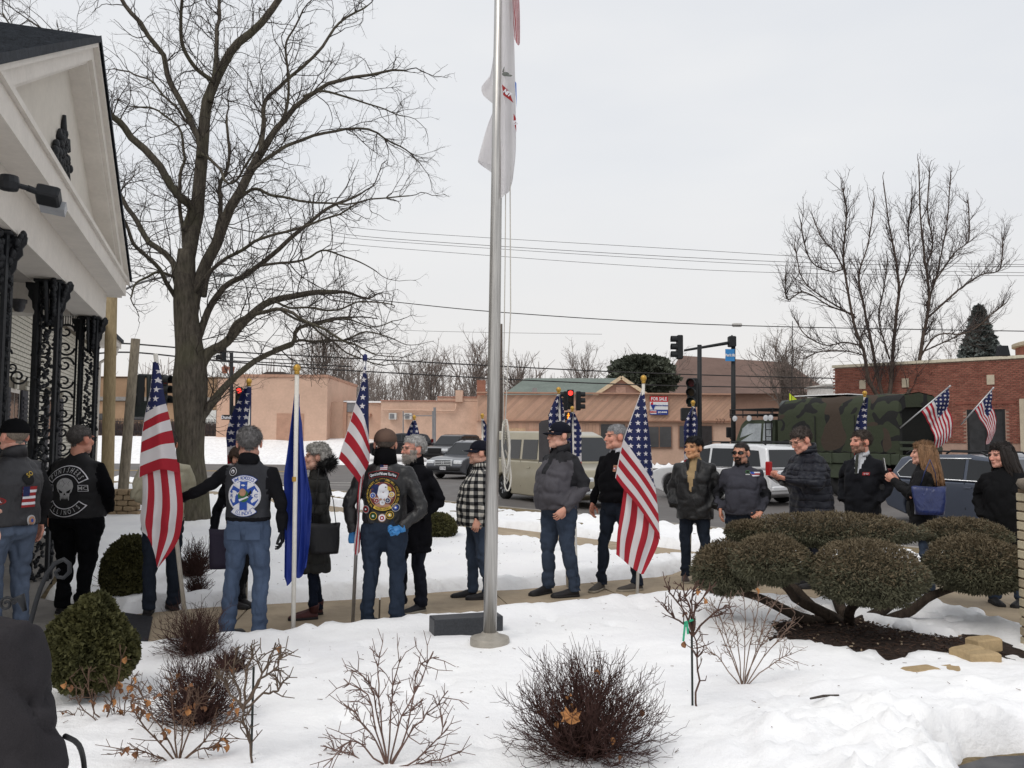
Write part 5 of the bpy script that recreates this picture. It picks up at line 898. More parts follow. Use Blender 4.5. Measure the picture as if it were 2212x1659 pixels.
f_ = (-1., -.3); pf = at(838, 945, 59); vehicle('parked_car', 'dark car parked by the pink brick wall', np.array([pf[0]+3, pf[1], .35]), f_, 1.84, WGL, WGC, (3.75, .98), .34, paint('black_paint', S(44, 44, 48)), WGP, 1.0, 1.60, front='plain')
f_ = (-.9, -.45); pf = at(1330, 945, 46); vehicle('suv', 'dark grey SUV half hidden behind the beige van', np.array([pf[0], pf[1], -.2]), f_, 1.9, SUVL, SUVC, (3.85, 1.0), .37, paint('graphite_paint', S(84, 86, 92)), SUVP, 1.05, 1.76, front='plain')
f_ = (.407, -.914); pf = at(2190, 945, 25.5); vehicle('parked_car', 'silver car roof just showing behind the blue wagon at the right edge', np.array([pf[0]-.2, pf[1], -.2]), f_, 1.84, WGL, WGC, (3.75, .98), .34, paint('silver_paint', S(176, 178, 182)), WGP, 1.0, 1.60)
# ------------------------------------------------------------------ camouflage truck
def m_camo():
    b = NB('camouflage_canvas'); v = b.scaled(b.co('Object'), (1, 1, 1)); n1 = b.noise(1.5, 1.2, .4, v, .6); x = b.n('Mapping'); x.inputs['Location'].default_value = (7, 3, 1); b.l(b.co('Object'), x.inputs[0]); n2 = b.noise(1.0, 1.2, .4, x.outputs[0], .6)
    c = b.mix(b.ramp(n1, [(.545, 0.), (.55, 1.)]), S(60, 65, 52), S(42, 42, 42)); c = b.mix(b.ramp(n2, [(.585, 0.), (.59, 1.)]), c, S(70, 61, 54)); b.bump(b.noise(4, 4, .5, None, 1.), .4, .05); return b.fin(c, .9, 0, .15)
CAM_ = m_camo(); OLV = mat('olive_drab', S(64, 71, 57), .7, .12, 3); DK = mat('truck_dark', S(34, 34, 34), .8)
tf = unit(np.array([-.55, .835, 0])); pr0 = at(1941, 945, 27); ta = np.array([.835, .55, 0]); torg = np.array([pr0[0], pr0[1], -.2])+ta*1.2
tk = thing('army_truck', 'camouflage canvas-topped army truck parked across the street', 'truck', tuple(torg), math.atan2(tf[1], tf[0]))
def tp(mb, nm, m_, parent=tk, smooth=False): return mb.build(nm, m_, parent, smooth)
# local x forward from the tailgate, y left(+)/right(-) ; near side is +y
mb = MB(); cs = [(1.2, 1.35), (1.2, 2.75), (1.12, 3.15), (.8, 3.38), (0, 3.47), (-.8, 3.38), (-1.12, 3.15), (-1.2, 2.75), (-1.2, 1.35)]; rs_ = []
for i in range(21):
    x = 4.7*i/20; sag = -.035*abs(math.sin(i/20*math.pi*4))-.0*i; front = -.10*max(0, (i-17)/3)**2; rs_.append([(x, y*(1+.012*math.sin(i*1.3)), z+(sag+front if z > 2 else 0)) for y, z in cs])
mb.rings(rs_, 0, False, False); mb.add([(4.7, y, z+(-.1 if z > 2 else 0)) for y, z in cs], [tuple(range(9))]); sharpen(tp(mb, 'canvas_cover', CAM_, smooth=True), 50)
for x in (1.55, 3.1):
    for s_ in (1, -1): mb = MB(); mb.bar((x, s_*1.222, 1.4), (x, s_*1.222, 2.72), .035, .012, 0, (0, 1, 0)); tp(mb, 'canvas_seam', DK)
mb = MB(); mb.tube([(.1, 1.225, 1.5)]+[(x, 1.228, 1.47+.05*(i % 2)) for i, x in enumerate(np.arange(.3, 4.6, .18))], .012, 5); tp(mb, 'tie_rope', DK)
mb = MB(); cr_ = [(1.2, 2.72), (1.12, 3.12), (.8, 3.35), (0, 3.44), (-.8, 3.35), (-1.12, 3.12), (-1.2, 2.72), (-1.12, 2.78), (-.8, 2.95), (0, 2.98), (.8, 2.95), (1.12, 2.78)]; mb.add([(-.01, y, z) for y, z in cr_]+[(.12, y, z) for y, z in cr_], [tuple(range(12))]+[(i, (i+1) % 12, 12+(i+1) % 12, 12+i) for i in range(12)]); tp(mb, 'canvas_flap', CAM_)
for y in (1.12, -1.12): mb = MB(); mb.box((.04, y, 2.05), (.14, .16, 1.4)); tp(mb, 'canvas_edge', CAM_)
mb = MB(); mb.box((2.35, 0, 2.2), (4.4, 2.2, 1.5)); q = tp(mb, 'dark_interior', mat('truck_bed_shade', S(24, 25, 23), .95));  # solid near-black block, paints in the shade under the canvas
for z, hgt in ((1.30, .26), (1.62, .10), (1.82, .08)): mb = MB(); mb.box((-.02, 0, z), (.08, 2.4, hgt), bev=.01); tp(mb, 'tailgate_rail', OLV)
for s_ in (1, -1):
    mb = MB(); mb.box((2.35, s_*1.2, 1.28), (4.74, .07, .34), bev=.02); tp(mb, 'bed_side', OLV)
    for x in np.arange(.3, 4.7, .72): mb = MB(); mb.box((x, s_*1.24, 1.28), (.07, .06, .36)); tp(mb, 'bed_rib', OLV)
mb = MB(); mb.box((3.2, 0, .95), (6.6, .9, .3)); tp(mb, 'chassis', DK); mb = MB(); mb.box((2.4, 1.0, .85), (.9, .35, .5), bev=.03); tp(mb, 'tool_box', OLV); mb = MB(); mb.lathe([(.0, -.02), (.09, -.02), (.09, .02), (0, .02)], 12); mb.v = [(x+2.9, z+1.26, y+1.0) for x, y, z in mb.v]; tp(mb, 'reflector', mat('white_reflector', S(210, 210, 206), .4))
for x in (.9, 2.2, 6.0):
    for s_ in (1, -1):
        mb = MB(); wr = .56; mb.rings([[(x+r_*math.cos(a), s_*(.98+y), wr+r_*math.sin(a)) for a in np.linspace(0, 2*math.pi, 24, endpoint=False)] for r_, y in ((.3, -.16), (.52, -.17), (.56, -.1), (.56, .1), (.52, .17), (.3, .16), (.26, .08), (.05, .06))], 0, True); tp(mb, 'wheel', TYRE, smooth=True)
# cab
mb = MB(); pc = [(4.95, .9), (4.95, 2.62), (6.35, 2.62), (6.55, 2.45), (6.78, 1.75), (7.1, 1.6), (7.15, .75)]; n = len(pc); mb.add([(x, 1.16 if z < 2 else 1.06, z) for x, z in pc]+[(x, -1.16 if z < 2 else -1.06, z) for x, z in pc], [tuple(range(n)), tuple(range(2*n-1, n-1, -1))]+[(i, n+i, n+(i+1) % n, (i+1) % n) for i in range(n)]); cb = tp(mb, 'cab', OLV); bv = cb.modifiers.new('b', 'BEVEL'); bv.width = .04; bv.segments = 2
SKG = mat('pale_cab_glass', S(150, 156, 160), .1, .2, 2, spec=.6)
for p_ in ([(5.55, 1.8), (5.55, 2.48), (6.2, 2.48), (6.45, 2.3), (6.58, 1.8)], [(5.05, 1.85), (5.05, 2.48), (5.45, 2.48), (5.45, 1.85)]):
    for s_ in (1, -1): mb = MB(); mb.add([(x, s_*(1.165-.10*max(0, (z-1.7)/.9)), z) for x, z in p_], [tuple(range(len(p_)))]); tp(mb, 'window', SKG)
mb = MB(); mb.add([(6.79, 1.0, 1.82), (6.79, -1.0, 1.82), (6.60, -.95, 2.42), (6.60, .95, 2.42)], [(0, 1, 2, 3)]); tp(mb, 'windscreen', SKG)
mb = MB(); mb.tube([(6.75, 1.2, 1.7), (6.85, 1.4, 2.0)], .02, 6); mb.box((6.85, 1.42, 2.15), (.08, .22, .4), bev=.02); tp(mb, 'mirror', BLKP); mb = MB(); mb.box((7.1, 0, .9), (.25, 2.3, .3), bev=.03); tp(mb, 'front_bumper', BLKP)
# roof rack with lamps
rk = None; mb = MB()
for z in (2.82, 3.02):
    for s_ in (1, -1): mb.tube([(4.9, s_*1.18, z), (7.0, s_*1.18, z)], .028, 6)
    for x in (4.95, 5.45, 5.95, 6.45, 6.98): mb.tube([(x, -1.18, z), (x, 1.18, z)], .024, 6)
for x in (4.95, 5.65, 6.35, 6.98):
    for s_ in (1, -1): mb.tube([(x, s_*1.18, 2.7), (x, s_*1.18, 3.04)], .022, 6)
rk = tp(mb, 'roof_rack', BLKP)
for x, y in ((6.7, 1.2), (6.0, 1.2), (5.2, 1.22), (4.98, 1.22)): mb = MB(); mb.lathe([(0, -.03), (.10, -.03), (.11, .02), (.0, .035)], 14); mb.v = [(x+a, y+c+.03, 2.68+b) for a, b, c in mb.v]; mb.build('rack_lamp', mat('lamp_face', S(200, 202, 206), .25), rk)
mb = MB()
for x in (4.98, 5.25): mb.tube([(x, 1.22, 1.3), (x, 1.22, 2.7)], .02, 6)
for z in np.arange(1.5, 2.7, .25): mb.tube([(4.98, 1.22, z), (5.25, 1.22, z)], .018, 6)
tp(mb, 'ladder', BLKP); mb = MB(); mb.lathe([(.3, 0), (.3, .2), (.2, .32), (0, .34)], 14); mb.v = [(x+5.05, y+.2, z+3.02) for x, y, z in mb.v]; mb.build('rack_drum', mat('drum_grey', S(84, 88, 88), .6), rk, True)
mb = MB(); mb.tube([(4.4, .8, 3.2), (4.3, .82, 6.2)], .012, 5); tp(mb, 'antenna', BLKP); mb = MB(); mb.add([(4.9, .3, 3.2), (4.5, .3, 3.32), (4.9, .3, 3.62)], [(0, 1, 2)]); tp(mb, 'yellow_pennant', mat('hi_vis_yellow', S(206, 224, 60), .7))
mb = MB(); mb.box((3.3, .2, 3.47), (2.2, .9, .03)); tp(mb, 'roof_snow', SNOW)
mb = MB(); mb.box((6.95, 1.5, 1.72), (.18, .3, .16)); mb.tube([(6.95, 1.2, 1.7), (6.95, 1.5, 1.72)], .03, 6); tp(mb, 'side_lamp', BLKP)
# its two slanted flags
def slant(p0, p1, label, seed, drop=1.5, wd=.62, D=27):
    a = at(*p0, D); b = at(*p1, D-.3); fl = thing('flag', label, 'flag', tuple(a), group='flags on the army truck'); staff(fl, a, b, .022, APOLE, GOLD if False else APOLE, .03); d = unit(b-a); L = np.linalg.norm(b-a); rows = []
    for j, v in enumerate((0, .27, .54, .78, 1.)):
        hp_ = b-d*(.03+v*L*.56); r_ = []
        for u in (0, .15, .3, .45, .7, 1.): g = .12+.88*(1-v*.35); r_.append(hp_+np.array([.10*u+(1-v)*.0+.30*v*min(1, u*2.2), -.10*math.sin(u*9+seed)*min(1, u*3), -u*drop*(1.0-.22*v)-.12*math.sin(v*3.1)*u]))
        rows.append(r_)
    flag_cloth('flag_cloth', rows, (0, .15, .3, .45, .7, 1.), (0, .27, .54, .78, .999), USF, fl, 44, 34, .02, seed, .125)
# ================================================================== people
def cloth(name, col, rough=.85, spec=.2, fold=.5, var=.16, fscale=5.5, weave=260., sheen=0., quilt=0.):
    if name in MATS: return MATS[name]
    col = tuple(c*.84 for c in col[:3])+(1,); b = NB(name); n = b.noise(4.5, 4); wv = b.noise(weave, 2)
    c = b.ramp(b.m('ADD', b.m('MULTIPLY', n, .6), b.m('MULTIPLY', wv, .4)), [(.3, tuple(x*(1-var*1.7) for x in col[:3])+(1,)), (.7, tuple(min(1, x*(1+var*1.7)) for x in col[:3])+(1,))])
    h = b.m('ADD', b.m('MULTIPLY', b.noise(fscale, 4, .5, b.scaled(b.co('Object'), (1, 1, .6)), 1.6), fold), b.m('MULTIPLY', wv, .012))
    if quilt:
        sp = b.n('SeparateXYZ'); b.l(b.co('Object'), sp.inputs[0])
        q = b.m('ABSOLUTE', b.m('SINE', b.m('ADD', b.m('MULTIPLY', sp.outputs[2], math.pi/quilt), b.m('MULTIPLY', b.noise(5, 2), 1.6))))
        h = b.m('ADD', b.m('MULTIPLY', b.m('POWER', q, .5), .5), b.m('MULTIPLY', h, .4))
    b.bump(h, .75, .035); MATS[name] = b.fin(c, rough, 0, spec); return MATS[name]
def skin_mat():
    b = NB('skin'); a = b.n('Attribute', attribute_name='Col'); n = b.noise(60, 3)
    c = b.mix(.10, a.outputs['Color'], n, 'OVERLAY'); b.bump(b.noise(300, 2), .12, .002)
    return b.fin(c, .55, 0, .3, Subsurface_Weight=.06)
SKINM = skin_mat()
def hairm(name, col):
    if name in MATS: return MATS[name]
    b = NB(name); v = b.scaled(b.co('Object'), (1, 1, .25)); n = b.noise(130, 3, .6, v); n2 = b.noise(18, 3)
    c = b.ramp(b.m('ADD', b.m('MULTIPLY', n, .65), b.m('MULTIPLY', n2, .35)), [(.32, tuple(x*.4 for x in col[:3])+(1,)), (.68, tuple(min(1, x*1.7) for x in col[:3])+(1,))])
    b.bump(n, .7, .006); MATS[name] = b.fin(c, .6, 0, .3); return MATS[name]
# ---- head template (faces -Y, origin between the ears)
hb = MB(); EL = lambda c, r: hb.ell(c, r, 20, 14)
EL((0, .016, .036), (.077, .097, .084)); EL((0, -.034, -.028), (.062, .06, .086)); EL((0, -.044, -.088), (.05, .05, .034)); EL((0, -.078, -.102), (.024, .02, .018))
hb.tube([(0, -.084, .022), (0, -.097, 0), (0, -.109, -.03)], [.006, .008, .0105], 10); EL((0, -.107, -.033), (.015, .012, .010))
for s_ in (-1, 1):
    EL((s_*.03, -.081, .026), (.027, .014, .009)); EL((s_*.042, -.066, -.026), (.022, .022, .026)); EL((s_*.079, .014, -.008), (.011, .027, .034)); EL((s_*.05, -.02, -.075), (.02, .045, .03))
EL((0, -.09, -.06), (.026, .012, .0075)); EL((0, -.088, -.071), (.023, .012, .007))
hb.tube([(0, .018, -.05), (0, .026, -.12), (0, .026, -.165)], [.058, .055, .05], 16)
_hm = remesh(hb, .0058, 2, .5); HV = co_of(_hm); HF = [tuple(p.vertices) for p in _hm.polygons]
for s_ in (-1, 1):
    d2 = ((HV-np.array([s_*.031, -.09, .004]))**2).sum(1); HV[:, 1] += .010*np.exp(-d2/.012**2)
_t = bpy.data.meshes.new('t'); _t.from_pydata(HV.tolist(), [], HF); _t.update(); HN = no_of(_t)
def face_cols(skin, brow, beard=None, beard_col=None, stub=0., lips=None):
    face_cols.msk = None; n = len(HV); c = np.tile(np.array(skin[:3]), (n, 1)); x, y, z = HV.T; fr = y < -.045
    c *= (1+.10*fbm(HV*22, 3))[:, None]
    red = np.exp(-(((np.abs(x)-.043)/.022)**2+((z+.025)/.022)**2))*fr*.35+np.exp(-((x/.016)**2+((z+.03)/.018)**2))*fr*.4+((np.abs(x) > .074)*.35)
    c = c*(1-red[:, None])+np.array([skin[0]*1.12, skin[1]*.78, skin[2]*.72])*red[:, None]
    def put(mask, col, a=1.):
        mk = np.clip(mask, 0, 1)[:, None]*a; c[:] = c*(1-mk)+np.array(col[:3])*mk
    lipc = lips or (skin[0]*.72, skin[1]*.42, skin[2]*.4)
    put(np.exp(-((x/.019)**4+((z+.066)/.007)**4))*fr, lipc, .8); put(np.exp(-((x/.019)**4+((z+.0655)/.0024)**2))*fr, (.06, .025, .025), .6)
    for s_ in (-1, 1):
        put(np.exp(-(((x-s_*.031)/.015)**4+((z-.0045)/.0065)**4))*fr, (.035, .022, .018), .9)
        put(np.exp(-(((x-s_*.034)/.02)**4+((z-.027-.004*np.cos(x*60))/.0055)**4))*fr, brow, .85)
    put(np.exp(-(((np.abs(x)-.009)/.004)**2+((z+.043)/.004)**2))*fr, (.03, .012, .01), .7)
    if beard is not None:
        low = 1/(1+np.exp(-(-.045-z)/.006)) if beard == 'full' else np.exp(-((x/.034)**6+((z+.082)/.034)**6))
        side = (np.abs(x) > .05)*(z < -.005)*(y < .0)*(y > -.06) if beard == 'full' else 0
        mo = np.exp(-((x/.034)**6+((z+.052)/.0075)**2))*fr
        msk = np.clip(low*(y < .005)*(z > -.135)+side+mo, 0, 1)*(1-np.exp(-((x/.019)**4+((z+.067)/.007)**4)))
        put(msk*(.8+.3*fbm(HV*120, 2)), beard_col, .95); face_cols.msk = msk
    if stub: put((z < -.04)*(y < 0)*(z > -.12)*1., (.05, .045, .045), stub)
    return np.clip(c, 0, 1)
def hand_geo(mb, wr, d, nrm, side, curl=.25, grip=False, r=1., spread=.0):
    """palm, four fingers of unequal length and a thumb; d points down the hand, nrm out of the palm"""
    wr = np.array(wr, float); d = np.array(d, float); d /= np.linalg.norm(d); nrm = np.array(nrm, float); nrm -= d*np.dot(nrm, d); nrm /= np.linalg.norm(nrm)
    w_ = np.cross(d, nrm)*side; rs = []
    for t, hw, ht in ((-.02, .026, .02), (.0, .029, .021), (.03, .038, .02), (.06, .043, .017), (.085, .041, .014), (.092, .036, .009)):
        c = wr+d*t*r; rs.append([c+w_*hw*r*math.cos(a)+nrm*ht*r*math.sin(a) for a in np.linspace(0, 2*math.pi, 12, endpoint=False)])
    mb.rings(rs)
    for k, (off, L) in enumerate(((.031, .072), (.0105, .08), (-.0105, .075), (-.031, .06))):
        p = wr+d*(.082-.004*abs(k-1))*r+w_*off*r; a = 0.; pts = [p-d*.01*r, p]; fl = L*r
        for q, seg in enumerate((.45, .3, .25)):
            a += (1.25 if grip else curl*(1+.25*q)+.12*k*curl); dd = d*math.cos(a)+nrm*math.sin(a)+w_*off*spread*3; dd = dd/np.linalg.norm(dd); p = p+dd*fl*seg*1.05; pts.append(p)
        mb.tube(pts, [.009*r, .0092*r, .0085*r, .008*r, .006*r], 7)
    p = wr+d*.018*r+w_*.028*r+nrm*.006*r; t1 = d*.62+w_*.7+nrm*.35; t2 = d*.8+w_*(.1 if not grip else -.3)+nrm*(.3 if not grip else .9)
    q = p+t1/np.linalg.norm(t1)*.042*r; mb.tube([p, q, q+t2/np.linalg.norm(t2)*.03*r, q+t2/np.linalg.norm(t2)*.05*r], [.014*r, .0115*r, .010*r, .0075*r], 8)
def shoe_mesh(name, m_, sole, parent, pos, ang, k=1., boot=0., wd=1.):
    mb = MB(); prof = [(.085, .030, .055, .0), (.075, .036, .075, 0), (.03, .038, .09, 0), (-.03, .040, .078, 0), (-.08, .046, .062, 0), (-.13, .048, .052, 0), (-.175, .040, .045, 0), (-.198, .022, .034, 0)]
    rs = []
    for y, hw, ht, _ in prof: rs.append([(hw*wd*math.cos(a)*1.02, y, .018+max(0, math.sin(a))*(ht-.018)+min(0, math.sin(a))*.004) for a in np.linspace(0, 2*math.pi, 14, endpoint=False)])
    mb.rings(rs, 0)
    if boot: mb.tube([(0, .045, .06), (0, .048, .12), (0, .045, .07+boot)], [.046, .05, .056], 14, 0)
    rs = []
    for z in (0., .006, .022): rs.append([((hw+.004)*wd*sx, y*1.02, z) for y, hw, _, _ in prof for sx in (1,)]+[(-(hw+.004)*wd, y*1.02, z) for y, hw, _, _ in prof[::-1]])
    mb.rings(rs, 1)
    ca, sa = math.cos(ang), math.sin(ang); mb.v = [((x*ca-y*sa)*k+pos[0], (x*sa+y*ca)*k+pos[1], z*k) for x, y, z in mb.v]
    return mb.build('shoe', [m_, sole], parent, True)
SOLE = mat('shoe_sole', S(38, 36, 36), .8); SOLEW = mat('pale_shoe_sole', S(150, 142, 128), .8)
def person(label, px, D, rz, H=1.78, bulk=1., belly=0., yaw=0., pitch=0., tilt=0., arms=None, feet=None, hem=.86, jmat=None, jmats=None, jfn=None, jthick=1., sleeve=1., tmat=None, smat=None, sole=None,
           skin=S(205, 160, 138), brow=S(70, 55, 45), beard=None, beard_col=None, stub=0., beard_len=.017, hair='short', hth=1., hair_col=S(90, 80, 74), hands=None, glove=None, cap=None, collar=None, boot=0., lean=0., z0=0., open_front=None, lw=1., group=None, wr=1., skirt=0., hood_neck=True):
    p = at(px, 1000, D); o = thing('person', label, 'person', (p[0], p[1], z0), R(rz), group); k = H/1.78; out_ = {'o': o, 'k': k}
    A = arms or {}
    sh = {s_: np.array([s_*.182*(.72+.28*bulk), .014, 1.392]) for s_ in (-1, 1)}
    df = {'hang': ((.275, .035, 1.15), (.285, -.03, .905)), 'pocket': ((.285, .095, 1.13), (.215, -.10, .94)), 'front': ((.27, .02, 1.15), (.10, -.19, 1.03))}
    AR = {}
    for s_ in (-1, 1):
        a = A.get(s_, 'hang'); a = df[a] if isinstance(a, str) else a
        f = (lambda q, s_=s_: np.array([abs(q[0])*s_*(.6+.4*bulk) if isinstance(A.get(s_, 'hang'), str) else q[0], q[1], q[2]]))
        AR[s_] = (sh[s_], f(a[0]), f(a[1]))
    ft = feet or {-1: (-.11, .0, 8), 1: (.11, -.03, -8)}
    # --- trousers
    mb = MB(); n = 20
    def ring(z, rx, ry, yo=0., xo=0., e=2.4): return [(xo+rx*abs(math.cos(a))**(2/e)*(1 if math.cos(a) >= 0 else -1), yo+ry*abs(math.sin(a))**(2/e)*(1 if math.sin(a) >= 0 else -1), z) for a in np.linspace(0, 2*math.pi, n, endpoint=False)]
    B = bulk
    mb.rings([ring(.80, .13*B, .095*B), ring(.86, .172*B, .128*B, .012), ring(.95, .178*B, .135*B, .01-belly*.3), ring(1.05, .168*B, .125*B, -belly*.4), ring(1.1, .16*B, .12*B)])
    for s_ in (-1, 1):
        fx, fy, _ = ft[s_]; hp = np.array([s_*.092*B, .005, .88]); an = np.array([fx, fy+.045, .06]); kn = hp*.5+an*.5+np.array([0, -.03, .03])
        mb.tube([hp+np.array([0, 0, .04]), hp*.8+kn*.2, hp*.45+kn*.55, kn, kn*.5+an*.5+np.array([0, .012, 0]), an+np.array([0, 0, .12]), an+np.array([0, 0, -.015])], [x*lw for x in (.098*B, .098*B, .086*(.5+.5*B), .073*(.6+.4*B), .069, .068, .073)], 16)
    me = remesh(mb, .0145+.0004*max(0, D-7.5)**1.5, 3); V = co_of(me); N = no_of(me)
    Vw = V+.05*np.stack([vnoise(V*6+1), vnoise(V*6+7), vnoise(V*6+13)], 1)
    wr_ = -.019*(1-np.abs(vnoise(Vw*np.array([7, 7, 6])+px)))**4-.010*(1-np.abs(vnoise(Vw*np.array([13, 13, 11])+px*2)))**4+.006*fbm(V*np.array([9, 9, 5])+px, 3)+.016*np.exp(-((V[:, 2]-.13)/.1)**2)*vnoise(V*np.array([10, 10, 34])+px)+.012*np.exp(-((V[:, 2]-.5)/.1)**2)*vnoise(V*np.array([9, 9, 26]))+.006*np.exp(-((V[:, 2]-.82)/.07)**2)*vnoise(V*np.array([12, 12, 30]))
    set_co(me, (V+N*wr_[:, None])*k); me.materials.append(tmat); me.polygons.foreach_set('use_smooth', [True]*len(me.polygons)); out_['trousers'] = link('trousers', me, o)
    for s_ in (-1, 1):
        fx, fy, an = ft[s_]; shoe_mesh('shoe', smat or mat('black_shoe', S(36, 34, 36), .6), sole or SOLE, o, (fx*k, fy*k, 0), R(an), k*1.03, boot)
    # --- jacket
    mb = MB(); jt = jthick; n = 22
    B = B*(1.04 if hem < .93 else 1.); rr = [(hem, .182*B*jt+skirt*.5, .142*B*jt+belly*.25+skirt*.4, -belly*.25), (hem+.03, .186*B*jt+skirt*.45, .145*B*jt+belly*.3+skirt*.35, -belly*.3)]
    if hem < .8: rr.append((.82, .186*B*jt+skirt*.2, .146*B*jt, 0))
    rr += [(1.0, .185*B*jt, .142*B*jt+belly*.5, -belly*.55), (1.12, .182*B*jt, .138*B*jt+belly*.5, -belly*.5), (1.27, .198*B*jt, .142*B*jt+belly*.15, -belly*.15+.004), (1.35, .196*(.4+.6*B)*jt, .132*jt*(.5+.5*B), .01), (1.40, .178*jt*(.4+.6*B), .118*jt, .014), (1.44, .145*jt*(.5+.5*B), .10*jt, .018), (1.475, .108*jt, .086*jt, .02), (1.505, .082*jt, .074*jt, .02), (1.535, .066*jt, .066*jt, .016)]
    mb.rings([ring(z, rx, ry, yo, 0, 2.35) for z, rx, ry, yo in rr])
    for s_ in (-1, 1):
        a, e_, w_ = AR[s_]; r_ = sleeve
        mb.tube([a*np.array([.72, 1, 1]), a, a*.6+e_*.4, e_*.9+a*.1, e_*.97+w_*.03, e_*.6+w_*.4, w_], [.062*r_, .071*r_, .067*r_, .06*r_, .058*r_, .053*r_, .044*r_], 14)
    me = remesh(mb, .0145+.0004*max(0, D-7.5)**1.5, 3); V = co_of(me); N = no_of(me)
    seg = lambda a, b: np.sqrt((((V-a)-np.clip(((V-a)@(b-a))/((b-a)@(b-a)), 0, 1)[:, None]*(b-a))**2).sum(1))
    arm = np.zeros(len(V), bool); elb = np.zeros(len(V)); lo = np.zeros(len(V))
    for s_ in (-1, 1):
        a, e_, w_ = AR[s_]; d_ = np.minimum(seg(a, e_)/(.074*sleeve), seg(e_, w_)/(.062*sleeve)); arm |= (d_ < 1.12) & (V[:, 0]*s_ > .165*B*jt*(1.0 if w_[0]*s_ > .1 else .0)+(0 if w_[0]*s_ > .1 else -.3)) & ((V[:, 0]*s_ > .15*B) | (seg(e_, w_) < .075*sleeve)); elb = np.maximum(elb, np.exp(-(((V-e_)**2).sum(1))/.11**2)); lo = np.maximum(lo, np.exp(-(((V-w_)**2).sum(1))/.10**2))
    rdg = lambda q, e=3: (1-np.abs(vnoise(q)))**e
    Vw = V+.05*np.stack([vnoise(V*6+1), vnoise(V*6+7), vnoise(V*6+13)], 1)
    wr_ = wr*(-.021*rdg(Vw*np.array([6, 6, 7])+px, 4)-.012*rdg(Vw*np.array([12, 12, 10])+px*2, 4)+.006*fbm(V*np.array([7, 7, 8])+px, 3)+.016*elb*vnoise(V*np.array([12, 12, 26])+px)+.007*lo*vnoise(V*np.array([9, 9, 30]))+.006*np.exp(-((V[:, 2]-1.05)/.12)**2)*vnoise(V*np.array([8, 8, 24])+3)+.004*(1-np.abs(vnoise(V*np.array([6, 6, 11])+px*.1))))
    V2 = (V+N*wr_[:, None]); V2[:, 1] += lean*np.clip(V2[:, 2]-1., 0, 1)
    set_co(me, V2*k); ms = jmats or [jmat]
    for m_ in ms: me.materials.append(m_)
    if jfn:
        fi = np.array([jfn(*(V[list(p.vertices)].mean(0)), bool(arm[p.vertices[0]])) for p in me.polygons], np.int32); me.polygons.foreach_set('material_index', fi)
    me.polygons.foreach_set('use_smooth', [True]*len(me.polygons)); out_['jacket'] = link('jacket', me, o)
    out_['bvh'] = BVHTree.FromPolygons([tuple(v) for v in V2*k], [tuple(p.vertices) for p in me.polygons])
    # --- collar
    if collar:
        cm, z_, h_, r_, gap = collar; mb = MB(); rs = []
        for dz, dr in ((-.02, .012), (h_*.5, .004), (h_, -.004), (h_-.004, -.012), (0, -.014)):
            rs.append([((r_+dr)*math.sin(a)*1.0, .02+lean*.5-(r_+dr)*1.02*math.cos(a)*1.0+.0, z_+dz-(.03*math.cos(a) if dz > 0 else 0)) for a in np.linspace(gap, 2*math.pi-gap, 24)])
        mb.rings([list(q) for q in zip(*rs)], 0, True, True); mb.v = [tuple(c*k for c in v) for v in mb.v]; mb.build('collar', cm, o, True)
    # --- body: head, neck, core and hands in one skin
    hz = 1.644; HS = np.array([1.21, 1.14, 1.11]); Mh = Matrix.Rotation(R(yaw), 3, 'Z') @ Matrix.Rotation(R(tilt), 3, 'Y') @ Matrix.Rotation(R(pitch), 3, 'X'); Mh = np.array(Mh)
    piv = np.array([0, .03, -.12]); hc = np.array([0, .005+lean*.62, hz])
    TF = lambda P: ((np.asarray(P)*HS-piv)@Mh.T+piv+hc)*k
    out_['TF'] = TF; out_['Mh'] = Mh
    mb = MB(); mb.add(TF(HV), HF); nh = len(HV); cols = face_cols(skin, brow, beard, beard_col, stub)
    mb.tube([np.array([0, .03+lean*.45, 1.54])*k, np.array([0, .02, 1.4])*k, np.array([0, .01, 1.1])*k, np.array([0, .01, .9])*k], [.055*k, .06*k, .08*k, .08*k], 12)
    for s_ in (-1, 1):
        fx, fy, _ = ft[s_]; a, e_, w_ = AR[s_]; w2_ = w_ if s_ in (hands or {}) else e_*.4+w_*.6; mb.tube([a*k, e_*k, w2_*k], [.02*k, .018*k, .02*k], 8); mb.tube([np.array([s_*.08, 0, .9])*k, np.array([fx, fy+.045, .09])*k], [.018*k, .016*k], 8)
    gm = None
    for s_, (dd, nn, cu, gr) in (hands or {}).items():
        w_ = AR[s_][2]*k+np.array([0, lean*max(0, AR[s_][2][2]-1.), 0])
        if glove:
            gm = MB(); hand_geo(gm, w_, dd, nn, s_, cu, gr, k*1.12); gm.tube([w_-np.array(dd)*.04, w_+np.array(dd)*.01], [.042*k, .038*k], 12); gm.build('glove', glove, o, True)
        else: hand_geo(mb, w_, dd, nn, s_, cu, gr, k)
    me = mb.mesh('body', SKINM, True); ca = me.color_attributes.new('Col', 'FLOAT_COLOR', 'POINT'); CC = np.ones((len(mb.v), 4)); CC[:, :3] = np.array(skin[:3])*np.array([.97, .88, .85]); CC[:nh, :3] = cols; ca.data.foreach_set('color', CC.ravel()); link('body', me, o)
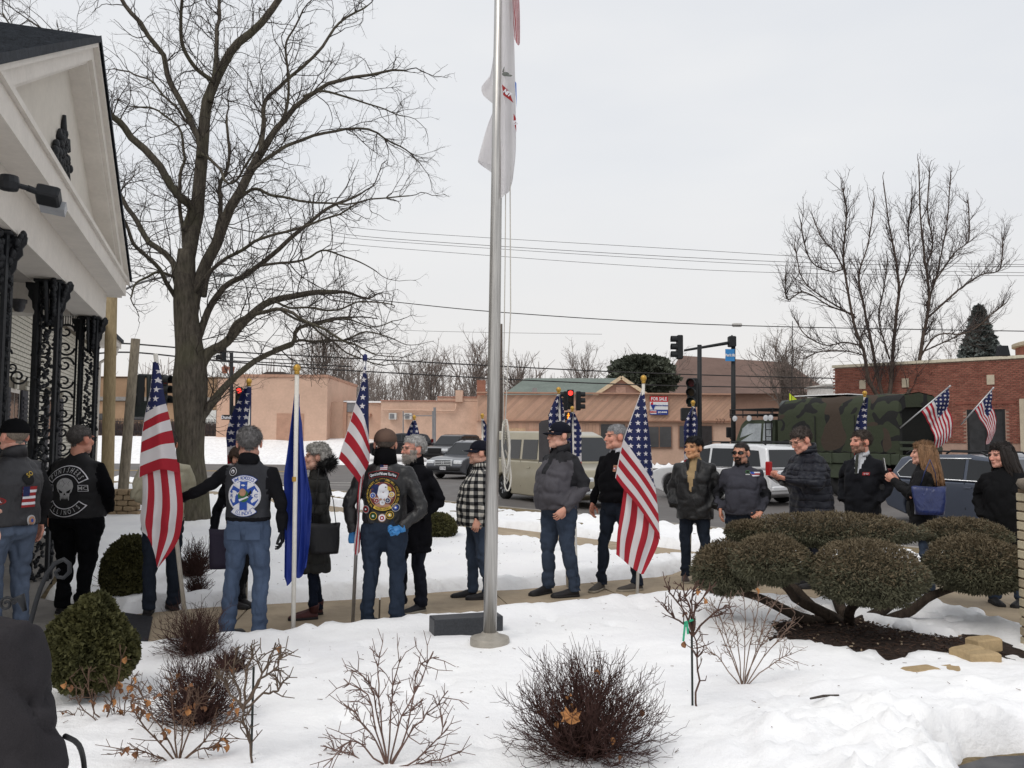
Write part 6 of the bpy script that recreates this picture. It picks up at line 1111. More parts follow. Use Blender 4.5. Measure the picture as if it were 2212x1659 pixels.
    if beard:
        bi = np.where(face_cols.msk > .5)[0]; rn_ = np.random.default_rng(5); ii = bi[rn_.integers(0, len(bi), 1300)]; dd = HN[ii]*.5+np.array([0, -.1, -.9])+rn_.normal(size=(1300, 3))*.3; p0 = HV[ii]+rn_.normal(size=(1300, 3))*.002; link('beard', segs_mesh('beard', TF(p0), TF(p0+dd*(beard_len if beard == 'full' else .004)), np.full(1300, .0018), np.full(1300, .0006), hairm('beard_%02d%02d%02d' % tuple(int(c*99) for c in beard_col[:3]), beard_col)), o)
    # --- hair
    if hair:
        x, y, z = HV.T; lim = {'short': .045, 'crop': .05, 'long': .045, 'bob': .04, 'widow': .055}[hair]
        hl = np.where(y < -.02, lim+.022*np.clip((-.045-y)/.05, 0, 1)-.03*(np.abs(x) > .058)*(hair != 'widow')+.010*vnoise(HV*60), np.where(y < .02, .012, np.clip(.012-(y-.02)*1.35, -.085, .02)))
        ok = (z > hl) & ((z < .03) if cap else True) & (np.abs(x) < (.0765)) & ~((np.abs(x) > .071) & (z < .024) & (y < .04)); th = {'short': .008, 'crop': .004, 'long': .018, 'bob': .022, 'widow': .010}[hair]
        idx = np.where(ok)[0]; mp_ = -np.ones(len(HV), int); mp_[idx] = np.arange(len(idx)); fs = [tuple(mp_[list(q)]) for q in HF if ok[list(q)].all()]
        th *= hth; fall = np.clip((z-hl)/.03, .15, 1)
        hv = HV+HN*(th*fall*(1+.55*fbm(HV*55, 3)+.25*vnoise(HV*140)))[:, None]
        mb = MB(); mb.add(TF(hv[idx]), fs); hm = hairm('hair_%02d%02d%02d' % tuple(int(c*99) for c in hair_col[:3]), hair_col); out_['hairm'] = hm; out_['hair'] = ho = mb.build('hair', hm, o, True)
        if not cap:
            rn_ = np.random.default_rng(abs(int(px))+9); m_ = {'crop': 1100}.get(hair, 1700); ii = idx[rn_.integers(0, len(idx), m_)]; nn = HN[ii]; bk = np.stack([nn[:, 0]*.2, np.where(HV[ii, 1] < -.03, -.5, .6), np.where(HV[ii, 2] > .08, .0, -.9)], 1)+rn_.normal(size=(m_, 3))*.28; dd = nn*.28+bk*.85; dd /= np.linalg.norm(dd, axis=1, keepdims=True)
            p0 = hv[ii]+rn_.normal(size=(m_, 3))*.003; l_ = (.008 if hair == 'crop' else .017)*hth*rn_.uniform(.5, 1.2, (m_, 1)); link('hair_strands', segs_mesh('hair_strands', TF(p0), TF(p0+dd*l_), np.full(m_, .0022), np.full(m_, .0007), hm), ho)
    if cap:
        cm, bm, brim = cap; mb = MB(); rs = []
        for j in range(8):
            t = j/7*math.pi/2; rs.append([(.0885*math.cos(t*.97)*math.cos(a)*1.0, .012+.109*math.cos(t*.97)*math.sin(a), .02+.108*math.sin(t)**.85) for a in np.linspace(0, 2*math.pi, 24, endpoint=False)])
        mb.rings(rs, 0); mb.ell((0, .012, .128), (.008, .008, .005), 8, 6)
        mb.v = [tuple(q) for q in TF(mb.v)]; co = mb.build('cap', cm, o, True); out_['cap'] = co
        if brim:
            mb = MB()
            def bf(u, v): a = (u-.5)*math.pi*.92; r_ = 1+v*brim; return (.088*math.sin(a)*(1+v*.06), .012-.106*math.cos(a)*1.0-brim*.075*v*math.cos(a)**.5, .03-.012*v-.018*(abs(math.sin(a))**2)*v)
            mb.grid(bf, 16, 5); m2 = MB(); m2.grid(lambda u, v: (bf(u, v)[0], bf(u, v)[1], bf(u, v)[2]-.004), 16, 5); mb.add(m2.v, [f[::-1] for f in m2.f]); mb.v = [tuple(q) for q in TF(mb.v)]; mb.build('visor', bm, co, True)
    return out_
def glasses(P, m_, lens=None, dark=False):
    mb = MB(); TF = P['TF']
    for s_ in (-1, 1):
        rx_, rz_ = (.0305, .0155) if dark else (.0235, .017); ring_ = [(s_*.035+rx_*math.cos(a), -.104+.004*abs(math.cos(a))+(.016 if s_*math.cos(a) > .5 else 0)*.6, .003+rz_*math.sin(a)) for a in np.linspace(0, 2*math.pi, 14)]
        if dark:
            m2 = MB(); m2.add([(s_*.033, -.107, .001)]+ring_, [(0, i+1, i+2) for i in range(13)]); m2.v = [tuple(q) for q in TF(m2.v)]; m2.build('lens', lens, P['o'], True)
        mb.tube(ring_, .0016 if not dark else .004, 6); mb.tube([(s_*.056, -.097, .004), (s_*.072, -.05, .006), (s_*.081, .01, .004)], .0019 if not dark else .0035, 6)
    mb.tube([(-.01, -.106, .004), (0, -.109, .006), (.01, -.106, .004)], .0018, 6); mb.v = [tuple(q) for q in TF(mb.v)]; return mb.build('glasses', m_, P['o'], True)
# ---- sewn patches and prints laid on a garment
class Print:
    def __init__(s, P, back=True, ang=None):
        s.P = P; s.back = back; s.k = P['k']
        a = math.pi/2 if back else -math.pi/2
        if ang is not None: a = ang
        s.dir = np.array([math.cos(a), math.sin(a), 0]); s.right = np.array([-math.sin(a), math.cos(a), 0]); s.mb = None; s.last = .1
    def new(s): s.mb = MB(); return s
    def proj(s, a, b, lev, side=0.):
        o_ = Vector(s.dir*.9+s.right*a+np.array([0, 0, b])); h = s.P['bvh'].ray_cast(o_, Vector(-s.dir), 1.2)
        d_ = (.9-h[3]) if h[0] is not None else s.last
        if h[0] is not None: s.last = d_
        return tuple(s.dir*(d_+.0075+.0022*lev)+s.right*a+np.array([0, 0, b]))
    def put(s, pts, fs, mi, lev): s.mb.add([s.proj(a, b, lev) for a, b in pts], fs, mi)
    def disc(s, c, r, mi, lev, n=20, r0=0., ry=None, a0=0., a1=2*math.pi):
        ry = ry or r; rr = [r0+(r-r0)*q for q in ((0, .35, .7, 1) if r-r0 > .025 else (0, 1))]; ra = ry/r; full = abs(a1-a0-2*math.pi) < 1e-6
        th = np.linspace(a0, a1, n+1); pts = [(c[0]+q*math.cos(t), c[1]+q*ra*math.sin(t)) for q in rr for t in th]; m_ = n+1
        s.put(pts, [(j*m_+i, j*m_+i+1, (j+1)*m_+i+1, (j+1)*m_+i) for j in range(len(rr)-1) for i in range(n)], mi, lev)
    def quad(s, x0, x1, y0, y1, mi, lev, n=4, m_=3):
        pts = [(x0+(x1-x0)*i/n, y0+(y1-y0)*j/m_) for j in range(m_+1) for i in range(n+1)]; s.put(pts, [(j*(n+1)+i, j*(n+1)+i+1, (j+1)*(n+1)+i+1, (j+1)*(n+1)+i) for j in range(m_) for i in range(n)], mi, lev)
    def poly(s, pts, mi, lev):
        c = np.mean(pts, axis=0); n = len(pts); mid = [tuple((np.array(p)+c)/2) for p in pts]
        s.put([tuple(c)]+mid+list(pts), [(0, 1+i, 1+(i+1) % n) for i in range(n)]+[(1+i, 1+n+i, 1+n+(i+1) % n, 1+(i+1) % n) for i in range(n)], mi, lev)
    def text(s, body, c, size, mi, lev, rot=0., sx=1., bold=.01):
        V, Fs = text_mesh(body, size, bold=bold*size); ca, sa = math.cos(rot), math.sin(rot)
        s.put([(c[0]+v[0]*sx*ca-v[1]*sa, c[1]+v[0]*sx*sa+v[1]*ca) for v in V], Fs, mi, lev)
    def arc(s, body, c, r, a_mid, a_span, size, mi, lev, inward=False, sx=1.):
        n = len(body)
        for i, ch in enumerate(body):
            if ch == ' ': continue
            t = (i+.5)/n-.5; a = a_mid-a_span*t if not inward else a_mid+a_span*t
            s.text(ch, (c[0]+r*math.cos(a), c[1]+r*math.sin(a)), size, mi, lev, a-math.pi/2 if not inward else a+math.pi/2, sx)
    def done(s, name, mats, parent=None):
        o = s.mb.build(name, mats, parent or s.P['o']); return o
# ---------------------------------------------------------------- the line of mourners
def HT(px, top, D, m_=.008): return at(px, top, D)[2]-m_
DEN_L = cloth('pale_denim', S(90, 102, 122), .9, .15, .35, .2); DEN_M = cloth('blue_denim', S(64, 75, 93), .9, .15, .35, .22); DEN_D = cloth('dark_denim', S(38, 45, 57), .9, .15, .35, .22)
BLK = cloth('black_cotton', S(24, 24, 28), .9, .15, .4); BLKW = cloth('black_wool', S(21, 21, 25), .95, .08, .3); NAVYT = cloth('navy_trousers', S(33, 36, 46), .9, .12, .3)
LEA = cloth('black_leather', S(34, 34, 36), .42, .45, .7, .2, 8); LEAV = cloth('worn_leather_vest', S(50, 50, 54), .5, .4, .5, .2, 8); GREYV = cloth('charcoal_vest', S(54, 55, 60), .75, .25, .45)
P_W = mat('patch_white', S(214, 214, 220), .8, .06, 30); P_K = mat('patch_black', S(26, 26, 28), .85, .1, 30); P_R = mat('patch_red', S(150, 44, 46), .8, .12, 30); P_B = mat('patch_blue', S(46, 78, 158), .8, .1, 30)
P_Y = mat('patch_gold', S(196, 164, 70), .8, .12, 30); P_G = mat('patch_grey', S(168, 168, 170), .8, .1, 30); P_N = mat('patch_navy', S(36, 44, 84), .8, .1, 30); P_T = mat('patch_tan', S(168, 128, 104), .8, .15, 40); P_GR = mat('patch_green', S(62, 104, 62), .8, .12, 30); P_O = mat('patch_maroon', S(104, 52, 50), .8, .3, 60)
PM = [P_W, P_K, P_R, P_B, P_Y, P_G, P_N, P_T, P_GR, P_O]; W_, K_, R_, B_, Y_, G_, N_, T_, GR_, O_ = range(10)
MET = mat('thin_metal', S(120, 112, 100), .35, .1, 20, metal=.8)
# 1: man in a knit cap at the left edge, patched leather vest
D = 7.1; P = person('man in black knit cap and patched leather vest at the left edge', 26, D, -112, HT(26, 903, D), 1.24, .04, yaw=-8, arms={-1: 'hang', 1: ((.36, .02, 1.13), (.3, -.14, .98))}, hem=.92, jmats=[LEAV, cloth('charcoal_hoodie', S(40, 40, 42), .95, .1, .5)], jfn=lambda x, y, z, a: 1 if a or z > 1.5 else 0,
       tmat=DEN_L, skin=S(214, 160, 142), hair='crop', hair_col=S(120, 110, 100), cap=(cloth('black_knit', S(22, 22, 24), .95, .05, .2), None, 0), hands={1: ((-.4, -.7, -.5), (-1, .3, 0), .4, False), -1: ((0, -.15, -1), (1, 0, 0), .3, False)}, collar=(LEAV, 1.5, .045, .088, .5), wr=.5)
pr = Print(P, ang=R(100))
pr.new().disc((-.02, 1.33), .05, K_, 0); pr.text('SO', (0.0, 1.37), .05, Y_, 1, .5); pr.done('patch', PM)
pr.new().quad(-.07, .06, 1.10, 1.27, R_, 0, 6, 6)
for i in range(3): pr.quad(-.07, .06, 1.12+i*.05, 1.142+i*.05, W_, 1, 6, 2)
pr.quad(-.07, -.01, 1.19, 1.27, N_, 2); pr.done('patch', PM)
pr.new().disc((.02, .99), .045, G_, 0); pr.disc((.02, .99), .034, T_, 1); pr.disc((.02, .99), .015, B_, 2); pr.done('patch', PM)
pr = Print(P, ang=R(22))
pr.new().disc((.0, 1.16), .085, R_, 0, ry=.035); pr.disc((0, 1.16), .078, O_, 1, ry=.029); a = pr.done('patch', PM); pr.new().text('B.A.C.A.', (0, 1.158), .036, W_, 2); pr.done('lettering', PM, a)
pr.new().disc((0, 1.07), .042, G_, 0); pr.disc((0, 1.07), .033, N_, 1); pr.disc((0, 1.07), .026, W_, 2); pr.disc((-.01, 1.075), .007, R_, 3, 8); pr.disc((.01, 1.075), .007, B_, 3, 8); pr.disc((0, 1.06), .007, R_, 3, 8); pr.quad(-.03, .03, 1.0, 1.02, G_, 1); pr.done('patch', PM)
pr.new().disc((-.02, .955), .045, G_, 0); pr.disc((-.02, .955), .037, B_, 1); pr.disc((-.02, .955), .027, T_, 2); pr.disc((-.012, .955), .011, Y_, 3, 8); pr.done('patch', PM)
# 2: man in black with skull vest
D = 8.25; P = person('man in black seen from behind, vest with a grey skull patch', 172, D, 172, HT(172, 917, D), 1.38, .03, yaw=-14, arms={-1: ((-.33, .02, 1.14), (-.24, -.14, .96)), 1: ((.36, .05, 1.12), (.30, -.02, .90))}, hem=.9, jmats=[cloth('black_vest', S(33, 33, 36), .7, .25, .4), cloth('black_hoodie', S(19, 19, 22), .95, .05, .4)], jfn=lambda x, y, z, a: 1 if a else 0,
       tmat=cloth('black_trousers', S(17, 18, 21), .95, .08, .3), skin=S(196, 140, 120), hair='short', hth=.6, hair_col=S(78, 74, 72), hands={1: ((.1, -.3, -1), (-1, 0, 0), .5, False)}, lw=1.12, wr=.5)
pr = Print(P); k = P['k']
pr.new(); c = (0, 1.17)
pr.disc(c, .235, W_, 0, 26, .15, a0=R(28), a1=R(152)); pr.disc(c, .228, K_, 1, 26, .157, a0=R(30.5), a1=R(149.5)); rk = pr.done('patch', PM)
pr.new().arc('PUNISHERS', c, .192, R(90), R(112), .066, G_, 2, sx=.62); pr.done('lettering', PM, rk)
c2 = (0, 1.16); pr.new(); pr.disc(c2, .235, W_, 0, 26, .155, a0=R(212), a1=R(328)); pr.disc(c2, .228, K_, 1, 26, .162, a0=R(214), a1=R(326)); rk = pr.done('patch', PM)
pr.new().arc('ILLINOIS', c2, .195, R(270), R(100), .062, G_, 2, True, sx=.62); pr.done('lettering', PM, rk)
pr.new(); cz = 1.165
pr.disc((0, cz+.05), .085, G_, 0, 24, ry=.075); pr.poly([(-.08, cz+.05), (-.072, cz-.0), (-.05, cz-.025), (-.045, cz-.06), (.045, cz-.06), (.05, cz-.025), (.072, cz), (.08, cz+.05), (0, cz+.09)], G_, 0)
pr.poly([(-.066, cz+.022), (-.02, cz-.002), (-.022, cz-.018), (-.05, cz-.015)], K_, 1); pr.poly([(.066, cz+.022), (.02, cz-.002), (.022, cz-.018), (.05, cz-.015)], K_, 1); pr.poly([(0, cz-.012), (-.014, cz-.04), (0, cz-.034), (.014, cz-.04)], K_, 1)
for i in range(7): x = -.042+i*.014; pr.poly([(x-.0055, cz-.052), (x+.0055, cz-.052), (x+.002, cz-.085 if i in (0, 6) else cz-.073), (x-.002, cz-.085 if i in (0, 6) else cz-.073)], G_, 1); pr.quad(x+.0055, x+.0085, cz-.062, cz-.046, K_, 2, 1, 1)
for x0, y0, x1, y1 in ((-.03, .11, -.005, .07), (-.005, .07, .02, .085), (-.005, .07, -.02, .04), (.045, .1, .03, .07), (.03, .07, .05, .05), (-.055, .09, -.06, .06)): pr.poly([(x0, cz+y0), (x0+.003, cz+y0), (x1+.003, cz+y1), (x1, cz+y1)], K_, 1)
pr.done('patch', PM)
for x, t in ((-.165, 'LE'), (.165, 'MC')):
    pr.new().quad(x-.04, x+.04, 1.165, 1.225, W_, 0); pr.quad(x-.036, x+.036, 1.169, 1.221, K_, 1); a = pr.done('patch', PM); pr.new().text(t, (x, 1.194), .05, G_, 2); pr.done('lettering', PM, a)
# 3: man in cream jacket behind the leaning flag
D = 8.35; P = person('man in a cream jacket half hidden behind the leaning flag', 357, D, -150, HT(367, 928, D), 1.05, .0, yaw=0, hem=.86, jmat=cloth('cream_jacket', S(186, 180, 158), .9, .15, .5), tmat=DEN_D, skin=S(176, 120, 96), hair='crop', hair_col=S(60, 52, 46), feet={-1: (-.12, -.05, 10), 1: (.13, .1, -12)}, arms={-1: 'front', 1: 'front'}, collar=(cloth('cream_jacket', S(1, 1, 1)), 1.5, .05, .09, .3), lw=1.05)
# 4: man with outstretched arm and the blue emblem vest
D = 7.27; DEN_4 = cloth('mid_denim', S(82, 97, 122), .9, .15, .35, .2)
P4 = P = person('grey haired man from behind, blue star emblem vest, arm out to a flagpole', 540, D, 180, HT(540, 920, D), 1.03, .0, yaw=16, arms={1: ((.40, -.02, 1.25), (.62, -.1, 1.165)), -1: ((-.285, .05, 1.15), (-.285, -.02, .9))}, hem=.985, jmats=[GREYV, BLK], jfn=lambda x, y, z, a: 1 if a or z < 1.02 or z > 1.52 else 0,
       tmat=DEN_4, skin=S(206, 156, 138), hair='short', hair_col=S(110, 108, 108), hands={1: ((1, -.1, -.05), (0, -1, .1), .4, True), -1: ((0, -.1, -1), (1, .2, 0), .35, False)}, glove=cloth('black_glove', S(30, 32, 36), .6, .3, .3), collar=(BLK, 1.485, .05, .084, .1), feet={-1: (-.13, .0, 14), 1: (.14, .0, -14)}, lw=1.05, smat=mat('black_shoe', S(30, 28, 30), .5), wr=.6)
pr = Print(P); cz = 1.2
pr.new().disc((0, cz), .135, W_, 0, 28); pr.disc((0, cz), .128, B_, 1, 28)
for a in (30, 90, 150, 210, 270, 330):
    a = R(a); u = np.array([math.cos(a), math.sin(a)]); v = np.array([-u[1], u[0]]); 
pr.disc((0, cz), .128, W_, 2, 28, .0)
for a in (90, 30, 150):
    a = R(a); u = np.array([math.cos(a), math.sin(a)]); v = np.array([-u[1], u[0]]); L, h = .118, .031
    pr.poly([tuple(np.array([0, cz])+u*L*i+v*h*j) for i, j in ((-1, -1), (-.5, -1), (0, -1), (.5, -1), (1, -1), (1, 1), (.5, 1), (0, 1), (-.5, 1), (-1, 1))], B_, 3)
pr.disc((0, cz), .045, GR_, 4, ry=.052); pr.disc((-.005, cz+.03), .028, T_, 5, ry=.032); pr.poly([(-.04, cz-.03), (.05, cz+.005), (.05, cz-.008), (-.03, cz-.045)], W_, 5); pr.poly([(.03, cz), (.06, cz+.05), (.068, cz+.03), (.05, cz-.01)], K_, 5); em = pr.done('patch', PM)
for mid, inw, tx in ((90, False, 'EMS ROADDOCS'), (270, True, 'ILLINOIS')):
    pr.new().disc((0, cz), .172, B_, 2, 24, .122, a0=R(mid-39), a1=R(mid+39)); pr.disc((0, cz), .168, W_, 3, 24, .126, a0=R(mid-37.5), a1=R(mid+37.5)); a = pr.done('patch', PM)
    pr.new().arc(tx, (0, cz), .147, R(mid), R(68 if not inw else 56), .038 if not inw else .044, B_, 4, inw, .82); pr.done('lettering', PM, a)
for x, t in ((-.1, 'R'), (.1, 'C')):
    pr.new().text(t, (x, cz), .04, B_, 4); pr.done('lettering', PM, em)
pr.new().disc((-.105, 1.40), .035, W_, 0); pr.disc((-.105, 1.40), .031, K_, 1); pr.disc((-.105, 1.40), .018, W_, 2, ry=.017); pr.disc((-.105, 1.395), .009, K_, 3, 10); pr.done('patch', PM)
for x in (-.075, .085):
    mb = MB(); mb.box((0, 0, 0), (.12, .008, .13), bev=.003); q = mb.build('back_pocket', DEN_4, P['o']); q.location = (x*P['k'], .128*P['k'], .9*P['k']); q.rotation_euler = (R(-8), 0, R(-9 if x > 0 else 9))
# 4b: woman behind him with the purple bag
D = 8.6; P = person('person in black boots mostly hidden behind the man with the blue emblem', 523, D, 60, 1.58, .9, 0, hem=.75, jmat=BLKW, tmat=BLK, hair='bob', hair_col=S(70, 56, 48), boot=.26, arms={1: 'hang', -1: ((-.26, .1, 1.05), (-.34, .06, .86))}, feet={-1: (-.07, 0, 8), 1: (.07, 0, -8)})
# 5: grey-haired woman in long quilted coat
D = 8.15; QC = cloth('olive_black_quilted_coat', S(46, 46, 45), .7, .25, .5, .15, 6, quilt=.11)
P5 = P = person('grey haired woman in long dark quilted coat with fur hood', 682, D, -62, HT(682, 955, D, .02), .98, .01, yaw=-12, arms={-1: 'pocket', 1: ((.27, .0, 1.13), (.17, -.17, 1.06))}, hem=.46, jmat=QC, jthick=1.1, sleeve=1.12, tmat=cloth('navy_leggings', S(28, 34, 48), .9, .1, .2), skin=S(214, 168, 148), hair='bob', hair_col=S(150, 147, 142), boot=.06, smat=mat('maroon_shoe', S(72, 40, 40), .7), sole=SOLE, lw=.8, skirt=.02, feet={-1: (-.09, .04, 8), 1: (.09, -.06, -8)})
def fur(name, parent, pts_c, r, m_, n=2600, L=.05, seed=1):
    rn = np.random.default_rng(seed); pts_c = np.array(pts_c); i = rn.integers(0, len(pts_c)-1, n); t = rn.random((n, 1)); c = pts_c[i]*(1-t)+pts_c[i+1]*t
    d_ = rn.normal(size=(n, 3)); d_ /= np.linalg.norm(d_, axis=1, keepdims=True); p0 = c+d_*r*.7; p1 = p0+(d_+rn.normal(size=(n, 3))*.35+np.array([0, 0, -.2]))*L*rn.uniform(.5, 1.1, (n, 1))
    return link(name, segs_mesh(name, p0, p1, np.full(n, .0035), np.full(n, .0008), m_), parent)
FURM = mat('black_fur', S(26, 25, 26), .9, .3, 40)
arcp = [(.13*math.sin(a), .05-.09*math.cos(a)*-1, 1.42+.05*math.cos(a)) for a in np.linspace(-1.9, 1.9, 14)]
mb = MB(); mb.tube(arcp, .04, 10); hd = mb.build('hood', QC, P['o'], True); fur('fur_trim', hd, arcp, .045, FURM)
TFc = P['TF']; mb = MB()
for j in range(9):
    a = -1.25+j*.31; mb.tube(TFc([(.074*math.sin(a+math.pi)*1.1, .016+.1*-math.cos(a+math.pi), .05), (.086*math.sin(a+math.pi), .02+.105*-math.cos(a+math.pi), 0), (.08*math.sin(a+math.pi), .03+.095*-math.cos(a+math.pi), -.06), (.07*math.sin(a+math.pi), .03+.085*-math.cos(a+math.pi), -.085)]), [.02, .027, .024, .008], 8)
mb.build('hair', P['hairm'], P['o'], True)
# 6: man in leather jacket with eagle
D = 7.72; P6 = P = person('man in brown cap and black leather jacket with an eagle patch on its back', 833, D, 180, HT(833, 925, D), 1.1, .0, yaw=8, arms={1: ((.32, .04, 1.10), (.285, -.0, .85)), -1: ((-.36, .13, 1.07), (-.17, .215, .905))}, hem=.93, jmat=LEA, sleeve=1.12, tmat=cloth('blue_black_denim', S(44, 54, 70), .9, .15, .35, .2), skin=S(196, 150, 130), hair='crop', hair_col=S(70, 62, 56),
      cap=(cloth('brown_cap', S(104, 84, 74), .9, .1, .2), cloth('brown_cap', S(1, 1, 1)), .0), hands={1: ((-.05, -.1, -1), (0, -1, 0), .5, True), -1: ((.85, .25, -.3), (0, .6, .6), .5, True)}, glove=mat('blue_nitrile_glove', S(62, 128, 188), .45, .12, 20), collar=(cloth('black_scarf', S(20, 20, 22), .95, .05, .4), 1.485, .10, .098, .05), feet={-1: (-.13, 0, 14), 1: (.14, -.02, -12)}, lw=1.12, wr=.65)
pr = Print(P); cz = 1.17; cx_ = .0
pr.new().quad(-.03, .035, 1.405, 1.45, R_, 0)
for i in range(3): pr.quad(-.03, .035, 1.408+i*.014, 1.415+i*.014, W_, 1, 3, 1)
pr.quad(-.03, -.0, 1.428, 1.45, N_, 2); pr.done('patch', PM)
c = (0, 1.03); pr.new().disc(c, .37, R_, 0, 26, .315, a0=R(68), a1=R(112)); pr.disc(c, .366, K_, 1, 26, .319, a0=R(68.7), a1=R(111.3)); rk = pr.done('patch', PM)
pr.new().arc('Operation Welcome You Home', c, .342, R(90), R(39), .036, W_, 2, sx=.7); pr.done('lettering', PM, rk)
c = (0, 1.185); pr.new().disc(c, .155, K_, 0, 30); pr.disc(c, .118, Y_, 1, 30); pr.disc(c, .114, O_, 2, 30)
for i, (y, m_) in enumerate(((-.09, T_), (-.06, O_), (-.03, T_))): pr.disc((c[0], c[1]+y), .07+.012*i, m_, 3, 14, ry=.016)
pr.disc((-.06, c[1]+.05), .045, N_, 3, 14); pr.disc((.055, c[1]+.06), .04, P_O and O_, 3, 14); eg = pr.done('patch', PM)
pr.new(); ex, ez = .01, c[1]+.025
pr.disc((ex, ez+.03), .045, W_, 5, 18); pr.poly([(ex-.045, ez+.03), (ex-.055, ez-.02), (ex-.035, ez-.06), (ex-.02, ez-.05), (ex-.008, ez-.072), (ex+.008, ez-.052), (ex+.022, ez-.066), (ex+.035, ez-.045), (ex+.045, ez-.01), (ex+.045, ez+.03)], W_, 5)
pr.poly([(ex+.035, ez+.055), (ex+.062, ez+.045), (ex+.072, ez+.02), (ex+.062, ez+.012), (ex+.035, ez+.02)], Y_, 6); pr.disc((ex+.02, ez+.045), .008, K_, 6, 8, ry=.005); pr.done('eagle_head', PM, eg)
pr.new().arc('THE NATION WHICH FORGETS ITS DEFENDERS WILL ITSELF BE FORGOTTEN', c, .136, R(90), R(278), .024, Y_, 2, sx=.8); pr.done('lettering', PM, eg)
for (x, y), m_ in zip(((-.085, -.005), (-.05, -.05), (0, -.066), (.048, -.046), (.08, .005)), (B_, R_, W_, N_, Y_)):
    pr.new().disc((x, c[1]+y), .025, W_, 4, 12); pr.disc((x, c[1]+y), .02, m_, 5, 12); pr.disc((x, c[1]+y), .009, G_, 6, 8); pr.done('small_seal', PM, eg)
pr.new().disc((0, c[1]+.02), .158, Y_, 3, 14, .132, a0=R(238), a1=R(302)); a = pr.done('banner', PM, eg); pr.new().arc('FALLEN HEROES', (0, c[1]+.02), .145, R(270), R(52), .02, K_, 4, True, .9); pr.done('lettering', PM, eg)
for (x, y), (m1_, m2_, m3_) in zip(((-.155, 1.055), (-.082, 1.0), (-.0, .985), (.066, 1.01), (.115, 1.075)), ((G_, R_, K_), (Y_, K_, GR_), (T_, W_, R_), (Y_, K_, Y_), (G_, N_, B_))):
    pr.new().disc((x, y), .036, m1_, 0, 16); pr.disc((x, y), .030, m2_, 1, 16); pr.disc((x, y), .02, m3_, 2, 12); pr.disc((x, y), .009, W_, 3, 8); pr.done('patch', PM)
# 7: bearded man
D = 8.45; P = person('white bearded man with glasses in a long black coat', 893, D, -38, HT(885, 940, D), 1.08, .03, yaw=-22, arms={-1: 'pocket', 1: 'pocket'}, hem=.60, jmat=BLKW, jthick=1.04, tmat=NAVYT, skin=S(218, 160, 142), brow=S(150, 140, 132), beard='full', beard_col=S(178, 172, 166), hair='widow', hair_col=S(172, 170, 168), collar=(BLKW, 1.485, .085, .088, .25), feet={-1: (-.16, -.03, 40), 1: (.09, .0, -5)}, smat=mat('black_trainer', S(34, 34, 38), .6), sole=SOLEW)
glasses(P, MET)
mb = MB()
for i, m_ in enumerate((0, 1, 2)): mb.tube([(.0+.006*i, 0, .0), (.004*i, -.01, -.08-.02*i)], .007, 6, i)
mb.box((0, 0, -.1), (.04, .03, .03), 1); q = mb.build('lanyard', [P_R, P_W, P_B], P['o']); q.location = (-.17, -.17, .88)
# 8: young man in plaid
def m_plaid():
    b = NB('plaid'); sp = b.n('SeparateXYZ'); b.l(b.co('Object'), sp.inputs[0])
    u = b.m('MULTIPLY', b.m('ARCTAN2', sp.outputs[0], b.m('MULTIPLY', sp.outputs[1], 1.)), .19); per = .072
    def st(x): return b.m('GREATER_THAN', b.m('FRACT', b.m('DIVIDE', x, per)), .5)
    nn = b.m('MULTIPLY', b.noise(3, 2), .03); f = b.m('MULTIPLY', b.m('ADD', st(b.m('ADD', u, nn)), st(b.m('ADD', sp.outputs[2], nn))), .5)
    c = b.ramp(f, [(0., S(26, 26, 29)), (.3, S(84, 84, 84)), (.75, S(196, 192, 184))]); c.node.color_ramp.interpolation = 'CONSTANT'
    b.bump(b.m('ADD', b.noise(6, 4, .5, None, 1.5), b.m('MULTIPLY', b.noise(200, 2), .05)), .6, .03); return b.fin(c, .95, 0, .1)
NAVC = cloth('navy_cap', S(27, 29, 40), .9, .12, .15)
D = 9.15; P = person('young man in black and white plaid shirt jacket and navy cap', 1034, D, -74, HT(1034, 950, D), 1.3, .05, yaw=-8, arms={-1: 'hang', 1: ((.30, .06, 1.13), (.27, -.08, .9))}, hem=.80, jmat=m_plaid(), jthick=1.06, sleeve=1.1, tmat=DEN_M, skin=S(214, 166, 146), stub=.25, brow=S(40, 30, 26), hair='short', hair_col=S(38, 32, 30), cap=(NAVC, NAVC, .85), hands={1: ((0, -.15, -1), (-1, 0, 0), .4, False)}, feet={-1: (-.1, -.08, 4), 1: (.1, .05, -6)}, lw=1.0, collar=(MATS.get('x') or bpy.data.materials['plaid'], 1.49, .05, .086, .5))
def cap_print(P, shapes, mats):
    mb = MB(); TF = P['TF']
    for (x, z, rx, rz_, mi, lev) in shapes: 
        def q(a, r_): xx = x+rx*r_*math.cos(a); zz = z+rz_*r_*math.sin(a); t = math.asin(min(.99, max(0, (zz-.022)/.098))); R2 = math.cos(t); return (xx, .012-.106*math.sqrt(max(.01, R2**2-(xx/.087)**2))-.003-.001*lev, zz)
        pts = [q(0, 0)]+[q(a, 1) for a in np.linspace(0, 2*math.pi, 14, endpoint=False)]; mb.add(TF(pts), [(0, 1+i, 1+(i+1) % 14) for i in range(14)], mi)
    return mb.build('cap_badge', mats, bpy.data.objects.get(P['cap'].name))
cap_print(P, [(.03, .072, .02, .022, 0, 0), (.03, .072, .014, .016, 1, 1)], [P_GR, P_K])
V, Fs = text_mesh('ARMY', .02); mb = MB(); mb.add([tuple(q) for q in P['TF']([(v[0], -.1485-.012, .016+v[1]) for v in V])], Fs); mb.build('cap_lettering', P_W, P['cap'])
